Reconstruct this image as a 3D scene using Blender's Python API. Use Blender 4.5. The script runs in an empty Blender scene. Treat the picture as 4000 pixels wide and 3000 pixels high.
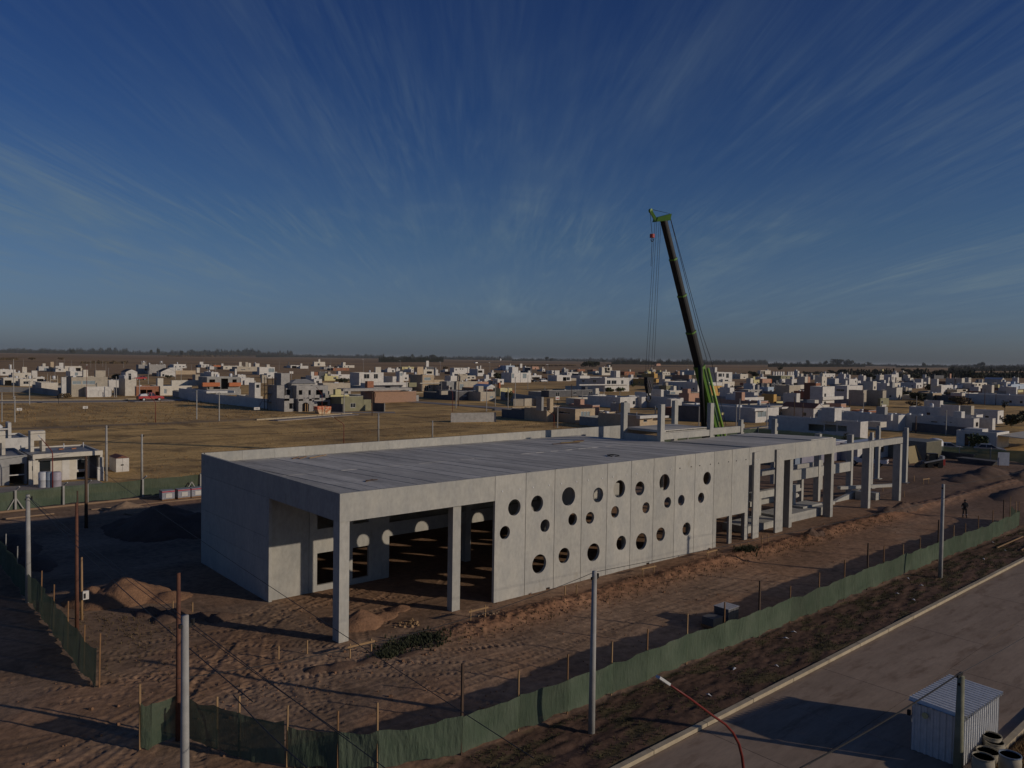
import bpy, math, random
import numpy as np
from math import sin, cos, pi, radians as R
from mathutils import Vector
from mathutils.geometry import tessellate_polygon

SC = bpy.context.scene
COL = SC.collection
rnd = random.Random(7)
# ------------------------------------------------------------ camera
CAM = np.array([-19.456, -35.784, 14.829]); YAW, PIT, ROL, FOC = 0.714437, -0.031933, 0.015451, 3041.7
_f = np.array([sin(YAW)*cos(PIT), cos(YAW)*cos(PIT), sin(PIT)]); _r = np.array([cos(YAW), -sin(YAW), 0.0]); _u = np.cross(_r, _f)
RR = _r*cos(ROL) + _u*sin(ROL); UU = -_r*sin(ROL) + _u*cos(ROL)
cd = bpy.data.cameras.new('camera'); cam = bpy.data.objects.new('camera', cd); COL.objects.link(cam)
cd.sensor_width = 36.0; cd.lens = 36.0*FOC/4000.0; cd.clip_start = 0.5; cd.clip_end = 60000
from mathutils import Matrix
M4 = Matrix([[RR[0], UU[0], -_f[0], CAM[0]], [RR[1], UU[1], -_f[1], CAM[1]], [RR[2], UU[2], -_f[2], CAM[2]], [0, 0, 0, 1]])
cam.matrix_world = M4; SC.camera = cam
# ------------------------------------------------------------ light
SUN_EL = R(16.3); SUN_D = (0.524, -0.852)          # horizontal direction towards the sun
sd = bpy.data.lights.new('sun', 'SUN'); sun = bpy.data.objects.new('sun', sd); COL.objects.link(sun)
sd.energy = 5.0; sd.angle = R(0.6); sd.color = (1.0, 0.86, 0.70)
sv = Vector((SUN_D[0]*cos(SUN_EL), SUN_D[1]*cos(SUN_EL), sin(SUN_EL)))
sun.rotation_euler = sv.to_track_quat('Z', 'Y').to_euler(); sun.location = (30, -60, 40)
SC.view_settings.view_transform = 'Standard'; SC.view_settings.look = 'None'
SC.view_settings.gamma = 1.0; SC.view_settings.use_curve_mapping = False
SC.view_settings.exposure = -1.25
SC.cycles.max_bounces = 5; SC.cycles.diffuse_bounces = 3; SC.cycles.volume_bounces = 0
W = bpy.data.worlds.new('World'); SC.world = W; W.use_nodes = True
nt = W.node_tree; nt.nodes.clear(); N = nt.nodes.new; L = nt.links.new
out = N('ShaderNodeOutputWorld'); bg = N('ShaderNodeBackground'); bg.inputs['Strength'].default_value = 0.122
sky = N('ShaderNodeTexSky'); sky.sky_type = 'NISHITA'; sky.sun_disc = False
sky.sun_elevation = SUN_EL; sky.sun_rotation = math.atan2(SUN_D[0], SUN_D[1]); sky.altitude = 300
sky.air_density = 1.0; sky.dust_density = 1.2; sky.ozone_density = 1.6
tc = N('ShaderNodeTexCoord'); sx = N('ShaderNodeSeparateXYZ'); L(tc.outputs['Generated'], sx.inputs[0])
def mth(op, a, b=None, c=None, clamp=False, tree=None):
    n = (tree or nt).nodes.new('ShaderNodeMath'); n.operation = op; n.use_clamp = clamp
    for i, v in enumerate((a, b, c)):
        if v is None: continue
        if isinstance(v, (int, float)): n.inputs[i].default_value = v
        else: (tree or nt).links.new(v, n.inputs[i])
    return n.outputs[0]
zz = mth('MAXIMUM', sx.outputs[2], 0.012)
az = YAW - 0.035                                    # heading the cirrus streaks run along
zs = mth('ADD', zz, 0.05)
al = mth('DIVIDE', mth('ADD', mth('MULTIPLY', sx.outputs[0], sin(az)), mth('MULTIPLY', sx.outputs[1], cos(az))), zs)
ac = mth('DIVIDE', mth('SUBTRACT', mth('MULTIPLY', sx.outputs[0], cos(az)), mth('MULTIPLY', sx.outputs[1], sin(az))), zs)
def cloud(sa, sc_, off, det, lo, hi, dist=0.6):
    cb = N('ShaderNodeCombineXYZ'); L(mth('MULTIPLY', al, sa), cb.inputs[0]); L(mth('MULTIPLY', ac, sc_), cb.inputs[1]); cb.inputs[2].default_value = off
    no = N('ShaderNodeTexNoise'); no.inputs['Scale'].default_value = 1.0; no.inputs['Detail'].default_value = det; no.inputs['Roughness'].default_value = 0.6
    no.inputs['Distortion'].default_value = dist
    L(cb.outputs[0], no.inputs['Vector'])
    mr = N('ShaderNodeMapRange'); mr.interpolation_type = 'SMOOTHSTEP'; L(no.outputs['Fac'], mr.inputs[0]); mr.inputs[1].default_value = lo; mr.inputs[2].default_value = hi
    return mr.outputs[0]
c1 = cloud(0.22, 1.35, 3.1, 9, 0.45, 0.80, 1.2); c2 = cloud(0.55, 7.0, 8.7, 9, 0.40, 0.78, 1.6); c3 = cloud(0.40, 0.7, 1.3, 4, 0.34, 0.62)
c4 = cloud(1.1, 15.0, 2.2, 9, 0.36, 0.80, 2.2)
cl = mth('MULTIPLY', mth('ADD', mth('ADD', mth('MULTIPLY', c1, 0.62), mth('MULTIPLY', c2, 0.28)), mth('MULTIPLY', c4, 0.16)), mth('ADD', mth('MULTIPLY', c3, 0.72), 0.28))
low = N('ShaderNodeMapRange'); low.interpolation_type = 'SMOOTHSTEP'; L(sx.outputs[2], low.inputs[0]); low.inputs[1].default_value = 0.0; low.inputs[2].default_value = 0.5; low.inputs[3].default_value = 1.0; low.inputs[4].default_value = 0.30
fade = N('ShaderNodeMapRange'); fade.interpolation_type = 'SMOOTHSTEP'; L(sx.outputs[2], fade.inputs[0]); fade.inputs[1].default_value = 0.01; fade.inputs[2].default_value = 0.10
vl = N('ShaderNodeMapRange'); vl.interpolation_type = 'SMOOTHSTEP'; L(sx.outputs[2], vl.inputs[0]); vl.inputs[1].default_value = 0.30; vl.inputs[2].default_value = 0.04; vl.inputs[4].default_value = 0.20
cl = mth('ADD', cl, vl.outputs[0])
cl = mth('MULTIPLY', mth('MULTIPLY', mth('MULTIPLY', cl, low.outputs[0]), fade.outputs[0]), 1.1, clamp=True)
# sky graded to the deep blue of the photograph's underexposed sky
gr = N('ShaderNodeValToRGB'); L(zz, gr.inputs[0])
SKYG = ((0.0, (.54, .68, 1.2)), (0.05, (.45, .60, 1.06)), (0.15, (.33, .54, .91)), (0.4, (.22, .40, .84)), (0.7, (.20, .33, .70)))
el = gr.color_ramp.elements
while len(el) < len(SKYG): el.new(0.5)
for e_, (p_, c_) in zip(el, SKYG): e_.position = p_; e_.color = (*c_, 1)
mx = N('ShaderNodeMix'); mx.data_type = 'RGBA'; mx.blend_type = 'MULTIPLY'; mx.inputs[0].default_value = 1.0
L(sky.outputs[0], mx.inputs[6]); L(gr.outputs[0], mx.inputs[7])
m2 = N('ShaderNodeMix'); m2.data_type = 'RGBA'; L(cl, m2.inputs[0]); L(mx.outputs[2], m2.inputs[6]); m2.inputs[7].default_value = (2.5, 3.55, 4.4, 1)
L(m2.outputs[2], bg.inputs['Color']); L(bg.outputs[0], out.inputs[0])

# ------------------------------------------------------------ pixel -> place
def ray(px, py): return RR*(px-2000) - UU*(py-1500) + _f*FOC
def gz(px, py, z=0.0): d = ray(px, py); return CAM + d*((z-CAM[2])/d[2])
def gy(px, py, Y): d = ray(px, py); return CAM + d*((Y-CAM[1])/d[1])
def gx(px, py, X): d = ray(px, py); return CAM + d*((X-CAM[0])/d[0])
def gtop(P, px, py):      # height seen at (px,py) above ground point P
    d = ray(px, py); a = P[:2]-CAM[:2]; s = (a@d[:2])/(d[:2]@d[:2]); return CAM[2]+s*d[2]
def T(k, x, y): return (500*k + x/4.424, (1350 if k < 6 else 1370) + y/4.424)
def crop(x0, y0, s): return lambda x, y: (x0+x/s, y0+y/s)
Q1 = crop(0, 1350, 2.212); Q2 = crop(1000, 1350, 2.212); Q3 = crop(2000, 1350, 2.212); Q4 = crop(3000, 1350, 2.212)
Q5 = crop(0, 1950, 1.58); Q6 = crop(1200, 1950, 1.58); Q7 = crop(2600, 1950, 1.58)
QJ = crop(3300, 1640, 3.16); QK = crop(3450, 2570, 3.858); QL = crop(0, 1620, 4.424); QI = crop(3080, 1600, 4.424)
QH = crop(2380, 1500, 3.16); QT = crop(2450, 780, 2.765); QM = crop(2750, 1600, 2.765)

# ------------------------------------------------------------ materials
MATS = {}
def mat(name, c, c2=None, scale=3.0, rough=0.85, bump=0.0, bscale=None, det=5, metal=0.0, rand=0.0, stretch=(1, 1, 1), fine=None, spec=0.3, lo=0.35, hi=0.65, stain=None):
    if name in ('white', 'cream', 'beige', 'tan', 'grey', 'block', 'bluewall') and stain is None: stain = (1.1, .54, .70, tuple(x*.55 for x in c), .5)
    m = bpy.data.materials.new(name); m.use_nodes = True; t = m.node_tree; b = t.nodes['Principled BSDF']
    b.inputs['Roughness'].default_value = rough; b.inputs['Metallic'].default_value = metal
    b.inputs['Specular IOR Level'].default_value = spec
    geo = t.nodes.new('ShaderNodeNewGeometry'); mp = t.nodes.new('ShaderNodeMapping'); mp.inputs['Scale'].default_value = stretch
    t.links.new(geo.outputs['Position'], mp.inputs[0])
    def noise(s, d, ro=0.6):
        n = t.nodes.new('ShaderNodeTexNoise'); n.inputs['Scale'].default_value = s; n.inputs['Detail'].default_value = d; n.inputs['Roughness'].default_value = ro
        t.links.new(mp.outputs[0], n.inputs['Vector']); return n.outputs['Fac']
    if c2 is None: c2 = tuple(x*0.82 for x in c)
    mr = t.nodes.new('ShaderNodeMapRange'); t.links.new(noise(scale, det), mr.inputs[0]); mr.inputs[1].default_value = lo; mr.inputs[2].default_value = hi
    mi = t.nodes.new('ShaderNodeMix'); mi.data_type = 'RGBA'; t.links.new(mr.outputs[0], mi.inputs[0]); mi.inputs[6].default_value = (*c, 1); mi.inputs[7].default_value = (*c2, 1)
    o = mi.outputs[2]
    if stain:
        sc_, sl, sh, col_, fa = stain
        ms = t.nodes.new('ShaderNodeMapRange'); t.links.new(noise(sc_, 6, .65), ms.inputs[0]); ms.inputs[1].default_value = sl; ms.inputs[2].default_value = sh; ms.inputs[4].default_value = fa
        mj = t.nodes.new('ShaderNodeMix'); mj.data_type = 'RGBA'; t.links.new(ms.outputs[0], mj.inputs[0]); t.links.new(o, mj.inputs[6]); mj.inputs[7].default_value = (*col_, 1); o = mj.outputs[2]
    if fine:
        sc, amt = fine
        mr2 = t.nodes.new('ShaderNodeMapRange'); t.links.new(noise(sc, 3), mr2.inputs[0]); mr2.inputs[1].default_value = .3; mr2.inputs[2].default_value = .7; mr2.inputs[3].default_value = 1-amt; mr2.inputs[4].default_value = 1+amt
        vm = t.nodes.new('ShaderNodeVectorMath'); vm.operation = 'SCALE'; t.links.new(o, vm.inputs[0]); t.links.new(mr2.outputs[0], vm.inputs['Scale']); o = vm.outputs[0]
    if rand:
        oi = t.nodes.new('ShaderNodeObjectInfo'); mr3 = t.nodes.new('ShaderNodeMapRange'); t.links.new(oi.outputs['Random'], mr3.inputs[0]); mr3.inputs[3].default_value = 1-rand; mr3.inputs[4].default_value = 1+rand
        vm = t.nodes.new('ShaderNodeVectorMath'); vm.operation = 'SCALE'; t.links.new(o, vm.inputs[0]); t.links.new(mr3.outputs[0], vm.inputs['Scale']); o = vm.outputs[0]
    t.links.new(o, b.inputs['Base Color'])
    if bump:
        bp = t.nodes.new('ShaderNodeBump'); bp.inputs['Strength'].default_value = 1.0; bp.inputs['Distance'].default_value = bump
        t.links.new(noise(bscale or scale*4, 4), bp.inputs['Height']); t.links.new(bp.outputs[0], b.inputs['Normal'])
    MATS[name] = m; return m
mat('concrete', (.41, .395, .35), (.335, .33, .305), 0.9, .85, .004, 20, rand=.085, fine=(5, .10), stretch=(1, 1, .5), stain=(1.3, .60, .74, (.24, .215, .16), .55))
mat('concrete_roof', (.56, .53, .465), (.42, .40, .355), 0.5, .8, .006, 14, rand=.15, fine=(3, .16), stretch=(1.6, .28, 1), stain=(.9, .55, .7, (.26, .25, .24), .5))
mat('concrete_pole', (.36, .35, .33), (.28, .275, .26), 2, .85, .003, 30, rand=.08)
mat('joint', (.05, .038, .025), None, 3)
mat('white', (.60, .58, .54), (.50, .48, .45), .8, .8, rand=.06, fine=(3, .05))
mat('cream', (.58, .54, .46), (.50, .46, .39), .8, .85, rand=.06, fine=(3, .06))
mat('beige', (.42, .37, .29), (.35, .31, .25), .8, .85, rand=.07, fine=(3, .08))
mat('tan', (.47, .37, .25), (.40, .31, .21), .8, .85, rand=.07, fine=(3, .08))
mat('grey', (.33, .325, .31), (.26, .255, .245), .8, .85, rand=.09, fine=(3, .08))
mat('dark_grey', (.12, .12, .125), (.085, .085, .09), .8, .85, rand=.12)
mat('block', (.36, .345, .325), (.27, .26, .245), 1.2, .9, .01, 12, rand=.06, fine=(6, .12))
mat('brick', (.34, .15, .085), (.25, .11, .065), 2.5, .9, .01, 14, rand=.08, fine=(8, .18))
mat('brickpale', (.36, .22, .15), (.30, .19, .13), 2.5, .9, .01, 14, rand=.08, fine=(8, .15))
mat('ochre', (.52, .32, .10), (.45, .28, .09), .8, .85, rand=.05)
mat('olive', (.25, .24, .15), (.20, .19, .12), .8, .85, rand=.05)
mat('yellow', (.55, .50, .26), (.48, .43, .22), .8, .85)
mat('orange', (.46, .16, .07), (.38, .13, .06), 1, .85)
mat('salmon', (.46, .27, .19), (.40, .24, .17), 1, .85)
mat('bluewall', (.42, .50, .60), (.36, .43, .52), 1, .85)
mat('roof_tile', (.20, .09, .06), (.15, .07, .05), 3, .85)
mat('roof_membrane', (.26, .255, .25), (.17, .168, .165), .6, .5, rand=.2)
mat('roof_metal', (.55, .56, .58), (.45, .46, .48), 1, .4, metal=.4)
mat('dark_roof', (.07, .07, .075), None, 1, .8)
mat('glass', (.02, .025, .03), None, 1, .08, spec=.6)
mat('glass_light', (.25, .30, .32), None, 1, .12, spec=.6)
mat('frame', (.62, .62, .62), None, 1, .5)
mat('frame_dark', (.05, .05, .05), None, 1, .5)
mat('wood', (.24, .13, .06), (.17, .095, .045), 4, .8, stretch=(6, 6, 1), rand=.15)
mat('wood_dark', (.10, .06, .04), (.07, .045, .03), 4, .8, stretch=(6, 6, 1), rand=.1)
mat('wood_pale', (.34, .21, .10), (.25, .16, .085), 4, .8, stretch=(6, 6, 1), rand=.12)
mat('rust', (.15, .065, .04), (.10, .045, .03), 5, .8)
mat('red_paint', (.42, .045, .035), (.34, .04, .03), 3, .5)
mat('lamp_red', (.17, .024, .02), None, 3, .5)
mat('car_red', (.40, .03, .035), None, 3, .3, spec=.5)
mat('car_white', (.72, .72, .73), None, 3, .3, spec=.5)
mat('car_silver', (.38, .39, .40), None, 3, .3, metal=.3, spec=.5)
mat('car_dark', (.03, .033, .04), None, 3, .25, spec=.5)
mat('tyre', (.02, .02, .02), None, 8, .9)
mat('rim', (.4, .4, .4), None, 8, .4, metal=.6)
mat('black', (.015, .015, .016), None, 8, .6)
mat('cable', (.03, .03, .032), None, 8, .6)
mat('galv', (.62, .63, .64), (.52, .53, .54), 4, .45, metal=.25, rand=.05)
mat('crane_green', (.12, .25, .03), (.10, .21, .03), 1, .4, spec=.5)
mat('crane_lime', (.27, .46, .07), None, 1, .4, spec=.5)
mat('crane_dark', (.016, .016, .016), (.022, .021, .02), 1, .5, rand=.1)
mat('plastic_white', (.6, .61, .63), None, 2, .4)
mat('plastic_blue', (.22, .27, .34), None, 2, .5)
mat('olive_pole', (.24, .235, .16), (.17, .17, .12), 2, .85, .004, 20)
mat('plastic_grey', (.36, .33, .38), None, 2, .5)
mat('wrap', (.33, .34, .38), (.22, .22, .25), 5, .25)
mat('wrap_red', (.42, .05, .09), None, 5, .4)
mat('litter', (.6, .6, .6), (.45, .45, .47), 9, .6)
mat('leaf_dark', (.035, .042, .022), (.055, .055, .028), .8, .8, rand=.2)
mat('leaf', (.06, .085, .032), (.04, .06, .025), 1.2, .8, rand=.2)
mat('leaf_dry', (.16, .11, .055), (.11, .08, .045), 1.2, .85, rand=.2)
mat('weed_green', (.06, .068, .034), (.04, .045, .025), 3, .85)
mat('dry_grass', (.34, .22, .10), (.26, .17, .08), 2, .9)
mat('verge_grass', (.10, .085, .04), (.07, .07, .03), 2, .9)
mat('trunk', (.10, .075, .055), None, 5, .9)
mat('wood_far', (.03, .035, .027), (.05, .05, .036), .02, .9)
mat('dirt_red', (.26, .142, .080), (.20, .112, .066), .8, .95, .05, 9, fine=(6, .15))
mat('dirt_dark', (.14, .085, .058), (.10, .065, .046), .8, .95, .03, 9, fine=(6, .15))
mat('sand', (.29, .20, .13), (.25, .17, .11), .8, .95, .02, 12)
mat('road_concrete', (.31, .235, .175), (.24, .178, .13), .5, .9, .004, 20, rand=.04, fine=(4, .14), stretch=(.4, 1.5, 1), stain=(.9, .52, .66, (.16, .105, .07), .7))
mat('kerb', (.44, .37, .26), (.35, .29, .20), 2, .9, .005, 18, rand=.06)
mat('street_pale', (.27, .245, .225), (.21, .19, .175), .4, .9)
mat('skin', (.30, .17, .11), None, 5, .6)
mat('cloth_dark', (.018, .019, .022), (.026, .027, .03), 6, .9)
mat('ceramic', (.36, .32, .24), (.28, .25, .19), 4, .8)
mat('yellow_paint', (.24, .17, .06), (.19, .14, .05), 1.5, .6)
mat('container_grey', (.16, .165, .15), (.12, .12, .11), 1.5, .6)
mat('container_yellow', (.19, .175, .12), (.15, .14, .10), 1.5, .6)
mat('lilac', (.24, .23, .28), (.20, .19, .24), 1.5, .7)
# rusty skip paint
mat('skip_paint', (.62, .52, .36), (.40, .17, .08), 1.6, .8, lo=.42, hi=.58)
mat('skip_rim', (.50, .12, .06), (.55, .40, .26), 2.2, .8, lo=.5, hi=.6)

# green shade cloth: woven, slightly see-through
m = bpy.data.materials.new('shade_cloth'); m.use_nodes = True; t = m.node_tree; b = t.nodes['Principled BSDF']
geo = t.nodes.new('ShaderNodeNewGeometry'); n1 = t.nodes.new('ShaderNodeTexNoise'); n1.inputs['Scale'].default_value = .9; n1.inputs['Detail'].default_value = 8
mpc = t.nodes.new('ShaderNodeMapping'); mpc.inputs['Scale'].default_value = (2.6, 2.6, .7); t.links.new(geo.outputs['Position'], mpc.inputs[0]); n2_ = t.nodes.new('ShaderNodeTexNoise'); n2_.inputs['Scale'].default_value = 2.2; n2_.inputs['Detail'].default_value = 5; t.links.new(mpc.outputs[0], n2_.inputs['Vector'])
t.links.new(geo.outputs['Position'], n1.inputs['Vector'])
rp = t.nodes.new('ShaderNodeValToRGB'); rp.color_ramp.elements[0].color = (.085, .118, .078, 1); rp.color_ramp.elements[0].position = .3; rp.color_ramp.elements[1].color = (.125, .155, .108, 1); rp.color_ramp.elements[1].position = .7
t.links.new(n1.outputs['Fac'], rp.inputs[0]); oi = t.nodes.new('ShaderNodeObjectInfo'); mo = t.nodes.new('ShaderNodeMapRange'); t.links.new(oi.outputs['Random'], mo.inputs[0]); mo.inputs[3].default_value = .82; mo.inputs[4].default_value = 1.18
vs_ = t.nodes.new('ShaderNodeVectorMath'); vs_.operation = 'SCALE'; t.links.new(rp.outputs[0], vs_.inputs[0]); t.links.new(mo.outputs[0], vs_.inputs['Scale']); t.links.new(vs_.outputs[0], b.inputs['Base Color']); b.inputs['Roughness'].default_value = .9; b.inputs['Specular IOR Level'].default_value = .1
bp = t.nodes.new('ShaderNodeBump'); bp.inputs['Distance'].default_value = .09; t.links.new(n2_.outputs['Fac'], bp.inputs['Height']); t.links.new(bp.outputs[0], b.inputs['Normal'])
tl = t.nodes.new('ShaderNodeBsdfTranslucent'); t.links.new(rp.outputs[0], tl.inputs['Color']); tr = t.nodes.new('ShaderNodeBsdfTransparent'); tr.inputs['Color'].default_value = (.8, .85, .8, 1)
x1 = t.nodes.new('ShaderNodeMixShader'); x1.inputs[0].default_value = .25; t.links.new(b.outputs[0], x1.inputs[1]); t.links.new(tl.outputs[0], x1.inputs[2])
x2 = t.nodes.new('ShaderNodeMixShader'); x2.inputs[0].default_value = .13; t.links.new(x1.outputs[0], x2.inputs[1]); t.links.new(tr.outputs[0], x2.inputs[2])
t.links.new(x2.outputs[0], t.nodes['Material Output'].inputs['Surface']); MATS['shade_cloth'] = m

# ------------------------------------------------------------ mesh helpers
class MB:
    def __init__(s): s.v = []; s.f = []
    def add(s, vs, fs):
        o = len(s.v); s.v += [tuple(map(float, v)) for v in vs]; s.f += [tuple(i+o for i in f) for f in fs]; return s
    def box(s, x0, y0, z0, x1, y1, z1):
        if x0 > x1: x0, x1 = x1, x0
        if y0 > y1: y0, y1 = y1, y0
        if z0 > z1: z0, z1 = z1, z0
        return s.add([(x0,y0,z0),(x1,y0,z0),(x1,y1,z0),(x0,y1,z0),(x0,y0,z1),(x1,y0,z1),(x1,y1,z1),(x0,y1,z1)],
              [(0,3,2,1),(4,5,6,7),(0,1,5,4),(1,2,6,5),(2,3,7,6),(3,0,4,7)])
    def hexa(s, p):  # 4 bottom + 4 top points, counter-clockwise
        return s.add(p, [(0,3,2,1),(4,5,6,7),(0,1,5,4),(1,2,6,5),(2,3,7,6),(3,0,4,7)])
    def beam(s, a, b, w, h=None, up=(0, 0, 1)):
        a = Vector(a); b = Vector(b); h = h or w; d = (b-a).normalized(); u = Vector(up)
        if abs(d.dot(u)) > .98: u = Vector((0, 1, 0))
        r = d.cross(u).normalized()*w/2; q = r.normalized().cross(d).normalized()*h/2
        return s.hexa([a-r-q, a+r-q, b+r-q, b-r-q, a-r+q, a+r+q, b+r+q, b-r+q])
    def tube(s, pts, r, n=8, r2=None, cap=True):
        pts = [Vector(p) for p in pts]; K = len(pts); o = len(s.v)
        for i, p in enumerate(pts):
            d = (pts[min(i+1, K-1)]-pts[max(i-1, 0)]).normalized(); u = Vector((0, 0, 1)) if abs(d.z) < .95 else Vector((1, 0, 0))
            a = d.cross(u).normalized(); b_ = d.cross(a).normalized()
            rr = r if r2 is None else r+(r2-r)*i/(K-1)
            for k in range(n):
                q = p + a*rr*cos(2*pi*k/n) + b_*rr*sin(2*pi*k/n); s.v.append((q.x, q.y, q.z))
        for i in range(K-1):
            for k in range(n): s.f.append((o+i*n+k, o+i*n+(k+1) % n, o+(i+1)*n+(k+1) % n, o+(i+1)*n+k))
        if cap: s.f.append(tuple(o+k for k in range(n))[::-1]); s.f.append(tuple(o+(K-1)*n+k for k in range(n)))
        return s
    def lathe(s, cx, cy, prof, n=16):
        o = len(s.v)
        for (r, z) in prof:
            for k in range(n): s.v.append((cx+r*cos(2*pi*k/n), cy+r*sin(2*pi*k/n), z))
        for i in range(len(prof)-1):
            for k in range(n): s.f.append((o+i*n+k, o+i*n+(k+1) % n, o+(i+1)*n+(k+1) % n, o+(i+1)*n+k))
        s.f.append(tuple(o+k for k in range(n))[::-1]); s.f.append(tuple(o+(len(prof)-1)*n+k for k in range(n))); return s
    def build(s, name, m, parent=None, org=None, smooth=False, **tags):
        if org is None: org = parent['_o'] if parent is not None and '_o' in parent else (0, 0, 0)
        me = bpy.data.meshes.new(name); ox, oy, oz = org
        me.from_pydata([(x-ox, y-oy, z-oz) for x, y, z in s.v], [], s.f)
        me.materials.append(MATS[m] if isinstance(m, str) else m)
        if smooth: me.polygons.foreach_set('use_smooth', [True]*len(me.polygons))
        o = bpy.data.objects.new(name, me); COL.objects.link(o)
        if parent is not None: o.parent = parent; o['_o'] = org; SUBS.append(o)
        else: o.location = org
        for k_, v_ in tags.items(): o[k_] = v_
        return o
SUBS = []
def thing(name, loc, label, cat, group=None):
    o = bpy.data.objects.new(name, None); COL.objects.link(o); o.location = loc; o.empty_display_size = .3
    o['_o'] = tuple(map(float, loc)); o['label'] = label; o['category'] = cat
    if group: o['group'] = group
    SUBS.append(o); return o
def kids(o): return [c for c in bpy.data.objects if c.parent == o]
CH = {}
def copy_tree(root, loc, label, rotz=None, group=None, scale=None):
    if root.name not in CH:
        CH[root.name] = [(c, [g for g in bpy.data.objects if g.parent == c]) for c in bpy.data.objects if c.parent == root]
    r = root.copy(); COL.objects.link(r); r.location = loc; r['label'] = label
    if rotz is not None: r.rotation_euler = (0, 0, rotz)
    if scale is not None: r.scale = scale if hasattr(scale, '__len__') else (scale,)*3
    if group: r['group'] = group
    for c, gs in CH[root.name]:
        d = c.copy(); COL.objects.link(d); d.parent = r
        for g in gs: e = g.copy(); COL.objects.link(e); e.parent = d
    return r
def clean():
    for o in SUBS:
        if '_o' in o: del o['_o']
    for o in bpy.data.objects:
        if '_o' in o: del o['_o']
def wall(mb, ax, a0, a1, z0, z1, pos, th, holes=()):
    """wall along x (ax 'x', front face y=pos) or y (front face x=pos) with rectangular openings"""
    hs = [(max(a0, min(h[0], h[2])), max(z0, min(h[1], h[3])), min(a1, max(h[0], h[2])), min(z1, max(h[1], h[3]))) for h in holes]
    hs = [h for h in hs if h[2]-h[0] > .02 and h[3]-h[1] > .02]
    cs = sorted({a0, a1, *[h[0] for h in hs], *[h[2] for h in hs]})
    def bx(u0, u1, w0, w1):
        if u1-u0 < .005 or w1-w0 < .005: return
        if ax == 'x': mb.box(u0, pos, w0, u1, pos+th, w1)
        else: mb.box(pos, u0, w0, pos+th, u1, w1)
    for u0, u1 in zip(cs[:-1], cs[1:]):
        c = (u0+u1)/2; z = z0
        for h in sorted([h for h in hs if h[0] < c < h[2]], key=lambda h: h[1]):
            if h[1] > z: bx(u0, u1, z, h[1])
            z = max(z, h[3])
        bx(u0, u1, z, z1)
    return mb
# ============================================================ GROUND
def _h(ix, iy, s): 
    n = (ix*374761393 + iy*668265263 + s*974711) & 0x7fffffff
    n = ((n ^ (n >> 13))*1274126177) & 0x7fffffff
    return ((n ^ (n >> 16)) & 0xffff)/65535.0
def vn(x, y, s=0):
    x = np.asarray(x, float); y = np.asarray(y, float); ix = np.floor(x).astype(np.int64); iy = np.floor(y).astype(np.int64); fx = x-ix; fy = y-iy
    fx = fx*fx*(3-2*fx); fy = fy*fy*(3-2*fy)
    return (_h(ix, iy, s)*(1-fx)+_h(ix+1, iy, s)*fx)*(1-fy) + (_h(ix, iy+1, s)*(1-fx)+_h(ix+1, iy+1, s)*fx)*fy
def fbm(x, y, o=4, s=0):
    a = 0; w = .5; t = 0
    for k in range(o): a = a+w*vn(x*2**k, y*2**k, s+k*7); t += w; w *= .5
    return a/t
def ss(a, b, x): t = np.clip((x-a)/(b-a), 0, 1); return t*t*(3-2*t)
def KY(x): return -17.52+.0145*np.asarray(x)          # road-side kerb line
def FY(x): return -13.2+.006*np.asarray(x)            # front fence line
def axis(segs, lo, hi, grow=1.045):
    a = [segs[0][0]]
    for s0, s1, st in segs:
        while a[-1] < s1-1e-6: a.append(a[-1]+st)
    st = segs[-1][2]
    while a[-1] < hi: st *= grow; a.append(a[-1]+st)
    b = [a[0]]; st = segs[0][2]
    while b[-1] > lo: st *= grow; b.append(b[-1]-st)
    return np.array(b[::-1][:-1]+a)
xs = axis([(-18, 14, .075), (14, 26, .12), (26, 50, .22), (50, 112, .45)], -12000, 30000)
ys = axis([(-15.5, 8.5, .078), (8.5, 52, .4)], -600, 30000)
GX, GY = np.meshgrid(xs, ys)
def bank(x, y):
    on = ss(3, 8, x)*(1-ss(100, 106, x)); wob = (fbm(x*.35, y*.1, 3, 5)-.5)*1.4
    e = -2.5+wob*.6
    top = .10*ss(-8, 0, y)+.22*np.exp(-((y-e)/.7)**2)
    drop = ss(e-1.9, e-.2, y)
    return on*((top*drop) - .10*(1-drop)*ss(-13, -11, y)) + on*drop*(1-ss(e, e+1.5, y))*(fbm(x*2.2, y*2.2, 4, 9)-.5)*.35
def ghgt(x, y):
    x = np.asarray(x, float); y = np.asarray(y, float)
    ky = KY(x)
    site = ss(-70, -40, x)*(1-ss(112, 120, x))*(1-ss(46, 49, y))
    inb = ss(-.5, .5, x)*(1-ss(52, 54, x))*ss(-1, .5, y)*(1-ss(19.5, 20.5, y))
    h = site*((fbm(x*.25, y*.25, 3, 1)-.5)*.16*(1-.8*inb) + (fbm(x*1.3, y*1.3, 4, 2)-.5)*.035*(1-.7*inb)+(fbm(x*5, y*5, 3, 3)-.5)*.022)
    h = h + bank(x, y)*(y < 3)
    verge = ss(-.9, .3, FY(x)-y)*(1-ss(-.6, -.1, ky-y))
    h = h*(1-.5*verge) + verge*((fbm(x*1.1, y*3.0, 4, 21)-.5)*.16)
    road = ss(-.12, .02, ky-y)*(1-ss(.0, .2, ky-8.4-y))
    h = h*(1-road) - .24*road
    far = ss(49, 60, y)+(1-site); h = h + np.clip(far, 0, 1)*(fbm(x*.05, y*.05, 3, 31)-.5)*.25*(1-road)*(y > -10)
    return h
HZ = ghgt(GX, GY)
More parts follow.
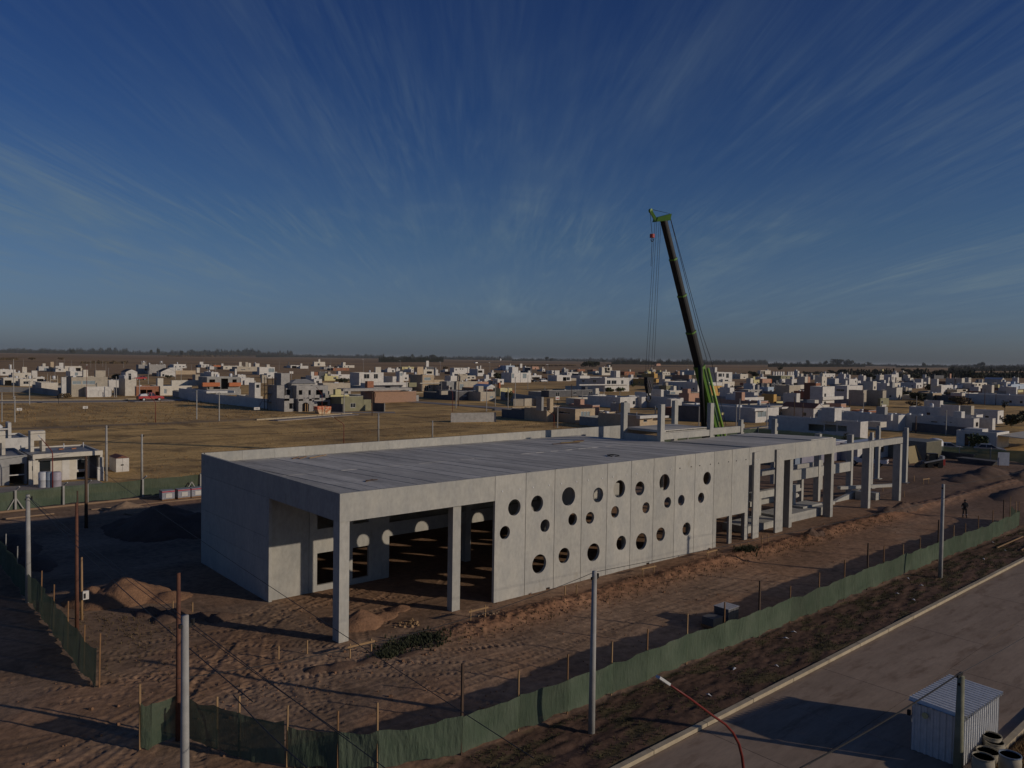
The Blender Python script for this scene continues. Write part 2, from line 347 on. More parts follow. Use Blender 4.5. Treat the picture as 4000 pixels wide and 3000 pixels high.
# wheel and tread marks pressed into the dirt
def track(pts, w=.42, dep=.05, lug=.42, sm=True):
    global HZ
    P = np.array(pts, float); d = np.r_[0, np.cumsum(np.hypot(*np.diff(P, axis=0).T))]; n = max(8, int(d[-1]/.25)); u = np.linspace(0, d[-1], n)
    k = np.arange(len(P))
    X = np.interp(u, d, P[:, 0]); Y = np.interp(u, d, P[:, 1])
    for _ in range(12 if sm else 0):
        X[1:-1] = (X[:-2]+2*X[1:-1]+X[2:])/4; Y[1:-1] = (Y[:-2]+2*Y[1:-1]+Y[2:])/4
    X += (vn(u*.3, u*0, int(abs(P[0, 0])*10))-.5)*.4; Y += (vn(u*.3, u*0+5, int(abs(P[0, 1])*10))-.5)*.4
    TX = np.gradient(X); TY = np.gradient(Y); ln = np.hypot(TX, TY)+1e-9; TX /= ln; TY /= ln
    i0, i1 = np.searchsorted(xs, [X.min()-1, X.max()+1]); 
    i1 = min(i1, np.searchsorted(xs, 30)); 
    if i1 <= i0: return
    for a in range(0, n, 12):           # march along the track in short windows
        b = min(n, a+14); x0, x1 = X[a:b].min()-.8, X[a:b].max()+.8; y0, y1 = Y[a:b].min()-.8, Y[a:b].max()+.8
        ia, ib = np.searchsorted(xs, [x0, x1]); ja, jb = np.searchsorted(ys, [y0, y1])
        if ib <= ia or jb <= ja or x0 > 30: continue
        gx_, gy_ = GX[ja:jb, ia:ib], GY[ja:jb, ia:ib]
        D = (gx_[..., None]-X[a:b])**2+(gy_[..., None]-Y[a:b])**2; m_ = D.argmin(-1); ok = (m_ > 0) | (a == 0)
        ok &= (m_ < b-a-1) | (b == n)
        ci = m_+a; dx = gx_-X[ci]; dy = gy_-Y[ci]; v = dx*(-TY[ci])+dy*TX[ci]; uu = u[ci]+dx*TX[ci]+dy*TY[ci]
        av = np.abs(v); inside = 1-ss(w/2-.06, w/2+.06, av); rim_ = np.exp(-((av-w/2-.1)/.09)**2)
        str_ = .35+.65*vn(uu*.25, uu*0+3, 77)
        dz = -dep*inside*.45+dep*.4*rim_ + (dep*.8*inside*np.sign(np.sin(2*pi*(uu/lug+av*1.1)))*.5 if lug else 0)
        HZ[ja:jb, ia:ib] += np.where(ok, dz*str_*.8, 0)
tr_ = random.Random(3)
for y0, y1, y2 in ((-5.2, -5.0, -4.9), (-6.7, -6.3, -6.2), (-7.6, -7.4, -7.0), (-9.0, -8.6, -8.6), (-5.8, -6.9, -7.8), (-10.2, -9.7, -10.0), (-8.4, -7.7, -6.4), (-11.2, -10.9, -10.9)):
    track([(-9, y0-1.2), (-2, y0), (8, y1), (18, y2), (30, y2+.3)], tr_.choice((.4, .5)), .03, tr_.choice((.34, .36, 0, 0)))
for p in ([(-16, -7), (-11, -3.6), (-6, -2.2), (0, -3.5), (6, -5)], [(-16, -5.2), (-11, -1.8), (-5, -.8), (1, -2.6), (7, -5.6)], [(-16, -9), (-12, -5.4), (-9, -2.6), (-6, 1), (-3, 5), (0, 8), (4, 8.3)],
          [(-15, -10.2), (-10.2, -4), (-7.4, -.5), (-4.6, 3), (-1, 6), (3, 7)], [(-12, 2.5), (-8, 1.2), (-4, 2.2), (-1, 5.5), (3, 8)], [(-9, 4.6), (-4, 3.4), (1, 3.8), (6, 5.2), (8, 7.6)],
          [(-6, -3), (-5, 0), (-3.6, 3), (-2, 6.4)], [(-4.6, -3.4), (-3.7, 0), (-2.4, 3.4), (-.6, 6)], [(-9, 1.4), (-5, -.6), (-1.5, -4), (2, -6.4)], [(-8, 3), (-4, .8), (-.5, -2.6), (3, -5.6)],
          [(1, 4), (5, 3.2), (9, 4.6), (12, 7)], [(.8, 6.6), (5, 5.6), (10, 3.4), (14, 3)], [(-7, 7.5), (-3, 7), (1, 7.6), (5, 7.8)], [(-7, 6), (-3, 5.4), (1, 5.8), (6, 7.2)]):
    track(p, tr_.choice((.38, .45, .5)), .05, .34)
for k in range(16):
    a0 = tr_.uniform(0, 6.28); cx, cy = tr_.uniform(-8, 4), tr_.uniform(-7, 6); r0 = tr_.uniform(4, 12); q0 = tr_.uniform(0, 6.28)
    track([(cx+r0*(cos(q0+u*.25)-cos(q0)), cy+r0*(sin(q0+u*.25)-sin(q0))) for u in range(6)], tr_.choice((.4, .5)), .04, .34)
for k in range(9):
    o = k*.75; track([(-19, -13.6+o*.9), (-14, -10.6+o*.8), (-10.6, -6.2+o*.62), (-8.6, -3+o*.45), (-7, 0+o*.3)], .2, .02, 0)
for k in range(5): track([(-19.5, -3.4+k*.8), (-15, -3.9+k*.7), (-11.6, -3.4+k*.45), (-8, -1.5+k*.4)], .3, .025, .3 if k % 2 else 0)
# colour of the ground itself: soil, dry grass, streets worn into it
def lerp3(a, b, t): return a+(b-a)*t[..., None]
def gcol(x, y):
    n1 = fbm(x*.18, y*.18, 4, 40); n2 = fbm(x*.9, y*.9, 4, 41); n3 = fbm(x*.02, y*.05, 4, 42)
    red = np.array([.285, .172, .104]); brn = np.array([.27, .180, .118]); dk = np.array([.135, .090, .062]); gold = np.array([.60, .39, .155]); gold2 = np.array([.42, .275, .12]); far = np.array([.33, .215, .115]); pale = np.array([.20, .165, .135])
    c = lerp3(np.broadcast_to(brn, x.shape+(3,)), red, ss(.40, .62, n1)); c = lerp3(c, dk, ss(.55, .8, n2)*.45)
    # soil heaped beside the building: redder
    c = lerp3(c, np.array([.25, .125, .068]), np.exp(-((y+2.6)/1.5)**2)*ss(2, 8, x)*(x < 100)*.85)
    c = lerp3(c, red, ss(0, 1, x)*(1-ss(52, 53, x))*ss(-1, .5, y)*(1-ss(20, 21, y))*.6)
    verge = ss(-.4, .3, FY(x)-y)*ss(-8.8, -8.5, y-KY(x)+0*x)
    c = lerp3(c, lerp3(np.broadcast_to(np.array([.105, .064, .045]), x.shape+(3,)), np.array([.085, .066, .036]), ss(.52, .66, fbm(x*.8, y*2.2, 4, 44))), verge*(x > -9))
    c = lerp3(c, lerp3(np.broadcast_to(np.array([.19, .115, .05]), x.shape+(3,)), np.array([.10, .075, .04]), ss(.4, .6, n2)), 1-ss(-26.2, -25.8, y-.0145*x))
    # right part of the site, trampled dark
    c = lerp3(c, np.array([.15, .10, .073]), ss(56, 75, x)*(1-ss(112, 116, x))*.7*(y < 45))
    town = ss(60, 66, y+(x > 40)*0); 
    g = lerp3(np.broadcast_to(gold, x.shape+(3,)), gold2, ss(.38, .66, fbm(x*.06, y*.16, 5, 45))); g = lerp3(g, np.array([.12, .085, .05]), ss(.58, .75, fbm(x*.3, y*.6, 4, 46))*.6)
    grass = ss(50.5, 53, y+(fbm(x*.3, y*.3, 3, 47)-.5)*3)
    grass = np.maximum(grass, ss(122, 126, x))
    c = lerp3(c, g, grass)
    pth = np.exp(-((y-139-.02*(x-20)+(n1-.5)*2)/1.6)**2)*(x < 95); c = lerp3(c, np.array([.19, .155, .12]), pth*.85)
    c = lerp3(c, far*(.85+.3*n3[..., None]), ss(330, 620, np.hypot(x, y)))
    strips = vn(x*.0+y*.012+x*.002, x*.0016, 50); c = lerp3(c, np.array([.33, .21, .10]), ss(.5, .8, strips)*ss(420, 700, y)*.8)
    strips = vn(y*.006+x*.001, x*.0011+9, 51); c = lerp3(c, np.array([.15, .11, .075]), ss(.55, .75, strips)*ss(500, 800, y)*.8)
    c = lerp3(c, np.array([.11, .115, .055]), ss(520, 600, x)*(1-ss(700, 800, x))*ss(350, 400, y)*(1-ss(600, 700, y))*.6)
    return c
CC = gcol(GX, GY)
nv = GX.size; ny, nx = GX.shape
me = bpy.data.meshes.new('ground'); idx = np.arange(nv).reshape(ny, nx)
fq = np.stack([idx[:-1, :-1], idx[:-1, 1:], idx[1:, 1:], idx[1:, :-1]], -1).reshape(-1, 4)
me.vertices.add(nv); me.vertices.foreach_set('co', np.stack([GX, GY, HZ], -1).ravel().astype(np.float32))
me.loops.add(fq.size); me.loops.foreach_set('vertex_index', fq.ravel().astype(np.int32)); me.polygons.add(len(fq)); me.polygons.foreach_set('loop_start', np.arange(0, fq.size, 4, dtype=np.int32)); me.polygons.foreach_set('loop_total', np.full(len(fq), 4, np.int32))
at_ = me.attributes.new('soil', 'FLOAT_COLOR', 'POINT'); at_.data.foreach_set('color', np.concatenate([CC, np.ones(CC.shape[:2]+(1,))], -1).ravel().astype(np.float32))
me.update(); me.validate()
me.polygons.foreach_set('use_smooth', [True]*len(me.polygons))
m = bpy.data.materials.new('ground'); m.use_nodes = True; t = m.node_tree; b = t.nodes['Principled BSDF']; b.inputs['Roughness'].default_value = .95; b.inputs['Specular IOR Level'].default_value = .1
va = t.nodes.new('ShaderNodeAttribute'); va.attribute_name = 'soil'; geo = t.nodes.new('ShaderNodeNewGeometry')
def nz(sc, d, st=(1, 1, 1), ro=.6):
    mp = t.nodes.new('ShaderNodeMapping'); mp.inputs['Scale'].default_value = st; t.links.new(geo.outputs['Position'], mp.inputs[0])
    n = t.nodes.new('ShaderNodeTexNoise'); n.inputs['Scale'].default_value = sc; n.inputs['Detail'].default_value = d; n.inputs['Roughness'].default_value = ro; t.links.new(mp.outputs[0], n.inputs['Vector']); return n.outputs['Fac']
def mrg(s, a, b_, c, d):
    n = t.nodes.new('ShaderNodeMapRange'); t.links.new(s, n.inputs[0])
    for i_, v_ in enumerate((a, b_, c, d)): n.inputs[i_+1].default_value = v_
    return n.outputs[0]
s1 = mrg(nz(2.4, 9), .3, .7, .68, 1.3); s2 = mrg(nz(.09, 7, (1, 2.4, 1)), .35, .65, .76, 1.22); s3 = mrg(nz(.012, 8, (1, 3.2, 1)), .35, .65, .85, 1.15)
f_ = mth('MULTIPLY', mth('MULTIPLY', s1, s2, tree=t), s3, tree=t)
vm = t.nodes.new('ShaderNodeVectorMath'); vm.operation = 'SCALE'; t.links.new(va.outputs['Color'], vm.inputs[0]); t.links.new(f_, vm.inputs['Scale']); t.links.new(vm.outputs[0], b.inputs['Base Color'])
bp = t.nodes.new('ShaderNodeBump'); bp.inputs['Distance'].default_value = .03; bp.inputs['Strength'].default_value = .8
t.links.new(mth('ADD', nz(6.5, 8), mth('MULTIPLY', nz(.9, 5), .7, tree=t), tree=t), bp.inputs['Height']); t.links.new(bp.outputs[0], b.inputs['Normal'])
me.materials.append(m); g = bpy.data.objects.new('ground', me); COL.objects.link(g); g['kind'] = 'structure'
def gh(x, y):
    i = int(np.clip(np.searchsorted(xs, x), 1, nx-1)); j = int(np.clip(np.searchsorted(ys, y), 1, ny-1))
    return float((HZ[j-1, i-1]+HZ[j, i])/2)
# ---- concrete road with its slabs, kerbs
def structure(name):
    o = bpy.data.objects.new(name, None); COL.objects.link(o); o['kind'] = 'structure'; o['_o'] = (0, 0, 0); return o
road = structure('road')
for r_ in range(2):
    for k in range(-8, 26):
        x0 = k*5.0+2; x1 = x0+4.98; ya, yb = -4.19*r_-.01, -4.19*(r_+1)+.01; z = -.115
        q = [(x0, KY(x0)+yb), (x1, KY(x1)+yb), (x1, KY(x1)+ya), (x0, KY(x0)+ya)]
        MB().hexa([(a, b_, z-.15) for a, b_ in q]+[(a, b_, z+.004*((k+r_) % 2)) for a, b_ in q]).build('slab', 'road_concrete', road)
mb = MB(); q = [(-38, KY(-38)-8.6), (132, KY(132)-8.6), (132, KY(132)), (-38, KY(-38))]
mb.add([(a, b_, -.135) for a, b_ in q], [(0, 1, 2, 3)]).build('joint_bed', 'dirt_dark', road)
for nm, off, s_ in (('kerb', .02, 1), ('kerb', -8.66, 1)):
    kb = structure(nm)
    for k in range(-10, 34):
        x0 = k*3.5+.4; x1 = x0+3.465; dz = .012*rnd.random()
        q = [(x0, KY(x0)+off), (x1, KY(x1)+off), (x1, KY(x1)+off+.24), (x0, KY(x0)+off+.24)]
        MB().hexa([(a, b_, -.3) for a, b_ in q]+[(a, b_, .045+dz) for a, b_ in q]).build('kerb_stone', 'kerb', kb)
# ---- heaps of soil and sand
def mound(label, peaks, m, name='dirt_pile', cat='dirt pile', rough=.14, n=54, cell=None):
    P = np.array([(p[0], p[1]) for p in peaks]); rad = max(max(p[2], p[3]) for p in peaks)*1.25
    x0, y0 = P.min(0)-rad; x1, y1 = P.max(0)+rad
    gx_, gy_ = np.meshgrid(np.linspace(x0, x1, n), np.linspace(y0, y1, n)); z = np.zeros_like(gx_)
    for (cx, cy, rx, ry, h, *ro) in peaks:
        a = ro[0] if ro else 0; dx = gx_-cx; dy = gy_-cy; u_ = (dx*cos(a)+dy*sin(a))/rx; v_ = (-dx*sin(a)+dy*cos(a))/ry
        d_ = np.hypot(u_, v_)*(1+(fbm(gx_*.8, gy_*.8, 3, 60)-.5)*.35); z = np.maximum(z, h*(np.clip(1-d_, 0, 1))**.92)
    z = z + (z > .02)*((fbm(gx_*1.6, gy_*1.6, 4, 61)-.5)*rough*2+(fbm(gx_*6, gy_*6, 2, 62)-.5)*.12)*np.clip(z*2, 0, 1)
    base = ghgt(gx_, gy_); zz_ = np.where(z > .03, base+z, base-.12)
    mb = MB(); mb.v = [(float(a), float(b_), float(c)) for a, b_, c in zip(gx_.ravel(), gy_.ravel(), zz_.ravel())]
    zf = z.ravel()
    for j in range(n-1):
        for i in range(n-1):
            q = (j*n+i, j*n+i+1, (j+1)*n+i+1, (j+1)*n+i)
            if max(zf[k] for k in q) > .03: mb.f.append(q)
    o = mb.build(name, m, org=(float(P[0][0]), float(P[0][1]), 0.0), smooth=True); o['label'] = label; o['category'] = cat; return o
# ============================================================ MAIN BUILDING
TH = .2
B = thing('concrete_building', (0, 0, 0), 'long unfinished precast concrete building with round holes in its front wall', 'building')
def part(mb, name, m='concrete', **k): return mb.build(name, m, B, **k)
def bx(name, x0, y0, z0, x1, y1, z1, m='concrete', parent=None, **k): return MB().box(x0, y0, z0, x1, y1, z1).build(name, m, parent or B, **k)
# front panels with round and square openings
HOLES = [(11.93,5.72,.51),(11.19,4.26,.41),(14.10,1.87,.61),(13.83,5.74,.52),(14.55,4.25,.41),(16.31,2.06,.51),(16.63,5.91,.61),(17.05,4.35,.41),(18.70,4.24,.41),(19.11,1.85,.61),(19.46,5.71,.51),(21.22,4.35,.41),(21.62,5.92,.61),(21.93,2.08,.51),(23.83,5.73,.51),(24.56,4.26,.41),(24.12,1.87,.61),(26.64,5.92,.61),(27.05,4.37,.41),(26.31,2.09,.51),(28.71,4.36,.41),(29.44,2.07,.51),(31.22,4.28,.41),(31.95,5.74,.51)]
XP = 10.365; HT = 7.78
def roofz(y): return 7.775-.0315*y
for k in range(11):
    x0 = XP+2.5*k+.02; x1 = XP+2.5*(k+1)-.02
    if k == 10: x1 = 37.80
    polys = [[(x0, -.03), (x1, -.03), (x1, HT), (x0, HT)]]
    for hx, hz, hr in HOLES:
        if x0 < hx < x1: polys.append([(hx+hr*cos(-2*pi*i/40), hz+hr*sin(-2*pi*i/40)) for i in range(40)])
    if k in (9, 10):
        a, b_ = ((33.32, 35.1) if k == 9 else (35.5, 37.37)); polys.append([(a, .1), (a, 2.4), (b_, 2.4), (b_, .1)])
    if k in (1, 5): a = x1-.62; polys[0] = [(x0, -.03), (a, -.03), (a, .22), (a+.34, .22), (a+.34, -.03), (x1, -.03), (x1, HT), (x0, HT)]
    tris = tessellate_polygon([[Vector((p[0], p[1], 0)) for p in q] for q in polys]); fl = [p for q in polys for p in q]
    mb = MB(); n = len(fl); vs = [(x, 0, z) for x, z in fl]+[(x, TH, z) for x, z in fl]; fs = []
    for a, b_, c in tris:
        v = [fl[a], fl[b_], fl[c]]; area = (v[1][0]-v[0][0])*(v[2][1]-v[0][1])-(v[2][0]-v[0][0])*(v[1][1]-v[0][1])
        if area < 0: a, c = c, a
        fs += [(a, b_, c), (c+n, b_+n, a+n)]
    o_ = 0
    for q in polys:
        L_ = len(q)
        for i in range(L_): j = (i+1) % L_; fs.append((o_+i, o_+i+n, o_+j+n, o_+j))
        o_ += L_
    mb.add(vs, fs); pn = part(mb, 'wall_panel')
    for u in (.55, 1.95):
        MB().tube([(x0+u, -.03, 6.82), (x0+u, .0, 6.82)], .045, 8).build('anchor', 'galv' if k < 7 else 'black', pn)
jb = MB()
for k in range(1, 11): jb.box(XP+2.5*k-.03, .06, 0, XP+2.5*k+.03, .16, HT-.02)
part(jb, 'joint_seal', 'joint')
bx('sill', 33.2, -.12, -.02, 37.5, -.004, .1)
# fascia beams
bx('fascia', .0, 0, 6.29, XP-.012, TH, HT); bx('fascia', 37.83, 0, 6.31, 45.27, TH, HT-.01); bx('fascia', 45.30, 0, 6.34, 52.7, TH, HT-.02)
bx('fascia', 0, TH+.004, 6.29, .18, 8.84, HT)
# pilaster panels in front of the open frame
for a, b_ in ((38.36, 39.27), (41.86, 43.09)):
    pl = bx('pilaster', a, -.17, -.03, b_, -.004, 7.36)
    for u in (.3, .7): MB().tube([(a+(b_-a)*u, -.2, 6.75), (a+(b_-a)*u, -.17, 6.75)], .045, 8).build('anchor', 'galv', pl)
bx('column', 38.0, .24, -.02, 38.3, .74, 7.4)
# left wall: stacked horizontal panels
for z0, z1 in ((-.03, 2.43), (2.445, 3.87), (3.885, 6.29), (6.305, HT)):
    bx('wall_panel', 0, 8.86, z0, .18, 20.06, z1)
bx('joint_seal', .05, 8.9, 0, .14, 20, 7.6, 'joint')
bx('end_post', .0, 8.66, 0, .2, 8.85, 6.28)
# inner wall on the long axis, with window openings
def wallpart(name, *a, m='concrete'): mb = MB(); wall(mb, *a); return part(mb, name, m)
wallpart('wall_panel', 'x', .215, 2.69, -.03, 6.9, 8.86, .2)
wallpart('wall_panel', 'x', 2.72, 8.03, -.03, 6.9, 8.86, .2, [(3.26, .38, 5.3, 2.42), (5.77, .36, 6.97, 2.4), (3.26, 3.95, 5.3, 5.5), (5.77, 3.95, 6.97, 5.5)])
# front columns
for x in (0, 7.4): bx('column', x+.03, .24 if x else .05, -.03, x+.6, .72, 6.28 if not x else 7.3)
cols_in = [(8.04, 8.86), (15, 8.86), (22.5, 8.86), (30, 8.86), (37.5, 8.7), (45.1, 8.7)]
for x, y in cols_in[:4]: bx('column', x, y, -.03, x+.5, y+.5, 7.1)
for k, (x0, x1) in enumerate(((8.56, 14.98), (15.52, 22.48))):
    bx('beam', x0, 8.92, 2.78, x1, 9.3, 3.7)
for x0, x1 in ((8.56, 14.98), (15.52, 22.48), (22.96, 29.98), (30.5, 37.4)): bx('beam', x0, 9.05, 6.85, x1, 9.3, 7.25)
for x, y in ((15.36, .26), (22.86, .26), (30.36, .26)): bx('column', x-.15, y, -.03, x+.15, y+.4, 7.3)
# back wall: 2.5 m panels that rise above the roof as the parapet
for k in range(18):
    x0 = .41+2.5*k; x1 = x0+2.485
    if k == 0: x0 = .2
    if x0 > 43: break
    bx('parapet_panel', x0, 20.0, -.03, x1, 20.15, 7.84)
jb = MB()
for k in range(1, 18): jb.box(.41+2.5*k-.03, 20.04, 0, .41+2.5*k+.02, 20.12, 7.8)
part(jb, 'joint_seal', 'joint')
bx('parapet_panel', .004, 20.07, -.03, .18, 20.15, 7.84)
# roof of long hollow-core planks, each running front to back
def plank(x0, x1, y0, y1, dz=0, th=.2):
    z0, z1 = roofz(y0)+dz, roofz(y1)+dz
    p = [(x0, y0), (x1, y0), (x1, y1), (x0, y1)]; zt = [z0, z0, z1, z1]
    MB().hexa([(a, b_, z-th) for (a, b_), z in zip(p, zt)]+[(a, b_, z) for (a, b_), z in zip(p, zt)]).build('roof_plank', 'concrete_roof', B)
x = .2; k = 0
while x < 37.6:
    g_ = .055 if k % 3 else .10; d1 = rnd.uniform(-.012, .012); d2 = rnd.uniform(-.012, .012)
    ye = 19.98
    plank(x, min(x+1.2, 37.7)-g_, .22, 9.05, d1); plank(x, min(x+1.2, 37.7)-g_, 9.09, ye, d2-.004)
    x += 1.205; k += 1
while x < 47.2:
    plank(x, x+1.17, .22, 8.9, -.02); x += 1.205
x += .02
while x < 52.4:
    plank(x, min(x+1.17, 52.6), .22, 8.9, .05); x += 1.205
part(MB().hexa([(.25, .3, 7.2), (46, .3, 7.2), (46, 8.8, 7.0), (.25, 8.8, 7.0), (.25, .3, 7.3), (46, .3, 7.3), (46, 8.8, 7.1), (.25, 8.8, 7.1)]), 'under_plank_sheet', 'concrete_roof')  # unseen sheet under the planks, set low so the joints above fall dark
part(MB().hexa([(.25, 9.3, 6.98), (37.6, 9.3, 6.98), (37.6, 19.9, 6.7), (.25, 19.9, 6.7), (.25, 9.3, 7.14), (37.6, 9.3, 7.14), (37.6, 19.9, 6.84), (.25, 19.9, 6.84)]), 'under_plank_sheet', 'concrete_roof')  # unseen rear sheet, likewise lowered to leave the plank joints in shade
mb = MB()
for xx in np.arange(14, 33, 1.6): mb.box(xx, 9.05, 7.46, xx+.9, 9.085, 7.497)
part(mb, 'grout_line', 'white', kind='stuff')
# upper storey: four columns, two beams and a small slab
for x, y, zt in ((37.45, 13.4, 10.85), (37.45, 8.95, 10.9), (45.15, 8.95, 10.82), (45.2, 13.3, 10.85)):
    bx('column', x, y, -.03, x+.55, y+.42, zt)
bx('beam', 38.02, 9.0, 7.62, 45.13, 9.3, 8.22); bx('beam', 38.02, 13.5, 7.62, 45.18, 13.8, 8.22); bx('beam', 37.5, 9.4, 7.0, 37.8, 13.38, 7.95)
for k in range(3):
    y0 = 9.25+1.45*k; sl = bx('roof_plank', 38.1, y0, 8.24, 45.1, y0+1.42, 8.46, 'concrete_roof')
mb = MB()
for k in range(34): mb.box(38.6+.19*k, 9.22, 8.29, 38.7+.19*k, 9.252, 8.40)  # black blocks stand in for the darkness inside the open plank cores
part(mb, 'plank_core_shade', 'black', kind='stuff')
bx('wall_panel', 37.72, .3, 2.95, 37.82, 8.68, 7.2); bx('wall_panel', 37.86, 9.42, 2.95, 37.96, 13.3, 6.7)  # unseen cross walls added inside to keep sun off the back wall
bx('wall_panel', 37.86, 14, 2.95, 37.96, 19.98, 6.6)  # rear piece of the added sun-blocking cross wall
# corbels
for x, y, z in ((45.72, 9.0, 7.3), (45.72, 9.0, 6.7)): bx('corbel', x, y, z, x+.25, y+.36, z+.3)
# frame to the right: front row
FR = [(44.86, .24, 6.3), (52.45, .24, 6.32), (60.0, .05, 6.36), (67.35, .05, 6.3)]
for x, y, zt in FR: bx('column', x, y, -.03, x+.5, y+.75, zt)
bx('corbel', 59.9, .02, 6.36, 60.2, .5, 7.0)
bx('beam', 52.72, .03, 6.38, 59.88, .45, 7.02); bx('beam', 60.22, .03, 6.38, 67.85, .45, 7.02)
# middle row at 5.5 m
for x, y, zt in ((52.3, 5.5, 3.8), (60.2, 5.5, 7.3), (67.6, 5.5, 6.85)): bx('column', x, y, -.03, x+.45, y+.6, zt)
bx('beam', 52.78, 5.55, 2.72, 60.18, 5.85, 3.8); bx('beam', 60.67, 5.55, 2.72, 67.58, 5.85, 3.76)
bx('column', 57.5, 5.95, -.03, 57.9, 6.5, 2.6)
bx('column', 67.9, 9.25, -.03, 68.4, 9.75, 3.5); bx('beam', 54.0, 9.3, 2.75, 67.85, 9.6, 3.38); bx('column', 53.5, 9.25, -.03, 53.97, 9.75, 6.9)
# rear row with corbels, seen over the roof
for x, zt in ((52.5, 7.0), (60, 8.2), (67.4, 8.0), (74.6, 6.7)):
    if x in (60, 67.4):
        bx('column', x, 15.0, -.03, x+.45, 15.5, zt); bx('corbel', x+.47, 15.05, zt-1.0, x+.75, 15.45, zt-.55); bx('corbel', x+.47, 15.05, zt-1.9, x+.7, 15.45, zt-1.5)
bx('beam', 46.0, 15.05, 6.72, 59.9, 15.45, 7.45); bx('beam', 60.5, 15.05, 5.0, 67.3, 15.45, 5.7)
# ------------------------------------------------ freestanding columns at the far end
GC = 'free concrete columns beyond the frame'
def fcol(x, y, h, label, w=.45, d=.5):
    t = thing('concrete_column', (x, y, 0), label, 'column', GC)
    MB().box(x, y, -.03, x+w, y+d, h-.5).build('shaft', 'concrete', t); MB().box(x+.02, y+.02, h-.498, x+w-.02, y+d-.15, h).build('head', 'concrete', t)
    MB().box(x-.25, y-.25, -.06, x+w+.25, y+d+.25, .05).build('footing', 'concrete', t); return t
fcol(74.3, 6.2, 6.7, 'tall free concrete column with a notched head behind the last beam'); fcol(82.7, 9.1, 6.9, 'tall free concrete column nearest the white pickup')
fcol(82.2, 5.4, 6.95, 'last tall free concrete column at the right end of the frame', .48, .6)
# beams stored on low blocks
t = thing('concrete_beam', (70, 2.6, 0), 'concrete beam lying across two short concrete blocks between the last columns', 'concrete beam')
MB().beam((63.6, 4.9, 1.25), (72.2, 2.6, 1.05), .45, .32).build('beam', 'concrete', t); MB().box(64.9, 2.9, -.02, 66.3, 3.7, .95).build('block', 'concrete', t); MB().box(65.6, 1.75, -.02, 66.6, 2.6, .9).build('block', 'concrete', t)
for k, (x0, x1, y, z0, z1, lab) in enumerate(((43.6, 52.3, 3.3, 2.25, 2.9, 'long concrete beam stored high on blocks inside the open frame'), (46.2, 55.0, 5.0, 1.1, 1.55, 'flat concrete beam stored low beneath the high beam'))):
    t = thing('concrete_beam', (x0, y, 0), lab, 'concrete beam', 'precast beams stored inside the frame')
    MB().box(x0, y, z0, x1, y+.5, z1).build('beam', 'concrete', t); MB().box(x1+.004, y+.1, z0, x1+.45, y+.4, z0+.25).build('tenon', 'concrete', t)
    for xx in (x0+1.2, x1-1.3): MB().box(xx, y-.05, -.03, xx+.45, y+.55, z0-.004).build('block', 'concrete', t)
t = thing('slab_stack', (51, 1.6, 0), 'stack of wide concrete floor slabs lying between the front columns', 'slab stack')
MB().box(45.5, 1.3, .1, 54.4, 3.9, .88).build('slab', 'concrete', t); MB().box(39.6, 1.2, .08, 45.2, 3.6, .7).build('slab', 'concrete', t); MB().box(50.6, 2.0, .884, 54.2, 3.7, 1.06).build('slab', 'concrete', t)
MB().box(45.6, 1.4, -.03, 46.0, 3.8, .098).build('bearer', 'wood', t); MB().box(53.6, 1.4, -.03, 54.0, 3.8, .098).build('bearer', 'wood', t)
t = thing('concrete_lintel', (60.5, 3.4, 0), 'pale concrete wedge pieces lying on the dirt behind the last beam frame', 'concrete piece')
MB().hexa([(61.2, 4.2, 0), (66.4, 3.9, 0), (66.4, 4.3, 0), (61.2, 4.6, 0), (62.2, 4.2, .25), (66.4, 3.9, .95), (66.4, 4.3, .95), (62.2, 4.6, .25)]).build('piece', 'concrete', t)
MB().box(56.6, 3.6, -.02, 60.2, 4.2, .35).build('piece', 'concrete', t)
# timber scraps on the roof
t = thing('timber_strips', (6.6, 17.6, roofz(17.6)), 'orange timber strips lying on the roof near the back parapet', 'timber')
for a, b_, mm in (((6.9, 17.4), (8.9, 18.6), 'wood_pale'), ((6.2, 17.6), (7.2, 18.5), 'wood'), ((5.8, 17.9), (6.6, 18.5), 'wood')):
    MB().beam((a[0], a[1], roofz(a[1])+.05), (b_[0], b_[1], roofz(b_[1])+.07), .09, .05).build('strip', mm, t)
t = thing('timber_strips', (3.5, 3.1, roofz(3)), 'small dark timber offcuts on the front corner of the roof', 'timber')
for a, b_ in (((3.3, 3.1), (4.0, 3.5)), ((3.5, 3.4), (4.2, 3.3))): MB().beam((a[0], a[1], roofz(3)+.04), (b_[0], b_[1], roofz(3)+.04), .07, .04).build('strip', 'wood_dark', t)
t = thing('sling', (24, 3, roofz(3)), 'black lifting sling dropped on the roof above the round holes', 'sling')
MB().tube([(24.3+.6*cos(a_*.9)*(.4+.1*a_), 3.2+.5*sin(a_*1.3), roofz(3.2)+.05) for a_ in np.arange(0, 9, .4)], .03, 5).build('strap', 'black', t)
t = thing('timber_strips', (30, 14, roofz(14)), 'dark boards and a yellow scrap lying in the middle of the roof', 'timber')
for a, b_, mm in (((28.2, 13.6), (31.2, 13.2), 'wood_dark'), ((29.6, 14.0), (32.4, 13.9), 'yellow_paint'), ((31.8, 14.5), (33, 14.4), 'rust')): MB().beam((a[0], a[1], roofz(a[1])+.05), (b_[0], b_[1], roofz(b_[1])+.05), .14, .05).build('strip', mm, t)
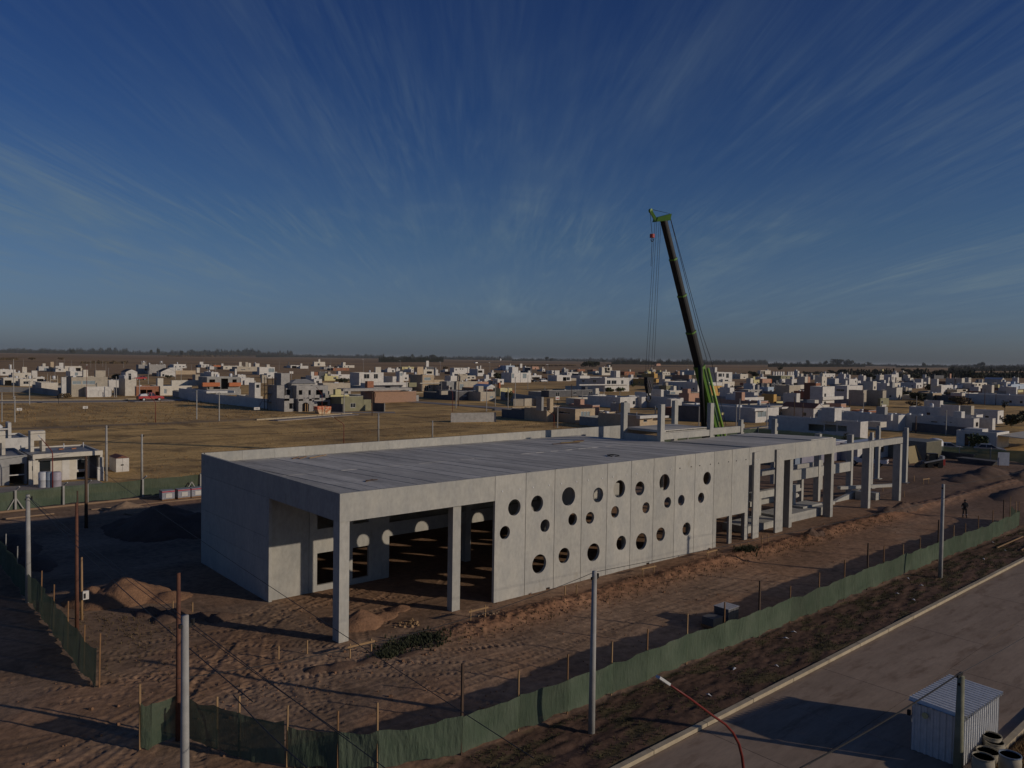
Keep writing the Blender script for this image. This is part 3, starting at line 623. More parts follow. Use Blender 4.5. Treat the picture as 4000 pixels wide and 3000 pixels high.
# ============================================================ SITE: fences, poles, wires, machines
def cloth_run(parent, pts, h0, h1, seed=0, lean=.05, step=.35, sag=.12):
    """a rippled, sagging strip of shade cloth along a polyline; one mesh per bay between posts"""
    rr = random.Random(seed)
    for i in range(len(pts)-1):
        a = Vector((*pts[i][:2], 0)); b_ = Vector((*pts[i+1][:2], 0)); L_ = (b_-a).length; n = max(3, int(L_/step)); d = (b_-a)/L_; nn = Vector((-d.y, d.x, 0)); ph = rr.random()*6; ph2 = rr.random()*6; s_ = rr.uniform(.3, 1)*sag
        mb = MB(); K = 6; vs = []; fs = []
        for k in range(n+1):
            t_ = k/n; p = a+d*L_*t_; z0 = gh(p.x, p.y)
            top = h1+z0-s_*sin(pi*t_)+.018*sin(k*1.7+ph)+.02*sin(k*.61+ph2)+(.05 if (k*7+i*3) % 11 == 0 else 0); bot = h0+z0+.05*sin(k*1.1+ph2)+.03*sin(k*2.9)
            for j in range(K+1):
                q = j/K; w = (.07*sin(k*.8+q*2.2+ph)+.03*sin(k*2.1+q*5))*sin(pi*min(1, max(0, t_)))+.05*sin(pi*q)*sin(pi*t_)
                vs.append((p.x+nn.x*(w+lean*(1-q)), p.y+nn.y*(w+lean*(1-q)), bot+(top-bot)*q))
        for k in range(n):
            for j in range(K): o = k*(K+1)+j; fs.append((o, o+K+1, o+K+2, o+1))
        mb.add(vs, fs).build('shade_cloth', 'shade_cloth', parent, smooth=True)
def stake(parent, x, y, h, m='wood', w=.07, name='post', lean=0.0):
    z = gh(x, y); MB().beam((x, y, z-.15), (x+lean, y+lean*.5, z+h), w*.85, w*.85).build(name, m, parent)
FF = thing('shade_cloth_fence', (20, -13, 0), 'long green shade cloth fence on wooden stakes between dirt track and road', 'fence')
fpts = [(-7.34, -9.82), (-6.1, -11.3), (-4.99, -12.17), (-1.98, -13.16), (0.9, -13.1), (3.6, -13.15), (6.4, -13.1), (8.8, -13.15), (11.9, -13.1), (15.0, -13.15), (18.2, -13.2), (21.5, -13.15), (24.9, -13.1), (28.2, -13.05), (31.6, -12.95), (34.1, -12.9), (37.3, -12.85), (40.2, -12.85), (43.7, -12.8), (46.6, -12.85), (48.9, -12.9), (51.6, -12.95), (55.3, -12.85), (58.5, -12.7), (62.2, -12.6), (63.4, -12.5), (66, -11.0)]
cloth_run(FF, fpts, .10, 1.5, 5)
for i, (x, y) in enumerate(fpts):
    tall = i in (3, 10, 14, 18, 23)
    m_ = 'wood_dark' if tall else rnd.choice(('wood_pale', 'wood', 'wood'))
    stake(FF, x, y+.09, (3.45 if i == 3 else 3.1) if tall else rnd.uniform(2.15, 2.6), m_, .1 if tall else .065, lean=rnd.uniform(-.06, .06))
FP = thing('shade_cloth_fence', (-10, -6, 0), 'dark green cloth fence bending round the gate pocket behind the front white pole', 'fence')
ppts = [(-11.01, -5.19), (-10.65, -5.3), (-9.6, -5.05), (-8.9, -6.9), (-8.49, -8.01), (-7.45, -9.75)]
cloth_run(FP, ppts, .06, 1.75, 9, sag=.2)
for i, (x, y) in enumerate(ppts[:-1]):
    if i != 1: stake(FP, x+(.0, 0, .12, .14, .14)[i], y+(.1, 0, .12, .1, .1)[i], (2.5, 0, 2.2, 2.0, 2.3)[i], 'wood_pale', .08)
FL = thing('shade_cloth_fence', (-11, 10, 0), 'dark green cloth fence on stakes running back along the left edge', 'fence')
lpts = [(-10.9, 1.8), (-11, 4.2), (-11, 7.6), (-10.95, 11.2), (-10.9, 14.8), (-11, 18), (-11, 22), (-11, 26.5), (-11, 31), (-11, 36), (-11, 41), (-11, 48.6)]
cloth_run(FL, lpts, .05, 1.75, 12)
for i, (x, y) in enumerate(lpts): stake(FL, x+.1, y, 2.4 if i != 1 else 2.2, 'wood' if i < 6 else 'concrete_pole', .065, lean=.05)
FB = thing('shade_cloth_fence', (20, 49, 0), 'green shade cloth fence on concrete posts along the back of the site', 'fence')
bpts = [(-14, 48.3), (-10.5, 48.6), (-7.0, 49), (-3, 49.3), (-.9, 49.4), (4.2, 49.3), (10, 49.2), (16, 49.1), (22, 49.1), (30, 49), (40, 49), (50, 49), (60, 49), (72, 49), (84, 49), (96, 49), (108, 49), (119, 49)]
cloth_run(FB, bpts, .12, 1.9, 21, step=.6)
for i, (x, y) in enumerate(bpts):
    z = gh(x, y); MB().box(x-.08, y-.2, z-.2, x+.08, y-.06, z+2.0).build('post', 'concrete_pole', FB)
    MB().beam((x, y-.13, z+1.95), (x+.25, y-.5, z+2.3), .12).build('post_tip', 'concrete_pole', FB)
for x in (-7.0, 9.0, 53, 96):
    MB().beam((x-.7, 48.9, 0), (x, 48.9, 1.25), .09).build('brace', 'concrete_pole', FB); MB().beam((x+.7, 48.9, 0), (x, 48.9, 1.25), .09).build('brace', 'concrete_pole', FB)
MB().box(-14, 48.6, -.05, 119, 48.85, .12).build('footing', 'sand', FB)
FR_ = thing('shade_cloth_fence', (115, 10, 0), 'dark green cloth fence closing the far right end of the site', 'fence')
rpts = [(119, 49), (119, 36), (118, 24), (116.5, 17), (116, 11), (117.5, 7), (119, 2), (119, -5), (118, -12)]
cloth_run(FR_, rpts, .05, 1.9, 30, step=.6)
for x, y in rpts: stake(FR_, x, y, 2.1, 'concrete_pole', .12)

# ---- poles
GP = 'concrete utility poles'
def pole(x, y, h, label, r=.12, m='concrete_pole', name='utility_pole', group=GP, cap=True, cat='pole'):
    z = gh(x, y) if -50 < x < 120 and -30 < y < 60 else 0
    t = thing(name, (x, y, z), label, cat, group)
    MB().tube([(x, y, z-.3), (x, y, z+h)], r*1.25, 12, r*.85).build('shaft', m, t, smooth=True)
    if cap:
        MB().box(x-.16, y-.05, z+h-.32, x+.16, y+.05, z+h-.22).build('bracket', 'black', t)
        MB().tube([(x+.2, y, z+h-.3), (x+.2, y, z+h-.12)], .05, 6).build('insulator', 'black', t)
    return t
pole(3.14, -14.89, 6.5, 'grey concrete pole on the verge before the round holes', .115)
pole(38.75, -14.72, 6.55, 'grey concrete pole on the verge near the right end of the fence', .12)
pole(-12.5, -14.6, 7.84, 'thick whitish pole in front, cut off by the bottom edge', .11)
pole(-11.02, 17.37, 6.4, 'pale concrete pole at the left fence in the building shadow', .13)
p5 = pole(11.74, -25.32, 3.65, 'short thick greenish pole standing against the corrugated metal shed', .145, 'olive_pole')
MB().box(11.34, -25.37, 3.45, 11.8, -25.27, 3.55).build('cross_arm', 'black', p5)
pole(-9.66, -5.2, 6.5, 'rusty brown steel pole behind the cloth of the gate pocket', .085, 'rust', 'steel_pole', None, False)
pole(-10.13, 9.28, 7.0, 'tall brown wooden pole beside the meter post', .085, 'rust', 'wooden_pole', None, False)
pole(-3.7, 36.9, 6.1, 'dark wooden pole standing in the big shadow before the left house', .12, 'wood_dark', 'wooden_pole', None, False)
pole(-4.5, 36.2, 3.3, 'short dark post leaning close to the dark wooden pole', .07, 'wood_dark', 'wooden_post', None, False)
t = pole(-9.32, 12.02, 3.5, 'pale wooden meter post carrying a white box', .06, 'wood_pale', 'meter_post', None, False)
MB().box(-9.3, 11.85, 1.15, -9.0, 12.0, 1.62).build('meter_box', 'white', t); MB().box(-9.26, 11.83, 1.22, -9.16, 11.85, 1.5).build('dial', 'black', t)
pole(4.0, 62.66, 6.45, 'grey concrete pole at the right corner of the left house'); pole(7.38, 61.0, 5.4, 'grey concrete pole behind the green fence right of the white tin locker')
def lamp(x, y, h, label, arm=(-1.2, .6), r=.06, group='red street lamps', d=1.3):
    z = gh(x, y) if -50 < x < 120 and -30 < y < 60 else 0
    t = thing('street_lamp', (x, y, z), label, 'street lamp', group)
    ax, ay = arm; hp = h*.74; pts = [(x, y, z-.2), (x, y, z+hp*.5), (x, y, z+hp*.92), (x+ax*.04, y+ay*.04, z+hp), (x+ax*.15, y+ay*.15, z+hp+(h-hp)*.16), (x+ax, y+ay, z+h)]
    MB().tube(pts, r, 8, r*.65).build('pole', 'lamp_red', t, smooth=True)
    a = Vector(pts[-1]); dd = (Vector(pts[-1])-Vector(pts[-2])).normalized()
    MB().beam(a, a+dd*.45, .13, .07).build('lamp_head', 'galv', t); return t
lamp(-2.05, 59.4, 5.6, 'red street lamp standing in front of the left house', (-1.0, .5), .06)
LQ = [gy(*Q7(a_, b_), -26.6) for a_, b_ in ((480, 1659), (472, 1590), (452, 1510), (415, 1440), (370, 1390), (290, 1335), (150, 1230), (10, 1135))]
t = thing('street_lamp', (float(LQ[0][0]), -26.6, 0), 'thin red street lamp leaning its curved arm over the near road at the bottom edge', 'street lamp', 'red street lamps')
MB().tube([(float(LQ[0][0]), -26.6, -.2)]+[tuple(q_) for q_ in LQ], .034, 8, .022).build('pole', 'lamp_red', t, smooth=True)
a = Vector(LQ[-1]); dd = (Vector(LQ[-1])-Vector(LQ[-2])).normalized(); MB().beam(a-dd*.05, a+dd*.35, .1, .05).build('lamp_head', 'galv', t)
def wire(a, b_, sag, label, r=.012, name='power_line', group='thin black power lines over the site'):
    a = Vector(a); b_ = Vector(b_); pts = [a+(b_-a)*t_+Vector((0, 0, -4*sag*t_*(1-t_))) for t_ in np.linspace(0, 1, 21)]
    mb = MB().tube(pts, r, 5); o = mb.build(name, 'cable', org=tuple(a)); o['label'] = label; o['category'] = 'cable'; 
    if group: o['group'] = group
    return o
P6 = (-11.02, 17.37, 6.3); P3 = (3.14, -14.89, 6.45); P4 = (38.75, -14.72, 6.4); P1 = (-12.7, -14.6, 7.75); P5 = (11.45, -25.32, 3.55)
wire(P6, tuple(gz(*Q5(1560, 1250), 3.4)), .3, 'thick black cable from the left fence pole down to the front white pole', .02)
wire(tuple(gz(*Q5(1440, 1210), 3.5)), tuple(gz(*Q5(1900, 1659), 4.0)), .1, 'thick black cable leaving the front white pole towards the bottom edge', .02)
wire(P6, tuple(gz(*Q6(480, 1659), 5.5)), .1, 'upper thin wire from the left fence pole to the bottom edge')
wire((-11.02, 17.37, 6.1), tuple(gz(*Q6(260, 1480), 5.2)), .25, 'lower thin wire from the left fence pole across the tyre marks')
wire((-3.7, 36.9, 5.8), tuple(gz(*Q6(1400, 1600), 5.5)), .2, 'long thin wire from the dark wooden pole past the first column')
wire(P3, (60, -15.2, 5.6), .25, 'thin wire along the verge from the middle concrete pole to the right', .012)
wire(P3, (-12.7, -14.6, 6.2), .5, 'thin wire along the verge between the two nearest concrete poles', .012)
wire(P4, (96, -13.5, 6.2), .5, 'thin wire running right from the second verge pole', .012)
wire(P5, tuple(gz(*Q7(830, 1659), 3.0)), .1, 'rope-like cable from the shed pole down to the bottom edge', .028)
wire(P5, (42, -27.0, 5.5), .5, 'thin wire from the shed pole away over the road', .012)
wire((4.0, 62.66, 6.2), (-22, 60, 6.6), .5, 'black wire over the left house roof to the left edge', .02)
wire((4.0, 62.66, 6.2), (27, 64.5, 5.6), .5, 'black wire from the left house pole into the dry field', .02)
wire((7.38, 61.0, 5.3), (-20, 55, 3.2), .4, 'lower black wire in front of the left house', .02)
wire((7.38, 61.0, 5.3), (44, 62, 4.4), .3, 'lower black wire above the field behind the roof', .02)

# ---- batter boards and survey stakes beside the walls
def batter(x0, y0, x1, y1, h, label, board=True):
    t = thing('batter_board', (x0, y0, gh(x0, y0)), label, 'batter board', 'wooden batter boards round the building')
    for x, y in ((x0, y0), (x1, y1)): stake(t, x, y, h+.06, 'wood_pale', .07)
    if board: z = max(gh(x0, y0), gh(x1, y1))+h-.08; d = Vector((x1-x0, y1-y0, 0)).normalized()*.18; MB().beam((x0-d.x, y0-d.y-.05, z), (x1+d.x, y1+d.y-.05, z), .03, .1).build('board', 'wood_pale', t)
batter(-.48, -2.04, .69, -2.08, .66, 'wooden batter board right at the foot of the corner column'); batter(7.2, -1.82, 8.23, -1.84, .62, 'wooden batter board at the foot of the second column')
batter(14.57, -1.87, 15.55, -1.92, .55, 'two bare stakes below the first low round hole', False); batter(22.26, -1.69, 23.35, -1.78, .5, 'wooden batter board below the middle low round holes')
batter(29.62, -1.83, 30.76, -1.85, .5, 'wooden batter board just left of the square doorways'); batter(33.9, -1.9, 34.9, -1.95, .4, 'two short stakes beside a dark weed below the doorways', False)
batter(37.4, -1.63, 38.32, -1.65, .6, 'two stakes before the first flat pilaster', False); batter(-4.9, 10.6, -4.1, 9.7, .5, 'two low stakes left of the shaded side wall', False)
batter(-3.3, -.1, -1.9, -.3, .62, 'lone pair of stakes left of the corner column', False); batter(69.7, 1.1, 70.8, .9, .6, 'two stakes right of the last front column', False)
batter(82.96, 3.6, 84.0, 3.4, .7, 'wooden batter board below the last free column'); batter(84.4, 5.3, 85.2, 5.6, .6, 'pair of stakes right of the last free column', False); batter(73.4, 4.4, 74.6, 3.4, .5, 'low batter board behind the stored beam')

# ---- heaps
mound('reddish soil heap with a sunlit top beside the left fence', [(-6.4, 14.9, 2.6, 2.3, 1.3), (-7.8, 15.4, 2.0, 1.7, .85), (-4.4, 13.2, 1.6, 1.3, .4)], 'dirt_red', rough=.22)
mound('small sharp sand heap beside the corner column', [(2.4, 1.9, 1.4, 1.2, .85), (3.9, 2.1, 1.0, .8, .32), (5.4, 2.6, .8, .6, .25)], 'dirt_red', 'sand_pile', 'sand pile', .05)
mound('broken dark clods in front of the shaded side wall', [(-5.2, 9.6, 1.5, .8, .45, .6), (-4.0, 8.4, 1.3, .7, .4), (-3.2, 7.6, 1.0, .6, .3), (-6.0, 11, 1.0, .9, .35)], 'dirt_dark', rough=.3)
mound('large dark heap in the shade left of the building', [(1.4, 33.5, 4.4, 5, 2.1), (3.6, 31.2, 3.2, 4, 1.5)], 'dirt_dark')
mound('pale sand heap near the back fence in the sun', [(.9, 42.6, 2.0, 1.6, .95), (2.6, 42.4, 1.5, 1.1, .4)], 'sand', 'sand_pile', 'sand pile', .05)
mound('low dark soil heap near the far left fence', [(-9.2, 33, 1.4, 5, .8), (-9, 27, 1.3, 3, .5)], 'dirt_dark')
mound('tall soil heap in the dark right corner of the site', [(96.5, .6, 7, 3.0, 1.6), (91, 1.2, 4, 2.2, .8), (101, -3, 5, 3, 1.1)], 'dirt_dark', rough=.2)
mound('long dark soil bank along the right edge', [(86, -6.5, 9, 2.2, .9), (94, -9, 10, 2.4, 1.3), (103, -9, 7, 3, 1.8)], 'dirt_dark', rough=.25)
mound('small dark clod heap on the track below the pilasters', [(43.6, -2.6, .9, .7, .4), (44.5, -2.9, .7, .5, .25)], 'dirt_dark', rough=.3)
mound('dark freshly dug soil before the last column', [(62.2, -2.4, 2.6, 1.0, .6), (59.4, -2.0, 1.6, .8, .45), (65.0, -2.6, 1.5, .7, .3)], 'dirt_dark', rough=.35)
mound('clod ridge at the foot of the corner column', [(.4, -2.9, 1.3, .5, .16, .1), (-1.3, -2.7, .9, .6, .22), (-2.4, -2.3, .7, .5, .2), (2.2, -3.5, 1.0, .4, .12)], 'dirt_dark', rough=.45)
# rubble and pale blocks: loose stones are one scatter
mb = MB()
def stone(x, y, s): z = gh(x, y); a = rnd.random()*3; c_, s_ = cos(a)*s, sin(a)*s; mb.hexa([(x-c_, y-s_, z-.03), (x+s_, y-c_, z-.03), (x+c_, y+s_, z-.03), (x-s_, y+c_, z-.03), (x-c_*.7, y-s_*.7, z+s*.9), (x+s_*.6, y-c_*.7, z+s), (x+c_*.7, y+s_*.6, z+s*.8), (x-s_*.7, y+c_*.7, z+s)])
for k in range(1500):
    x = rnd.triangular(-16, 60, 2); y = rnd.uniform(-12.5, 8) if rnd.random() < .5 else rnd.gauss(-3, 1.1)
    if x > 8.5 and 0 < y: continue
    if x > 55: continue
    stone(x, y, rnd.uniform(.02, .055) if rnd.random() < .93 else rnd.uniform(.06, .11))
o = mb.build('stones', 'dirt_red'); o['kind'] = 'stuff'
for cx, cy, lab in ((4.6, .1, 'little heap of yellowish broken blocks between the two columns'), (8.9, -1.5, 'little heap of pale rubble beside the second column')):
    t = thing('rubble_pile', (cx, cy, gh(cx, cy)), lab, 'rubble'); mb = MB()
    for k in range(26): stone(cx+rnd.gauss(0, .32), cy+rnd.gauss(0, .22), rnd.uniform(.06, .12))
    MBo = mb.build('blocks', 'wood_pale' if cx < 6 else 'sand', t); MBo['kind'] = 'stuff'
mb = MB()
# ---- pallets
GB = 'wrapped brick pallets by the back fence'
for x, lab in ((5.2, 'silver wrapped pallet with red band, set apart on the left'), (6.75, 'silver wrapped pallet in the middle of the back fence row'), (8.1, 'silver wrapped pallet partly hidden by the building corner')):
    t = thing('wrapped_pallet', (x, 46.7, 0), lab, 'pallet', GB); w = 1.22
    MB().box(x, 46.2, -.02, x+w, 47.2, .12).build('pallet_base', 'wood', t); MB().box(x, 46.2, .124, x+w, 47.2, .98).build('load', 'wrap', t); MB().box(x-.01, 46.18, .82, x+w+.01, 47.21, .93).build('band', 'wrap_red', t)
    MB().box(x+.35, 46.17, .25, x+.95, 46.19, .68).build('sheet_label', 'white', t)
for x, y, h, lab in ((18.9, -10.6, .9, 'dark pallet of stacked blocks behind the cloth fence'),):
    t = thing('block_pallet', (x, y, 0), lab, 'pallet')
    MB().box(x-.55, y-.5, -.02, x+.55, y+.5, .12).build('pallet_base', 'wood', t)
    for r_ in range(4):
        for a in range(4):
            MB().box(x-.52+.26*a, y-.48, .13+.19*r_, x-.28+.26*a, y+.48, .31+.19*r_).build('block', 'dark_grey', t)
    MB().box(x-.55, y-.5, .13+.76, x+.55, y+.5, .92).build('cover_sheet', 'wrap', t)
    t = thing('block_pallet', (x-1.3, y+.1, 0), 'smaller dark pallet just left of the block pallet', 'pallet'); MB().box(x-1.75, y-.35, -.02, x-.75, y+.5, .12).build('pallet_base', 'wood', t); MB().box(x-1.7, y-.3, .124, x-.8, y+.45, .55).build('load', 'dark_grey', t)
t = thing('timber_plank', (15.6, -11.2, .05), 'yellowish board lying on the track by the block pallets', 'timber'); MB().beam((15.2, -11.3, gh(15, -11)+.05), (16.1, -11.0, gh(16, -11)+.05), .12, .05).build('board', 'wood_pale', t)
for a, b_, lab in (((-8.6, 44.8), (-4.6, 44.9), 'long pale board lying on red soil near the left fence'), ((-.9, 44.5), (.9, 40.2), 'concrete kerb strip running down from the back fence')):
    t = thing('timber_plank' if lab[0] == 'l' else 'concrete_strip', (*a, .1), lab, 'timber' if lab[0] == 'l' else 'concrete piece'); MB().beam((*a, .1), (*b_, .1), .22, .12).build('board', 'sand', t)
t = thing('concrete_strip', (-2, 45.2, 0), 'pale concrete strip footing in front of the back fence', 'footing'); MB().box(-1.5, 45.0, -.05, 14, 45.25, .12).build('strip', 'sand', t)

# ---- corrugated metal shed by the road
S0, S1, T0, T1 = 11.98, 15.9, -25.36, -23.55; z0 = -.1
t = thing('metal_shed', (13.6, -24.5, z0), 'corrugated sheet metal shed standing on the concrete road', 'shed')
def corr(name, p0, u, v, n, amp, m):    # corrugated sheet: n ribs along u, extruded along v
    p0 = Vector(p0); u = Vector(u); v = Vector(v); nn = u.cross(v).normalized(); vs = []; fs = []
    prof = []
    for k in range(n): prof += [(k+.05, 0), (k+.38, 0), (k+.5, 1), (k+.9, 1)]
    prof.append((n, 0))
    for a, h in prof:
        q = p0+u*(a/n)+nn*h*amp; vs += [q, q+v, q-nn*.012, q+v-nn*.012]
    for k in range(len(prof)-1): o = k*4; fs += [(o, o+4, o+5, o+1), (o+2, o+3, o+7, o+6)]
    return MB().add(vs, fs).build(name, m, t)
corr('wall_sheet', (S0, T1, z0), (0, T0-T1, 0), (0, 0, 1.84), 8, -.035, 'galv'); corr('wall_sheet', (S0, T0, z0), (S1-S0, 0, 0), (0, 0, 1.68), 17, -.06, 'galv')
corr('wall_sheet', (S1, T0, z0), (0, T1-T0, 0), (0, 0, 1.66), 6, -.04, 'galv'); corr('wall_sheet', (S0, T1, z0), (S1-S0, 0, 0), (0, 0, 1.7), 17, .04, 'galv')
corr('roof_sheet', (S0-.1, T0-.1, z0+1.86), (S1-S0+.22, 0, -.16), (0, T1-T0+.22, .07), 16, .12, 'galv')
MB().box(S0-.14, T1+.02, 1.25, S0-.03, T1+.13, 1.45).build('bracket', 'black', t)
mb = MB().tube([(S0-.03, -24.05, 1.42), (S0-.07, -24.05, 1.42)], .12, 10); mb.build('sticker', 'yellow', t)
# ---- bins
for px_, py_, r, h, lab in ((1510, 1500, .37, .8, 'open pale drum nearest the shed pole'), (1915, 1470, .37, .88, 'open dark-rimmed drum at the right frame edge'), (1640, 1180, .35, .6, 'low tan drum by the shed corner'), (1580, 1415, .40, .4, 'shallow white tub between the drums'), (1680, 1275, .34, .5, 'dark bluish tub behind the white one')):
    x, y = [float(v) for v in gz(*QK(px_, py_), h-.12)[:2]]
    t = thing('drum', (x, y, -.1), lab, 'drum', 'open drums beside the metal shed'); zb = -.12
    MB().lathe(x, y, [(r*.8, zb), (r*.97, zb+h*.4), (r, zb+h*.75), (r*.93, zb+h), (r*.88, zb+h), (r*.9, zb+h*.7), (r*.75, zb+h*.25)], 20).build('body', 'ceramic', t, smooth=True)
    MB().lathe(x, y, [(r*.92, zb+h), (r*1.0, zb+h+.01), (r*1.0, zb+h+.05), (r*.92, zb+h+.05), (r*.92, zb+h)], 20).build('rim', 'ceramic' if 'rimmed' not in lab else 'plastic_blue', t)
# ---- steel tin locker, house barrels
P_ = (6.61, 69.2)
t = thing('tin_locker', (*P_, 0), 'white double-door sheet metal cabin with a brown roof in the field', 'cabin')
wm = MB(); wm.box(6.61, 69.2, 0, 8.15, 72.2, 1.72); wm.build('body', 'white', t)
for a in (6.64, 7.40): MB().box(a, 69.15, .05, a+.73, 69.19, 1.68).build('door', 'white', t)
MB().hexa([(6.55, 69.1, 1.722), (8.2, 69.1, 1.722), (8.2, 72.3, 1.722), (6.55, 72.3, 1.722), (7.3, 69.1, 1.98), (7.45, 69.1, 1.98), (7.45, 72.3, 1.98), (7.3, 72.3, 1.98)]).build('roof', 'roof_tile', t)
MB().box(7.2, 69.1, .8, 7.5, 69.15, .95).build('handle', 'black', t)

# ---- mobile crane behind the building
CY = 28.0
t = thing('mobile_crane', (80, CY, 0), 'green mobile crane with a tall raised telescopic boom behind the building', 'crane')
base = Vector((75.6, CY+.2, 2.6)); tip = Vector(gy(*QT(395, 225), CY-1.2)); base = Vector(gy(*QH(1333, 690), CY)); ax = (tip-base)
def bp_(f): return base+ax*f
collars = []
for px, py in ((675, 1440), (585, 1030), (490, 630)):
    P = Vector(gy(*QT(px, py), CY-.6)); collars.append((P-base).dot(ax)/ax.length_squared)
g0 = Vector(gy(*T(5, 985, 385), CY-.3)); cg = (g0-base).dot(ax)/ax.length_squared
secs = [0.0, cg]+collars+[1.0]; wid = [1.34, 1.2, 1.06, .94, .82]
def boom_sec(f0, f1, w, m, name='boom_section'):
    a, b_ = bp_(f0), bp_(f1); d = (b_-a).normalized(); s = d.cross(Vector((0, 0, 1))).normalized(); q = s.cross(d).normalized(); w_ = w/2; mb = MB(); vs = []; n = 8
    prof = [(-.8, -1.0), (.8, -1.0), (1, -.55), (1, .5), (.8, .95), (0, 1.1), (-.8, .95), (-1, .5), (-1, -.55)]
    for p in (a, b_):
        for u, v in prof: vs.append(p+s*u*w_+q*v*w_*.85)
    K = len(prof); fs = [(k, (k+1) % K, K+(k+1) % K, K+k) for k in range(K)]+[tuple(range(K))[::-1], tuple(range(K, 2*K))]
    return mb.add(vs, fs).build(name, m, t)
for k in range(5):
    boom_sec(secs[k], secs[k+1], wid[k], 'crane_green' if k == 0 else 'crane_dark')
    if k: cc = boom_sec(secs[k]-.003, secs[k]+.003, wid[k]*1.22, 'crane_green', 'collar')
# lift cylinder in front of the boom
d = ax.normalized(); s = d.cross(Vector((0, 0, 1))).normalized(); q = s.cross(d).normalized()
if q.y > 0: pass
rgt = Vector((RR[0], RR[1], 0)).normalized(); MB().tube([base-rgt*1.75, bp_(cg*.55)-rgt*1.25+Vector((0, -.6, 0)), bp_(cg*1.02)-rgt*.6+Vector((0, -.9, 0))], .42, 10, .3).build('lift_cylinder', 'black', t, smooth=True)
MB().tube([bp_(.0)+rgt*.55+Vector((0, -.75, 0)), bp_(cg*.98)+rgt*.45+Vector((0, -.75, 0))], .2, 8).build('hose_tube', 'crane_lime', t, smooth=True)
hd = tip+d*.1
left = Vector((RR[0], RR[1], 0)).normalized()*-1
MB().hexa([hd-left*.6+Vector((0, -.35, -.1)), hd-left*.6+Vector((0, .35, -.1)), hd+left*1.15+Vector((0, .35, -.3)), hd+left*1.15+Vector((0, -.35, -.3)), hd-left*.75+Vector((0, -.35, .75)), hd-left*.75+Vector((0, .35, .75)), hd+left*1.0+Vector((0, .35, .25)), hd+left*1.0+Vector((0, -.35, .25))]).build('boom_head', 'crane_green', t)
jib = hd+left*1.65+Vector((0, 0, 1.05))
MB().beam(hd+left*.95+Vector((0, 0, -.1)), jib, .42, .35).build('rooster_sheave', 'crane_green', t); MB().tube([jib+Vector((0, -.15, .05)), jib+Vector((0, .15, .05))], .27, 14).build('sheave', 'crane_green', t)
mb = MB(); mb.tube([jib+Vector((0, 0, .25)), hd-left*.7+Vector((0, 0, .8)), bp_(.5)-left*1.25+Vector((0, 0, .6)), bp_(cg)-left*1.6+Vector((0, 0, .8)), base-left*1.2+Vector((0, 0, 2))], .035, 5); mb.build('rope', 'cable', t)
MB().tube([hd-left*.7+Vector((0, 0, .7)), bp_(.5)-left*.95+Vector((0, 0, .5)), bp_(cg)-left*1.1+Vector((0, 0, .6))], .035, 5).build('rope', 'cable', t)
hb = Vector(gy(*T(5, 150, 700), CY-2.6))
for k, o_ in enumerate((-.75, -.35, .2, .6)):
    MB().tube([hd+left*(.75+.55*o_)+Vector((0, 0, -.3)), (hb.x+left.x*o_*.75, hb.y+left.y*o_*.75, hb.z+1.0)], .022, 5).build('rope', 'cable', t)
jl = Vector(gy(*QT(270, 380), CY-1.6)); MB().tube([jib+left*.1, jl], .03, 5).build('rope', 'cable', t)
# the carrier stands behind the roof
cx = base.x
MB().box(cx-4.5, CY-1.3, .9, cx+9.5, CY+1.3, 1.6).build('carrier', 'crane_green', t); MB().box(cx-1.0, CY-1.2, 1.604, cx+3.4, CY+1.2, 2.4).build('superstructure', 'crane_green', t)
cb = MB().hexa([(cx+7.4, CY-1.25, 1.0), (cx+9.7, CY-1.25, 1.0), (cx+9.7, CY+1.25, 1.0), (cx+7.4, CY+1.25, 1.0), (cx+7.5, CY-1.2, 2.7), (cx+9.3, CY-1.2, 2.7), (cx+9.3, CY+1.2, 2.7), (cx+7.5, CY+1.2, 2.7)]).build('cab', 'crane_green', t); MB().box(cx+7.8, CY-1.3, 1.9, cx+9.2, CY-1.255, 2.5).build('window', 'glass', cb)
for xx in (-3.6, -2.0, 5.0, 6.8):
    for yy in (-1.15, 1.15):
        w_ = MB().tube([(cx+xx, CY+yy-.2, .62), (cx+xx, CY+yy+.2, .62)], .62, 16).build('wheel', 'tyre', t)
for xx in (-4.2, 4.2):
    MB().box(cx+xx-.2, CY-3.2, .5, cx+xx+.2, CY+3.2, .9).build('outrigger', 'crane_green', t)
# hook block and small ball hook hang from it
t2 = thing('hook_block', tuple(hb), 'black crane hook block hanging in front of the distant houses', 'hook block', 'hooks hanging from the crane')
MB().hexa([hb+Vector(v) for v in ((-.25, -.2, -.9), (.25, -.2, -.9), (.25, .2, -.9), (-.25, .2, -.9), (-.6, -.25, .3), (.6, -.25, .3), (.6, .25, .3), (-.6, .25, .3))]).build('block', 'black', t2)
MB().box(hb.x-.6, hb.y-.25, hb.z+.302, hb.x+.6, hb.y+.25, hb.z+1.1).build('sheave_case', 'black', t2)
for o_ in (-.28, .12): MB().beam(hb+Vector((o_-.25, -.27, .7)), hb+Vector((o_+.15, -.27, -.3)), .1, .03).build('stripe', 'lilac', t2)
hk = [hb+Vector((.42*sin(a), 0, -1.5-.42*cos(a)+.0)) for a in np.linspace(-2.4, 2.6, 14)]; MB().tube([hb+Vector((0, 0, -.9)), hb+Vector((0, 0, -1.15))]+[hk[-1]], .1, 8).build('shank', 'black', t2); MB().tube(hk, .1, 8).build('hook', 'black', t2)
t3 = thing('ball_hook', tuple(jl), 'small red hook weight hanging from the very tip of the boom', 'hook', 'hooks hanging from the crane')
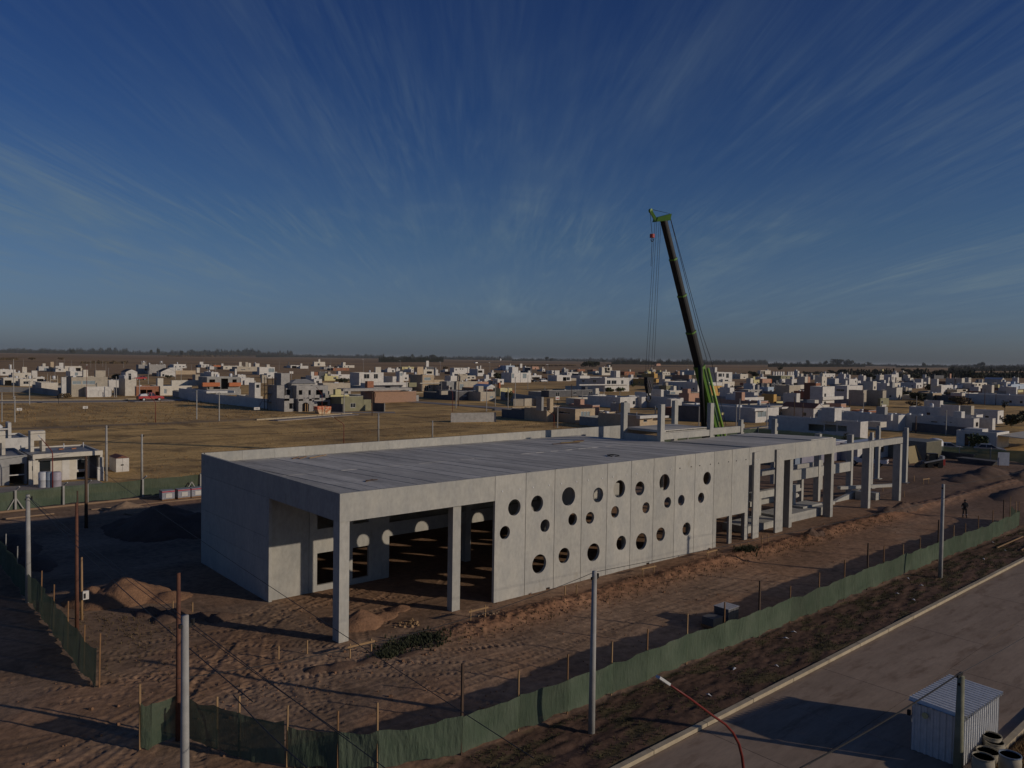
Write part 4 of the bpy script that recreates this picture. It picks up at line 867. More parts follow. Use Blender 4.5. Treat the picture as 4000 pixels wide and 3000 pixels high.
MB().tube([jl+Vector((0, 0, .1)), jl+Vector((0, 0, -.35))], .3, 10).build('weight', 'red_paint', t3); hk = [jl+Vector((.2*sin(a), 0, -.62-.2*cos(a))) for a in np.linspace(-2.4, 2.6, 10)]; MB().tube(hk, .06, 6).build('hook', 'black', t3)
MB().tube([jl+Vector((0, 0, -.8)), jl+Vector((-.1, 0, -3.9))], .03, 5).build('sling', 'cable', t3)

# ---- vehicles
def car(x, y, rz, label, paint, kind='hatch', s=1.0, group=None, cat='car', load=None):
    nm = 'pickup_truck' if kind == 'pickup' else ('van' if kind == 'van' else 'parked_car')
    t = thing(nm, (x, y, 0), label, cat, group); t['_o'] = (0, 0, 0)
    if kind == 'pickup':
        side = [(-2.6, .55), (-2.6, 1.05), (-.55, 1.08), (-.5, 1.08), (.95, 1.1), (2.35, 1.0), (2.6, .8), (2.6, .5)]; cabp = [(-.5, 1.08), (-.38, 1.72), (.5, 1.74), (1.0, 1.1)]
    elif kind == 'van':
        side = [(-2.4, .5), (-2.45, 1.2), (-2.3, 1.25), (1.4, 1.25), (2.2, 1.05), (2.4, .8), (2.4, .45)]; cabp = [(-2.38, 1.25), (-2.25, 1.95), (.9, 1.98), (1.6, 1.25)]
    else:
        side = [(-2.05, .45), (-2.1, .85), (-1.9, .95), (-1.2, .98), (.9, .96), (1.9, .82), (2.1, .65), (2.1, .4)]; cabp = [(-1.75, .96), (-1.2, 1.42), (.15, 1.46), (.95, .96)]
    def prism(poly, w0, w1, name, m, parent):
        n = len(poly); vs = [(a, -w0 if b_ < 1.3 or poly is side else -w1, b_) for a, b_ in poly]+[(a, w0 if b_ < 1.3 or poly is side else w1, b_) for a, b_ in poly]
        return MB().add(vs, [tuple(range(n)), tuple(range(n, 2*n))[::-1]]+[(k, k+n, (k+1) % n+n, (k+1) % n) for k in range(n)]).build(name, m, parent, org=(0, 0, 0))
    bd = prism(side, .88, .88, 'body', paint, t)
    if kind == 'pickup':
        mb = MB().box(-2.5, -.78, 1.09, -.6, .78, 1.1); mb.build('load_bed', 'black', bd, org=(0, 0, 0))
    cbn = prism(cabp, .80, .66, 'cabin', 'glass', t)
    top = [p for p in cabp if p[1] > 1.3]; MB().box(top[0][0]-.02, -.68, top[0][1]-.01, top[-1][0]+.02, .68, top[0][1]+.05).build('roof', paint, cbn, org=(0, 0, 0))
    for a, b_ in ((cabp[0], cabp[1]), (cabp[-1], cabp[-2])):
        for sy in (-1, 1): MB().beam((a[0], sy*.80, a[1]), (b_[0], sy*.67, b_[1]), .08, .06).build('pillar', paint, cbn, org=(0, 0, 0))
    xb = sum(p[0] for p in top)/len(top)
    for sy in (-1, 1): MB().beam((xb, sy*.81, 1.0), (xb, sy*.68, top[0][1]), .08, .05).build('pillar', paint, cbn, org=(0, 0, 0))
    wr = .38 if kind in ('pickup', 'van') else .31; wx = (-1.55, 1.6) if kind != 'hatch' else (-1.3, 1.3)
    for a in wx:
        for sy in (-1, 1):
            w_ = MB().tube([(a, sy*.72, wr), (a, sy*.9, wr)], wr, 18).build('wheel', 'tyre', t, org=(0, 0, 0)); MB().tube([(a, sy*.9, wr), (a, sy*.915, wr)], wr*.58, 12).build('rim', 'rim', w_, org=(0, 0, 0))
    xe = side[-1][0]
    for sy in (-.62, .62):
        MB().box(xe-.02, sy-.14, .62, xe+.02, sy+.14, .78).build('headlight', 'plastic_white', t, org=(0, 0, 0)); MB().box(side[0][0]-.02, sy-.1, .68, side[0][0]+.03, sy+.1, .86).build('tail_light', 'red_paint', t, org=(0, 0, 0))
    MB().box(side[0][0]-.06, -.8, .42, side[0][0]+.02, .8, .56).build('bumper', 'black', t, org=(0, 0, 0)); MB().box(xe-.02, -.8, .38, xe+.07, .8, .54).build('bumper', 'black', t, org=(0, 0, 0))
    t['_o'] = (x, y, 0); t.rotation_euler = (0, 0, rz); t.scale = (s,)*3; return t
P = gz(*QI(1690, 1000)); P2 = gz(*QI(1190, 960)); ang = math.atan2(P2[1]-P[1], P2[0]-P[0])
car((P[0]+P2[0])/2-.2, (P[1]+P2[1])/2+.6, ang, 'white pickup truck parked behind the free columns', 'car_white', 'pickup', 1.06, cat='pickup truck')
P = gz(*QJ(1390, 400)); car(P[0]+.8, P[1]+1.5, R(-68), 'silver hatchback behind the right fence, left of the other silver car', 'car_silver', group='cars beyond the right fence')
P = gz(*QJ(1860, 430)); car(P[0]+1.0, P[1]+1.2, R(-68), 'silver saloon behind the right fence, nearest the right edge', 'car_silver', s=1.1, group='cars beyond the right fence')
P = gy(*QI(400, 480), 40); P = gz(*QI(400, 560)); car(P[0]+1, P[1], R(-30), 'dark car parked beside the long blue-shaded house', 'car_dark')
# skid steer loader
P = gz(*QJ(1130, 600)); x0, y0 = P[0]+.6, P[1]+.7
t = thing('skid_steer_loader', (x0, y0, 0), 'small dark and red skid steer loader parked on the dirt', 'loader'); t['_o'] = (0, 0, 0); Z = dict(org=(0, 0, 0))
MB().hexa([(-1.2, -.5, .35), (1.2, -.5, .35), (1.2, .5, .35), (-1.2, .5, .35), (-1.0, -.5, 1.05), (1.2, -.5, 1.25), (1.2, .5, 1.25), (-1.0, .5, 1.05)]).build('body', 'crane_dark', t, **Z)
cbn = MB().hexa([(-.9, -.48, 1.1), (.45, -.48, 1.2), (.45, .48, 1.2), (-.9, .48, 1.1), (-.75, -.45, 1.98), (.4, -.45, 2.0), (.4, .45, 2.0), (-.75, .45, 1.98)]).build('cab', 'glass', t, **Z)
MB().box(-.85, -.5, 2.0, .5, .5, 2.08).build('roof', 'crane_dark', cbn, **Z)
for a, b_ in ((-.86, 1.1), (.45, 1.2)):
    for sy in (-.49, .49): MB().beam((a, sy, b_), (a*.9, sy, 2.0), .08).build('post', 'black', cbn, **Z)
MB().box(1.204, -.5, .4, 1.5, .5, 1.3).build('rear_hood', 'red_paint', t, **Z); MB().box(1.1, -.5, 1.304, 1.4, .5, 1.75).build('guard', 'frame', t, **Z); MB().box(1.5, -.35, .75, 1.52, .35, .95).build('emblem', 'white', t, **Z)
for sy in (-.62, .62):
    MB().beam((1.1, sy, 1.35), (-1.5, sy, .75), .14, .2).build('lift_arm', 'car_silver', t, **Z)
    for a in (-.72, .72): w_ = MB().tube([(a, sy-.15, .4), (a, sy+.15, .4)], .4, 14).build('wheel', 'tyre', t, **Z)
MB().hexa([(-2.4, -.85, .05), (-1.5, -.85, .05), (-1.5, .85, .05), (-2.4, .85, .05), (-1.9, -.85, .6), (-1.5, -.85, .75), (-1.5, .85, .75), (-1.9, .85, .6)]).build('bucket', 'black', t, **Z)
t['_o'] = (x0, y0, 0); t.rotation_euler = (0, 0, R(-45))
# containers at the far end of the site
t = thing('site_container', (104, 16, 0), 'grey shipping container with a pale yellow ribbed end on the site', 'container')
c0 = gz(*QJ(1000, 505)); X, Y = c0[0], c0[1]
MB().box(X, Y, 0, X+6, Y+6.5, 2.9).build('body', 'container_grey', t)
for k in range(14): MB().box(X+.1+k*.42, Y-.07, .1, X+.3+k*.42, Y-.004, 2.8).build('rib', 'container_yellow', t)
MB().box(X, Y-.03, 0, X+6, Y-.002, 2.88).build('end_panel', 'container_yellow', t)
t = thing('site_container', (103, 14, 0), 'yellow plywood hoarding leaning between column and container', 'hoarding')
c1_ = gz(*QJ(790, 545)); MB().hexa([(c1_[0], c1_[1], 0), (c1_[0]+2.6, c1_[1]-.4, 0), (c1_[0]+2.6, c1_[1]-.3, 0), (c1_[0], c1_[1]+.1, 0), (c1_[0], c1_[1]+.6, 2.5), (c1_[0]+2.6, c1_[1]+.2, 2.6), (c1_[0]+2.6, c1_[1]+.3, 2.6), (c1_[0], c1_[1]+.7, 2.5)]).build('panel', 'yellow_paint', t)
MB().beam((c1_[0]-.3, c1_[1]-.2, 0), (c1_[0]+.2, c1_[1]+.6, 2.7), .1).build('prop', 'yellow_paint', t); MB().beam((c1_[0]+2.9, c1_[1]-.8, 0), (c1_[0]+2.6, c1_[1]+.2, 2.7), .1).build('prop', 'yellow_paint', t)
c2_ = gz(*QJ(1090, 460)); t = thing('water_tank', (c2_[0]+2, c2_[1]+1, 0), 'white rounded tank standing behind the grey container', 'tank'); MB().lathe(c2_[0]+3, c2_[1]+.8, [(1.1, 0), (1.15, .3), (1.15, 2.3), (.9, 2.7), (.3, 2.85)], 18).build('body', 'plastic_white', t, smooth=True)
c3_ = gz(*QI(620, 960)); t = thing('site_hut', (c3_[0], c3_[1], 0), 'lilac grey site hut with a blue side behind the beams', 'hut')
hx, hy = 95.5, 27; 
MB().box(86, 21.5, 0, 99, 24, 2.9).build('wall', 'lilac', t); MB().box(84.5, 21.7, .0, 85.98, 24, 2.7).build('side_panel', 'plastic_blue', t); MB().box(85.8, 21.3, 2.904, 99.2, 24.2, 3.05).build('roof', 'roof_metal', t)
MB().box(99.02, 22, .2, 99.1, 23.2, 2.2).build('door', 'white', t)
c4_ = gz(*QJ(470, 480)); t = thing('site_hut', (103, 22, 0), 'low white site office behind the pickup truck', 'hut')
mb = MB(); wall(mb, 'x', 98, 110, 0, 2.6, 19, .15, [(103.5, 0, 104.8, 2.1), (106, .9, 107.2, 1.8)]); mb.box(98, 19.16, 0, 98.15, 22, 2.6); mb.box(98.15, 21.85, 0, 110, 22, 2.6); mb.box(109.85, 19.16, 0, 110, 21.85, 2.6); mb.build('wall', 'white', t); MB().box(97.6, 18.4, 2.604, 110.4, 22.2, 2.7).build('roof', 'roof_metal', t)
for (px, py), lab, mm, hh in (((1400, 470), 'dark skip of debris before the right fence', 'dark_grey', .9), ((1650, 540), 'dark rubbish heap before the right fence', 'dark_grey', .7)):
    P = gz(*QJ(px, py)); t = thing('debris_skip', (P[0], P[1], 0), lab, 'debris'); MB().hexa([(P[0]-1.2, P[1]-2.2, 0), (P[0]+1.2, P[1]-2.2, 0), (P[0]+1.2, P[1]+2.2, 0), (P[0]-1.2, P[1]+2.2, 0), (P[0]-1.4, P[1]-2.8, hh), (P[0]+1.4, P[1]-2.8, hh*.9), (P[0]+1.4, P[1]+2.6, hh), (P[0]-1.4, P[1]+2.8, hh*1.1)]).build('body', mm, t)
P = gz(*QJ(1910, 580)); t = thing('site_board', (P[0], P[1], 0), 'small white notice board standing by the right fence', 'board'); MB().beam((P[0]-.4, P[1], 0), (P[0]-.4, P[1], 1.4), .06).build('post', 'rust', t); MB().beam((P[0]+.4, P[1]-.9, 0), (P[0]+.4, P[1]-.9, 1.4), .06).build('post', 'rust', t); MB().hexa([(P[0]-.5, P[1]+.1, .25), (P[0]+.5, P[1]-1.1, .25), (P[0]+.53, P[1]-1.08, .25), (P[0]-.47, P[1]+.12, .25), (P[0]-.5, P[1]+.1, 2.2), (P[0]+.5, P[1]-1.1, 2.2), (P[0]+.53, P[1]-1.08, 2.2), (P[0]-.47, P[1]+.12, 2.2)]).build('board', 'plastic_white', t)
# ---- workman
def person(x, y, rz, label):
    z = gh(x, y); t = thing('person', (x, y, z), label, 'person'); t['_o'] = (0, 0, 0)
    V = [(0, 0, .95), (0, 0, 1.15), (0, 0, 1.36), (0, 0, 1.5), (0, .02, 1.63), (.1, 0, .9), (.13, .02, .5), (.15, .02, .09), (.15, -.12, .03), (-.1, 0, .9), (-.14, .0, .5), (-.17, .04, .09), (-.17, -.1, .03),
         (.2, 0, 1.4), (.27, .0, 1.14), (.12, -.2, 1.04), (-.2, 0, 1.4), (-.29, .02, 1.14), (-.27, -.06, .88), (-.27, -.08, .8), (.06, -.25, 1.05)]
    Ed = [(0,1),(1,2),(2,3),(3,4),(0,5),(5,6),(6,7),(7,8),(0,9),(9,10),(10,11),(11,12),(2,13),(13,14),(14,15),(2,16),(16,17),(17,18),(18,19),(15,20)]
    Rr = [.155,.165,.165,.065,.1,.115,.085,.07,.055,.115,.085,.07,.055,.085,.06,.045,.085,.06,.045,.04,.04]
    me = bpy.data.meshes.new('body'); me.from_pydata(V, Ed, []); o = bpy.data.objects.new('body', me); COL.objects.link(o); o.parent = t; SUBS.append(o)
    o.modifiers.new('skin', 'SKIN'); sv_ = me.skin_vertices[0].data
    for i, r_ in enumerate(Rr): sv_[i].radius = (r_, r_*.85)
    sv_[0].use_root = True; sb = o.modifiers.new('sub', 'SUBSURF'); sb.levels = 2; sb.render_levels = 2; me.materials.append(MATS['cloth_dark'])
    Z = dict(org=(0, 0, 0))
    MB().lathe(0, .02, [(.02, 1.52), (.07, 1.55), (.095, 1.62), (.1, 1.69), (.07, 1.755), (.02, 1.77)], 12).build('head', 'skin', t, smooth=True, **Z); MB().lathe(0, .025, [(.112, 1.665), (.118, 1.7), (.1, 1.76), (.05, 1.80), (.01, 1.805)], 12).build('hat', 'black', t, smooth=True, **Z)
    MB().tube([(-.3, -.03, 1.02), (-.3, -.03, 1.06)], .07, 10).build('arm_band', 'white', t, **Z)
    for sx_ in (-1, 1): MB().tube([(sx_*.155, .02, .3), (sx_*.155, .02, .34)], .09, 10).build('leg_band', 'plastic_grey', t, **Z)
    for hx_, hy_, hz_ in ((-.27, -.09, .74), (.03, -.27, 1.05)):
        h = MB(); h.hexa([(hx_-.035, hy_-.015, hz_-.04), (hx_+.035, hy_-.015, hz_-.04), (hx_+.035, hy_+.015, hz_-.04), (hx_-.035, hy_+.015, hz_-.04), (hx_-.03, hy_-.02, hz_+.04), (hx_+.03, hy_-.02, hz_+.04), (hx_+.03, hy_+.02, hz_+.04), (hx_-.03, hy_+.02, hz_+.04)])
        for k in range(4): h.tube([(hx_-.028+k*.018, hy_, hz_-.035), (hx_-.03+k*.02, hy_-.01, hz_-.075-.01*(k in (1, 2))), (hx_-.03+k*.02, hy_-.03, hz_-.10)], .009, 5)
        h.tube([(hx_+.035, hy_, hz_+.01), (hx_+.055, hy_-.015, hz_-.03), (hx_+.05, hy_-.03, hz_-.05)], .01, 5); h.build('hand', 'skin', t, **Z)
    t['_o'] = (x, y, z); t.rotation_euler = (0, 0, rz)
person(64.28, -7.54, R(-50), 'person in dark work clothes and cap standing on the dirt track')
# ---- litter on the verge
for i, (px, py) in enumerate(((790, 828), (740, 862), (685, 1032), (425, 1052), (265, 1218), (1495, 492), (1578, 540), (1430, 592), (1530, 628), (2018, 272), (1962, 373), (2095, 320))):
    P = gz(*Q7(px, py)); z = gh(P[0], P[1])+.03; s = .12+.08*rnd.random(); a = rnd.random()*3; lo = ['in the weeds below the fence', 'beside its twin below the fence', 'on bare soil by the kerb', 'left of another scrap on the verge', 'long scrap nearest the red lamp', 'just left of the second verge pole', 'in front of the second verge pole', 'bright scrap between fence and kerb', 'tiny one close to the kerb', 'far along the fence', 'small one far along the kerb', 'long one near the timber frame'][i]
    mb = MB().add([(P[0]-s*cos(a), P[1]-s*sin(a), z), (P[0]+s*.5*sin(a), P[1]-s*.4*cos(a), z+.05), (P[0]+s*cos(a), P[1]+s*sin(a), z+.02), (P[0]-s*.4*sin(a), P[1]+s*.5*cos(a), z+.07), (P[0], P[1], z+.1)], [(0, 1, 4), (1, 2, 4), (2, 3, 4), (3, 0, 4), (0, 3, 2, 1)])
    o = mb.build('litter', 'litter', org=(P[0], P[1], z)); o['label'] = 'white plastic litter '+lo; o['category'] = 'litter'; o['group'] = 'scraps of litter on the verge'
for a, b_, lab in (((3695, 0), (0, 0), ''),): pass
P0 = gz(*Q7(2045, 305)); P1_ = gz(*Q7(2205, 235)); P2_ = gz(*Q7(2195, 320)); t = thing('timber_battens', tuple(P0), 'pale timber battens laid out on red soil near the kerb', 'timber')
MB().beam((P0[0], P0[1], .08), (P1_[0], P1_[1], .08), .1, .06).build('batten', 'wood_pale', t); MB().beam((P2_[0], P2_[1], .08), (P2_[0]+4, P2_[1]+.2, .08), .1, .06).build('batten', 'wood_pale', t)
# ============================================================ TOWN
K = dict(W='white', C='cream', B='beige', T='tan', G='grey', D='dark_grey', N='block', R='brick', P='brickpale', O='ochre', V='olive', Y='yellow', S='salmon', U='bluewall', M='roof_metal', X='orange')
GH = 'flat-roofed houses of the town'
hr = random.Random(11)
def mkwin(x0, z0, x1, z1, face, pos, parent, pane='glass'):
    """frame of bars with a recessed pane, in a hole of the wall; face 'F' looks to -y, 'L' to -x"""
    mb = MB(); b_ = .07; w = x1-x0; e = .06
    def bar(a0, c0, a1, c1):
        if face == 'F': mb.box(a0, pos+.04, c0, a1, pos+.10, c1)
        else: mb.box(pos+.04, a0, c0, pos+.10, a1, c1)
    bar(x0, z0, x1, z0+b_); bar(x0, z1-b_, x1, z1); bar(x0, z0+b_, x0+b_, z1-b_); bar(x1-b_, z0+b_, x1, z1-b_)
    if w > 1.5: m_ = (x0+x1)/2; bar(m_-.03, z0+b_, m_+.03, z1-b_)
    f = mb.build('window', 'frame', parent)
    if face == 'F': MB().box(x0+b_, pos+.11, z0+b_, x1-b_, pos+.13, z1-b_).build('pane', pane, f)
    else: MB().box(pos+.11, x0+b_, z0+b_, pos+.13, x1-b_, z1-b_).build('pane', pane, f)
def block(t, X0, Y0, X1, Y1, Z0, Z1, m, wins=(), opens=(), lwins=(), lop=(), roof='roof_membrane', name='wall', par=.32, hollow=True):
    mb = MB(); th = .2
    if hollow:
        wall(mb, 'x', X0, X1, Z0, Z1, Y0, th, [w[:4] for w in wins]+list(opens)); wall(mb, 'y', Y0+th, Y1, Z0, Z1, X0, th, [w[:4] for w in lwins]+list(lop))
        mb.box(X0+th, Y1-th, Z0, X1, Y1, Z1); mb.box(X1-th, Y0+th, Z0, X1, Y1-th, Z1)
    else: mb.box(X0, Y0, Z0, X1, Y1, Z1)
    mb.build(name, m, t)
    if hollow: MB().box(X0+th+.003, Y0+th+.003, Z1-par-.15, X1-th-.003, Y1-th-.003, Z1-par).build('roof', roof, t)
    for w in wins: mkwin(*w[:4], 'F', Y0, t, *w[4:])
    for w in lwins: mkwin(*w[:4], 'L', X0, t)
name_yard = True
def house(k, spec, label, extras=''):
    xl, xc, xr, yt, b_, m = spec.split()[:6]; rest = spec.split()[6:]; m = K[m]
    xl, xc, xr, yt, b_ = float(xl), float(xc), float(xr), float(yt), float(b_)
    if b_ > 40:
        Pc = gz(*T(k, xc, b_)); H = gtop(Pc, *T(k, xc, yt))
    else: Pc = gz(*T(k, xc, yt), z=b_); H = b_
    X0, Y0 = float(Pc[0]), float(Pc[1]); X1 = float(gy(*T(k, xr, yt), Y0)[0]); 
    D = 9.0
    if xl < xc-1: D = float(gx(*T(k, xl, yt), X0)[1]-Y0)
    D = min(max(D, 4.5), 22 if k > 3 else 14)
    for r_ in rest:
        if r_[0] == 'd': D = float(r_[1:])
    if X1 < X0+1.5: X1 = X0+1.5
    Y1 = Y0+D; t = thing('house', (X0, Y0, 0), label, 'house', GH)
    wins, opens, lw, lo, blocks, tanks, gab = [], [], [], [], [], [], None
    for e in extras.split(';'):
        e = e.split()
        if not e: continue
        if e[0] in 'wogLP' and len(e) >= 5:
            a = [float(v) for v in e[1:5]]
            if e[0] in 'LP':
                p = gx(*T(k, a[0], a[1]), X0); q = gx(*T(k, a[2], a[3]), X0); lo_, hi_ = sorted((p[1], q[1])); zl, zh = sorted((q[2], p[2])); (lw if e[0] == 'L' else lo).append((max(lo_, Y0+.4), max(zl, .1), min(hi_, Y1-.3), min(zh, H-.3)))
            else:
                p = gy(*T(k, a[0], a[1]), Y0); q = gy(*T(k, a[2], a[3]), Y0); r4 = (max(float(p[0]), X0+.25), max(float(q[2]), 0 if e[0] == 'o' else .1), min(float(q[0]), X1-.25), min(float(p[2]), H-.45))
                if e[0] == 'w': wins.append(r4+(('glass_light',) if len(e) > 5 else ()))
                elif e[0] == 'g': wins.append(r4+('white',))
                else: opens.append(r4)
        elif e[0] == 'b': blocks.append(e[1:])
        elif e[0] == 't': tanks.append([float(v) for v in e[1:]])
        elif e[0] == 'gable': gab = K.get(e[1], e[1]) if len(e) > 1 else 'dark_roof'
    if not (wins or opens or lw or lo) and X1-X0 > 3.5:
        W_ = X1-X0; n = max(1, min(3, int(W_/3.5)))
        for i in range(n):
            if hr.random() < .75:
                c = X0+W_*(i+.5)/n+hr.uniform(-.3, .3); ww = hr.choice((.6, .8, 1.0)); zb = .95 if hr.random() < .7 else .1; wins.append((c-ww, zb, c+ww, min(2.2, H-.6)))
                if H > 5 and hr.random() < .8: wins.append((c-ww*.8, 3.6, c+ww*.8, min(4.9, H-.5)))
        for i in range(int(D/4)):
            if hr.random() < .4: c = Y0+2+i*3.6; lw.append((c, 1.0, c+1.0, min(2.0, H-.6)))
    roofm = hr.choice(('roof_membrane', 'roof_membrane', 'roof_membrane', 'concrete_roof'))
    if gab:
        block(t, X0, Y0, X1, Y1, 0, H, m, wins, opens, lw, lo, roof=m, par=.1); xm = (X0+X1)/2; hh = (X1-X0)*.26
        MB().add([(X0-.3, Y0-.35, H+.005), (X1+.3, Y0-.35, H+.005), (xm, Y0-.35, H+hh), (X0-.3, Y1+.3, H+.005), (X1+.3, Y1+.3, H+.005), (xm, Y1+.3, H+hh)], [(0, 3, 5, 2), (1, 2, 5, 4), (0, 1, 4, 3), (0, 2, 1), (3, 4, 5)]).build('gable_roof', gab, t)
        MB().add([(X0, Y0-.36, H), (X1, Y0-.36, H), (xm, Y0-.36, H+hh-.15), (X0, Y0-.30, H), (X1, Y0-.30, H), (xm, Y0-.30, H+hh-.15)], [(0, 1, 2), (3, 5, 4), (0, 3, 4, 1), (1, 4, 5, 2), (2, 5, 3, 0)]).build('gable_wall', m, t)
    else: block(t, X0, Y0, X1, Y1, 0, H, m, wins, opens, lw, lo, roof=roofm)
    if not gab and not blocks and hr.random() < .62 and X1-X0 > 2.5:
        ww = hr.uniform(1.3, 2.4); vx = hr.uniform(X0+.3, max(X0+.31, X1-ww-.3)); vy = Y0+hr.uniform(1, D*.6); MB().box(vx, vy, H-.314, vx+ww, vy+hr.uniform(1.2, 2.4), H+hr.uniform(1.2, 2.4)).build('roof_tower', m if hr.random() < .7 else hr.choice(('cream', 'grey', 'white', 'beige')), t)
    if not gab and not tanks and hr.random() < .3 and X1-X0 > 3:
        vx = hr.uniform(X0+1, X1-1); vy = Y0+D*.75; MB().lathe(vx, vy, [(.5, H-.31), (.5, H+.9), (.2, H+1.1)], 10).build('water_tank', 'plastic_white', t, smooth=True)
    for e in blocks:
        a = [float(v) for v in e[:6]]; mm = K[e[6]] if len(e) > 6 else m; dy = a[5]; Yb = Y0+dy; ow = []
        if a[4] > 0: p = gy(*T(k, a[1], a[4]), Yb); zb = max(0, float(p[2]))
        else: p = gy(*T(k, a[1], a[3]), Yb); zb = 0 
        x0 = float(p[0]); x1 = float(gy(*T(k, a[2], a[3]), Yb)[0]); zt = float(gy(*T(k, a[1], a[3]), Yb)[2]); dd = 2.5
        if a[0] < a[1]-1: dd = min(max(float(gx(*T(k, a[0], a[3]), x0)[1])-Yb, 1.0), 12)
        if dy > 0 and zb > H-1.2: zb = H-.315; x1 = max(x1, x0+.5)
        elif zb < 1: zb = 0
        if dy > 0 and zb == 0: zb = H-.315 if zt > H else 0
        if zt < zb+.3: continue
        if 'frame' in e:      # open tank frame: two legs and top
            MB().box(x0, Yb, zb, x0+.25, Yb+dd, zt).box(x1-.25, Yb, zb, x1, Yb+dd, zt).box(x0+.25, Yb, zb+(zt-zb)*.42, x1-.25, Yb+dd, zb+(zt-zb)*.5).build('tank_frame', mm, t); tx = (x0+x1)/2; r_ = max(.35, min(.6, (x1-x0)/2-.3)); zz_ = zb+(zt-zb)*.5
            MB().lathe(tx, Yb+dd/2, [(r_, zz_), (r_, zz_+r_*2), (r_*.5, zz_+r_*2.35)], 12).build('water_tank', 'plastic_white', t, smooth=True); continue
        n_ = 'canopy' if zt-zb < .7 else ('annex' if dy <= 0 else 'roof_tower')
        if n_ == 'annex' and zb < .5:
            op = [(x0+.4, 0, x1-.4, min(2.4, zt-.4))] if 'open' in e else []
            wn = [(x0+.5, .15, x1-.5, min(2.3, zt-.5), 'white')] if 'garage' in e else ([(x0+.6, 1, x0+2.0, 2.1)] if (not op and x1-x0 > 3) else [])
            block(t, x0, Yb, x1, Y0-.01 if dy < 0 else Yb+dd, zb, zt, mm, wn, op, name='annex')
        else: block(t, x0, Yb, x1, Yb+dd, zb, zt, mm, name=n_, hollow=False)
    for a in tanks:
        p = gy(*T(k, a[0], a[1]), Y0+3); r_ = .55; zt = float(p[2]); 
        if zt > H+.2: MB().lathe(float(p[0]), Y0+3, [(r_, H-.3), (r_, zt-.2), (r_*.4, zt)], 12).build('water_tank', 'plastic_white', t, smooth=True)
    if name_yard and Y0 > 55:
        yd = hr.uniform(5, 10); yh = hr.uniform(1.9, 2.5); xr_ = X1+hr.uniform(.5, 3); mb = MB(); mb.box(X0+.02, Y1+.01, 0, X0+.2, Y1+yd, yh).box(xr_, Y0+2, 0, xr_+.18, Y1+yd, yh).box(X0+.2, Y1+yd-.18, 0, xr_, Y1+yd, yh).box(X1+.01, Y0+2, 0, xr_, Y0+2.18, yh); mb.build('yard_wall', hr.choice(('grey', 'brick', 'block', 'dark_grey', 'brickpale', 'cream', 'grey')), t)
    # small roof clutter: vents and air units
    W_ = X1-X0
    if not gab and W_ > 3:
        for i in range(hr.choice((1, 2, 3))):
            vx = hr.uniform(X0+.8, X1-.8); vy = hr.uniform(Y0+1, Y1-1); 
            if hr.random() < .5: MB().tube([(vx, vy, H-.32), (vx, vy, H+.35)], .06, 6).build('vent', 'plastic_white', t)
            else: MB().box(vx-.4, vy-.3, H-.318, vx+.4, vy+.3, H+.25).build('air_unit', 'plastic_white', t)
    # coping on the parapet
    if not gab and H > 2 and hr.random() < .5:
        MB().box(X0-.04, Y0-.04, H+.003, X1+.04, Y0+.26, H+.06).build('coping', 'frame', t)
    return t
def bwall(k, x0, b0, x1, b1, yt, m, label, th=.2, name='garden_wall', cat='wall', gap=None):
    """free-standing wall between two ground points seen at (x0,b0) and (x1,b1); yt = top seen above the first"""
    A = gz(*T(k, x0, b0)); B_ = gz(*T(k, x1, b1)); H = gtop(A, *T(k, x0, yt)); d = (B_-A)[:2]; L_ = np.hypot(*d); d = d/L_; nrm = np.array([-d[1], d[0]])*th
    t = thing(name, (A[0], A[1], 0), label, cat, 'garden walls of the town'); n = max(1, int(L_/6))
    for i in range(n):
        a = A[:2]+d*(L_*i/n+.01); b2 = A[:2]+d*(L_*(i+1)/n-.01); q = [a, b2, b2+nrm, a+nrm]
        if np.cross(b2-a, nrm) < 0: q = q[::-1]
        MB().hexa([(p[0], p[1], -.05) for p in q]+[(p[0], p[1], H) for p in q]).build('wall_bay', K[m], t)
    return t
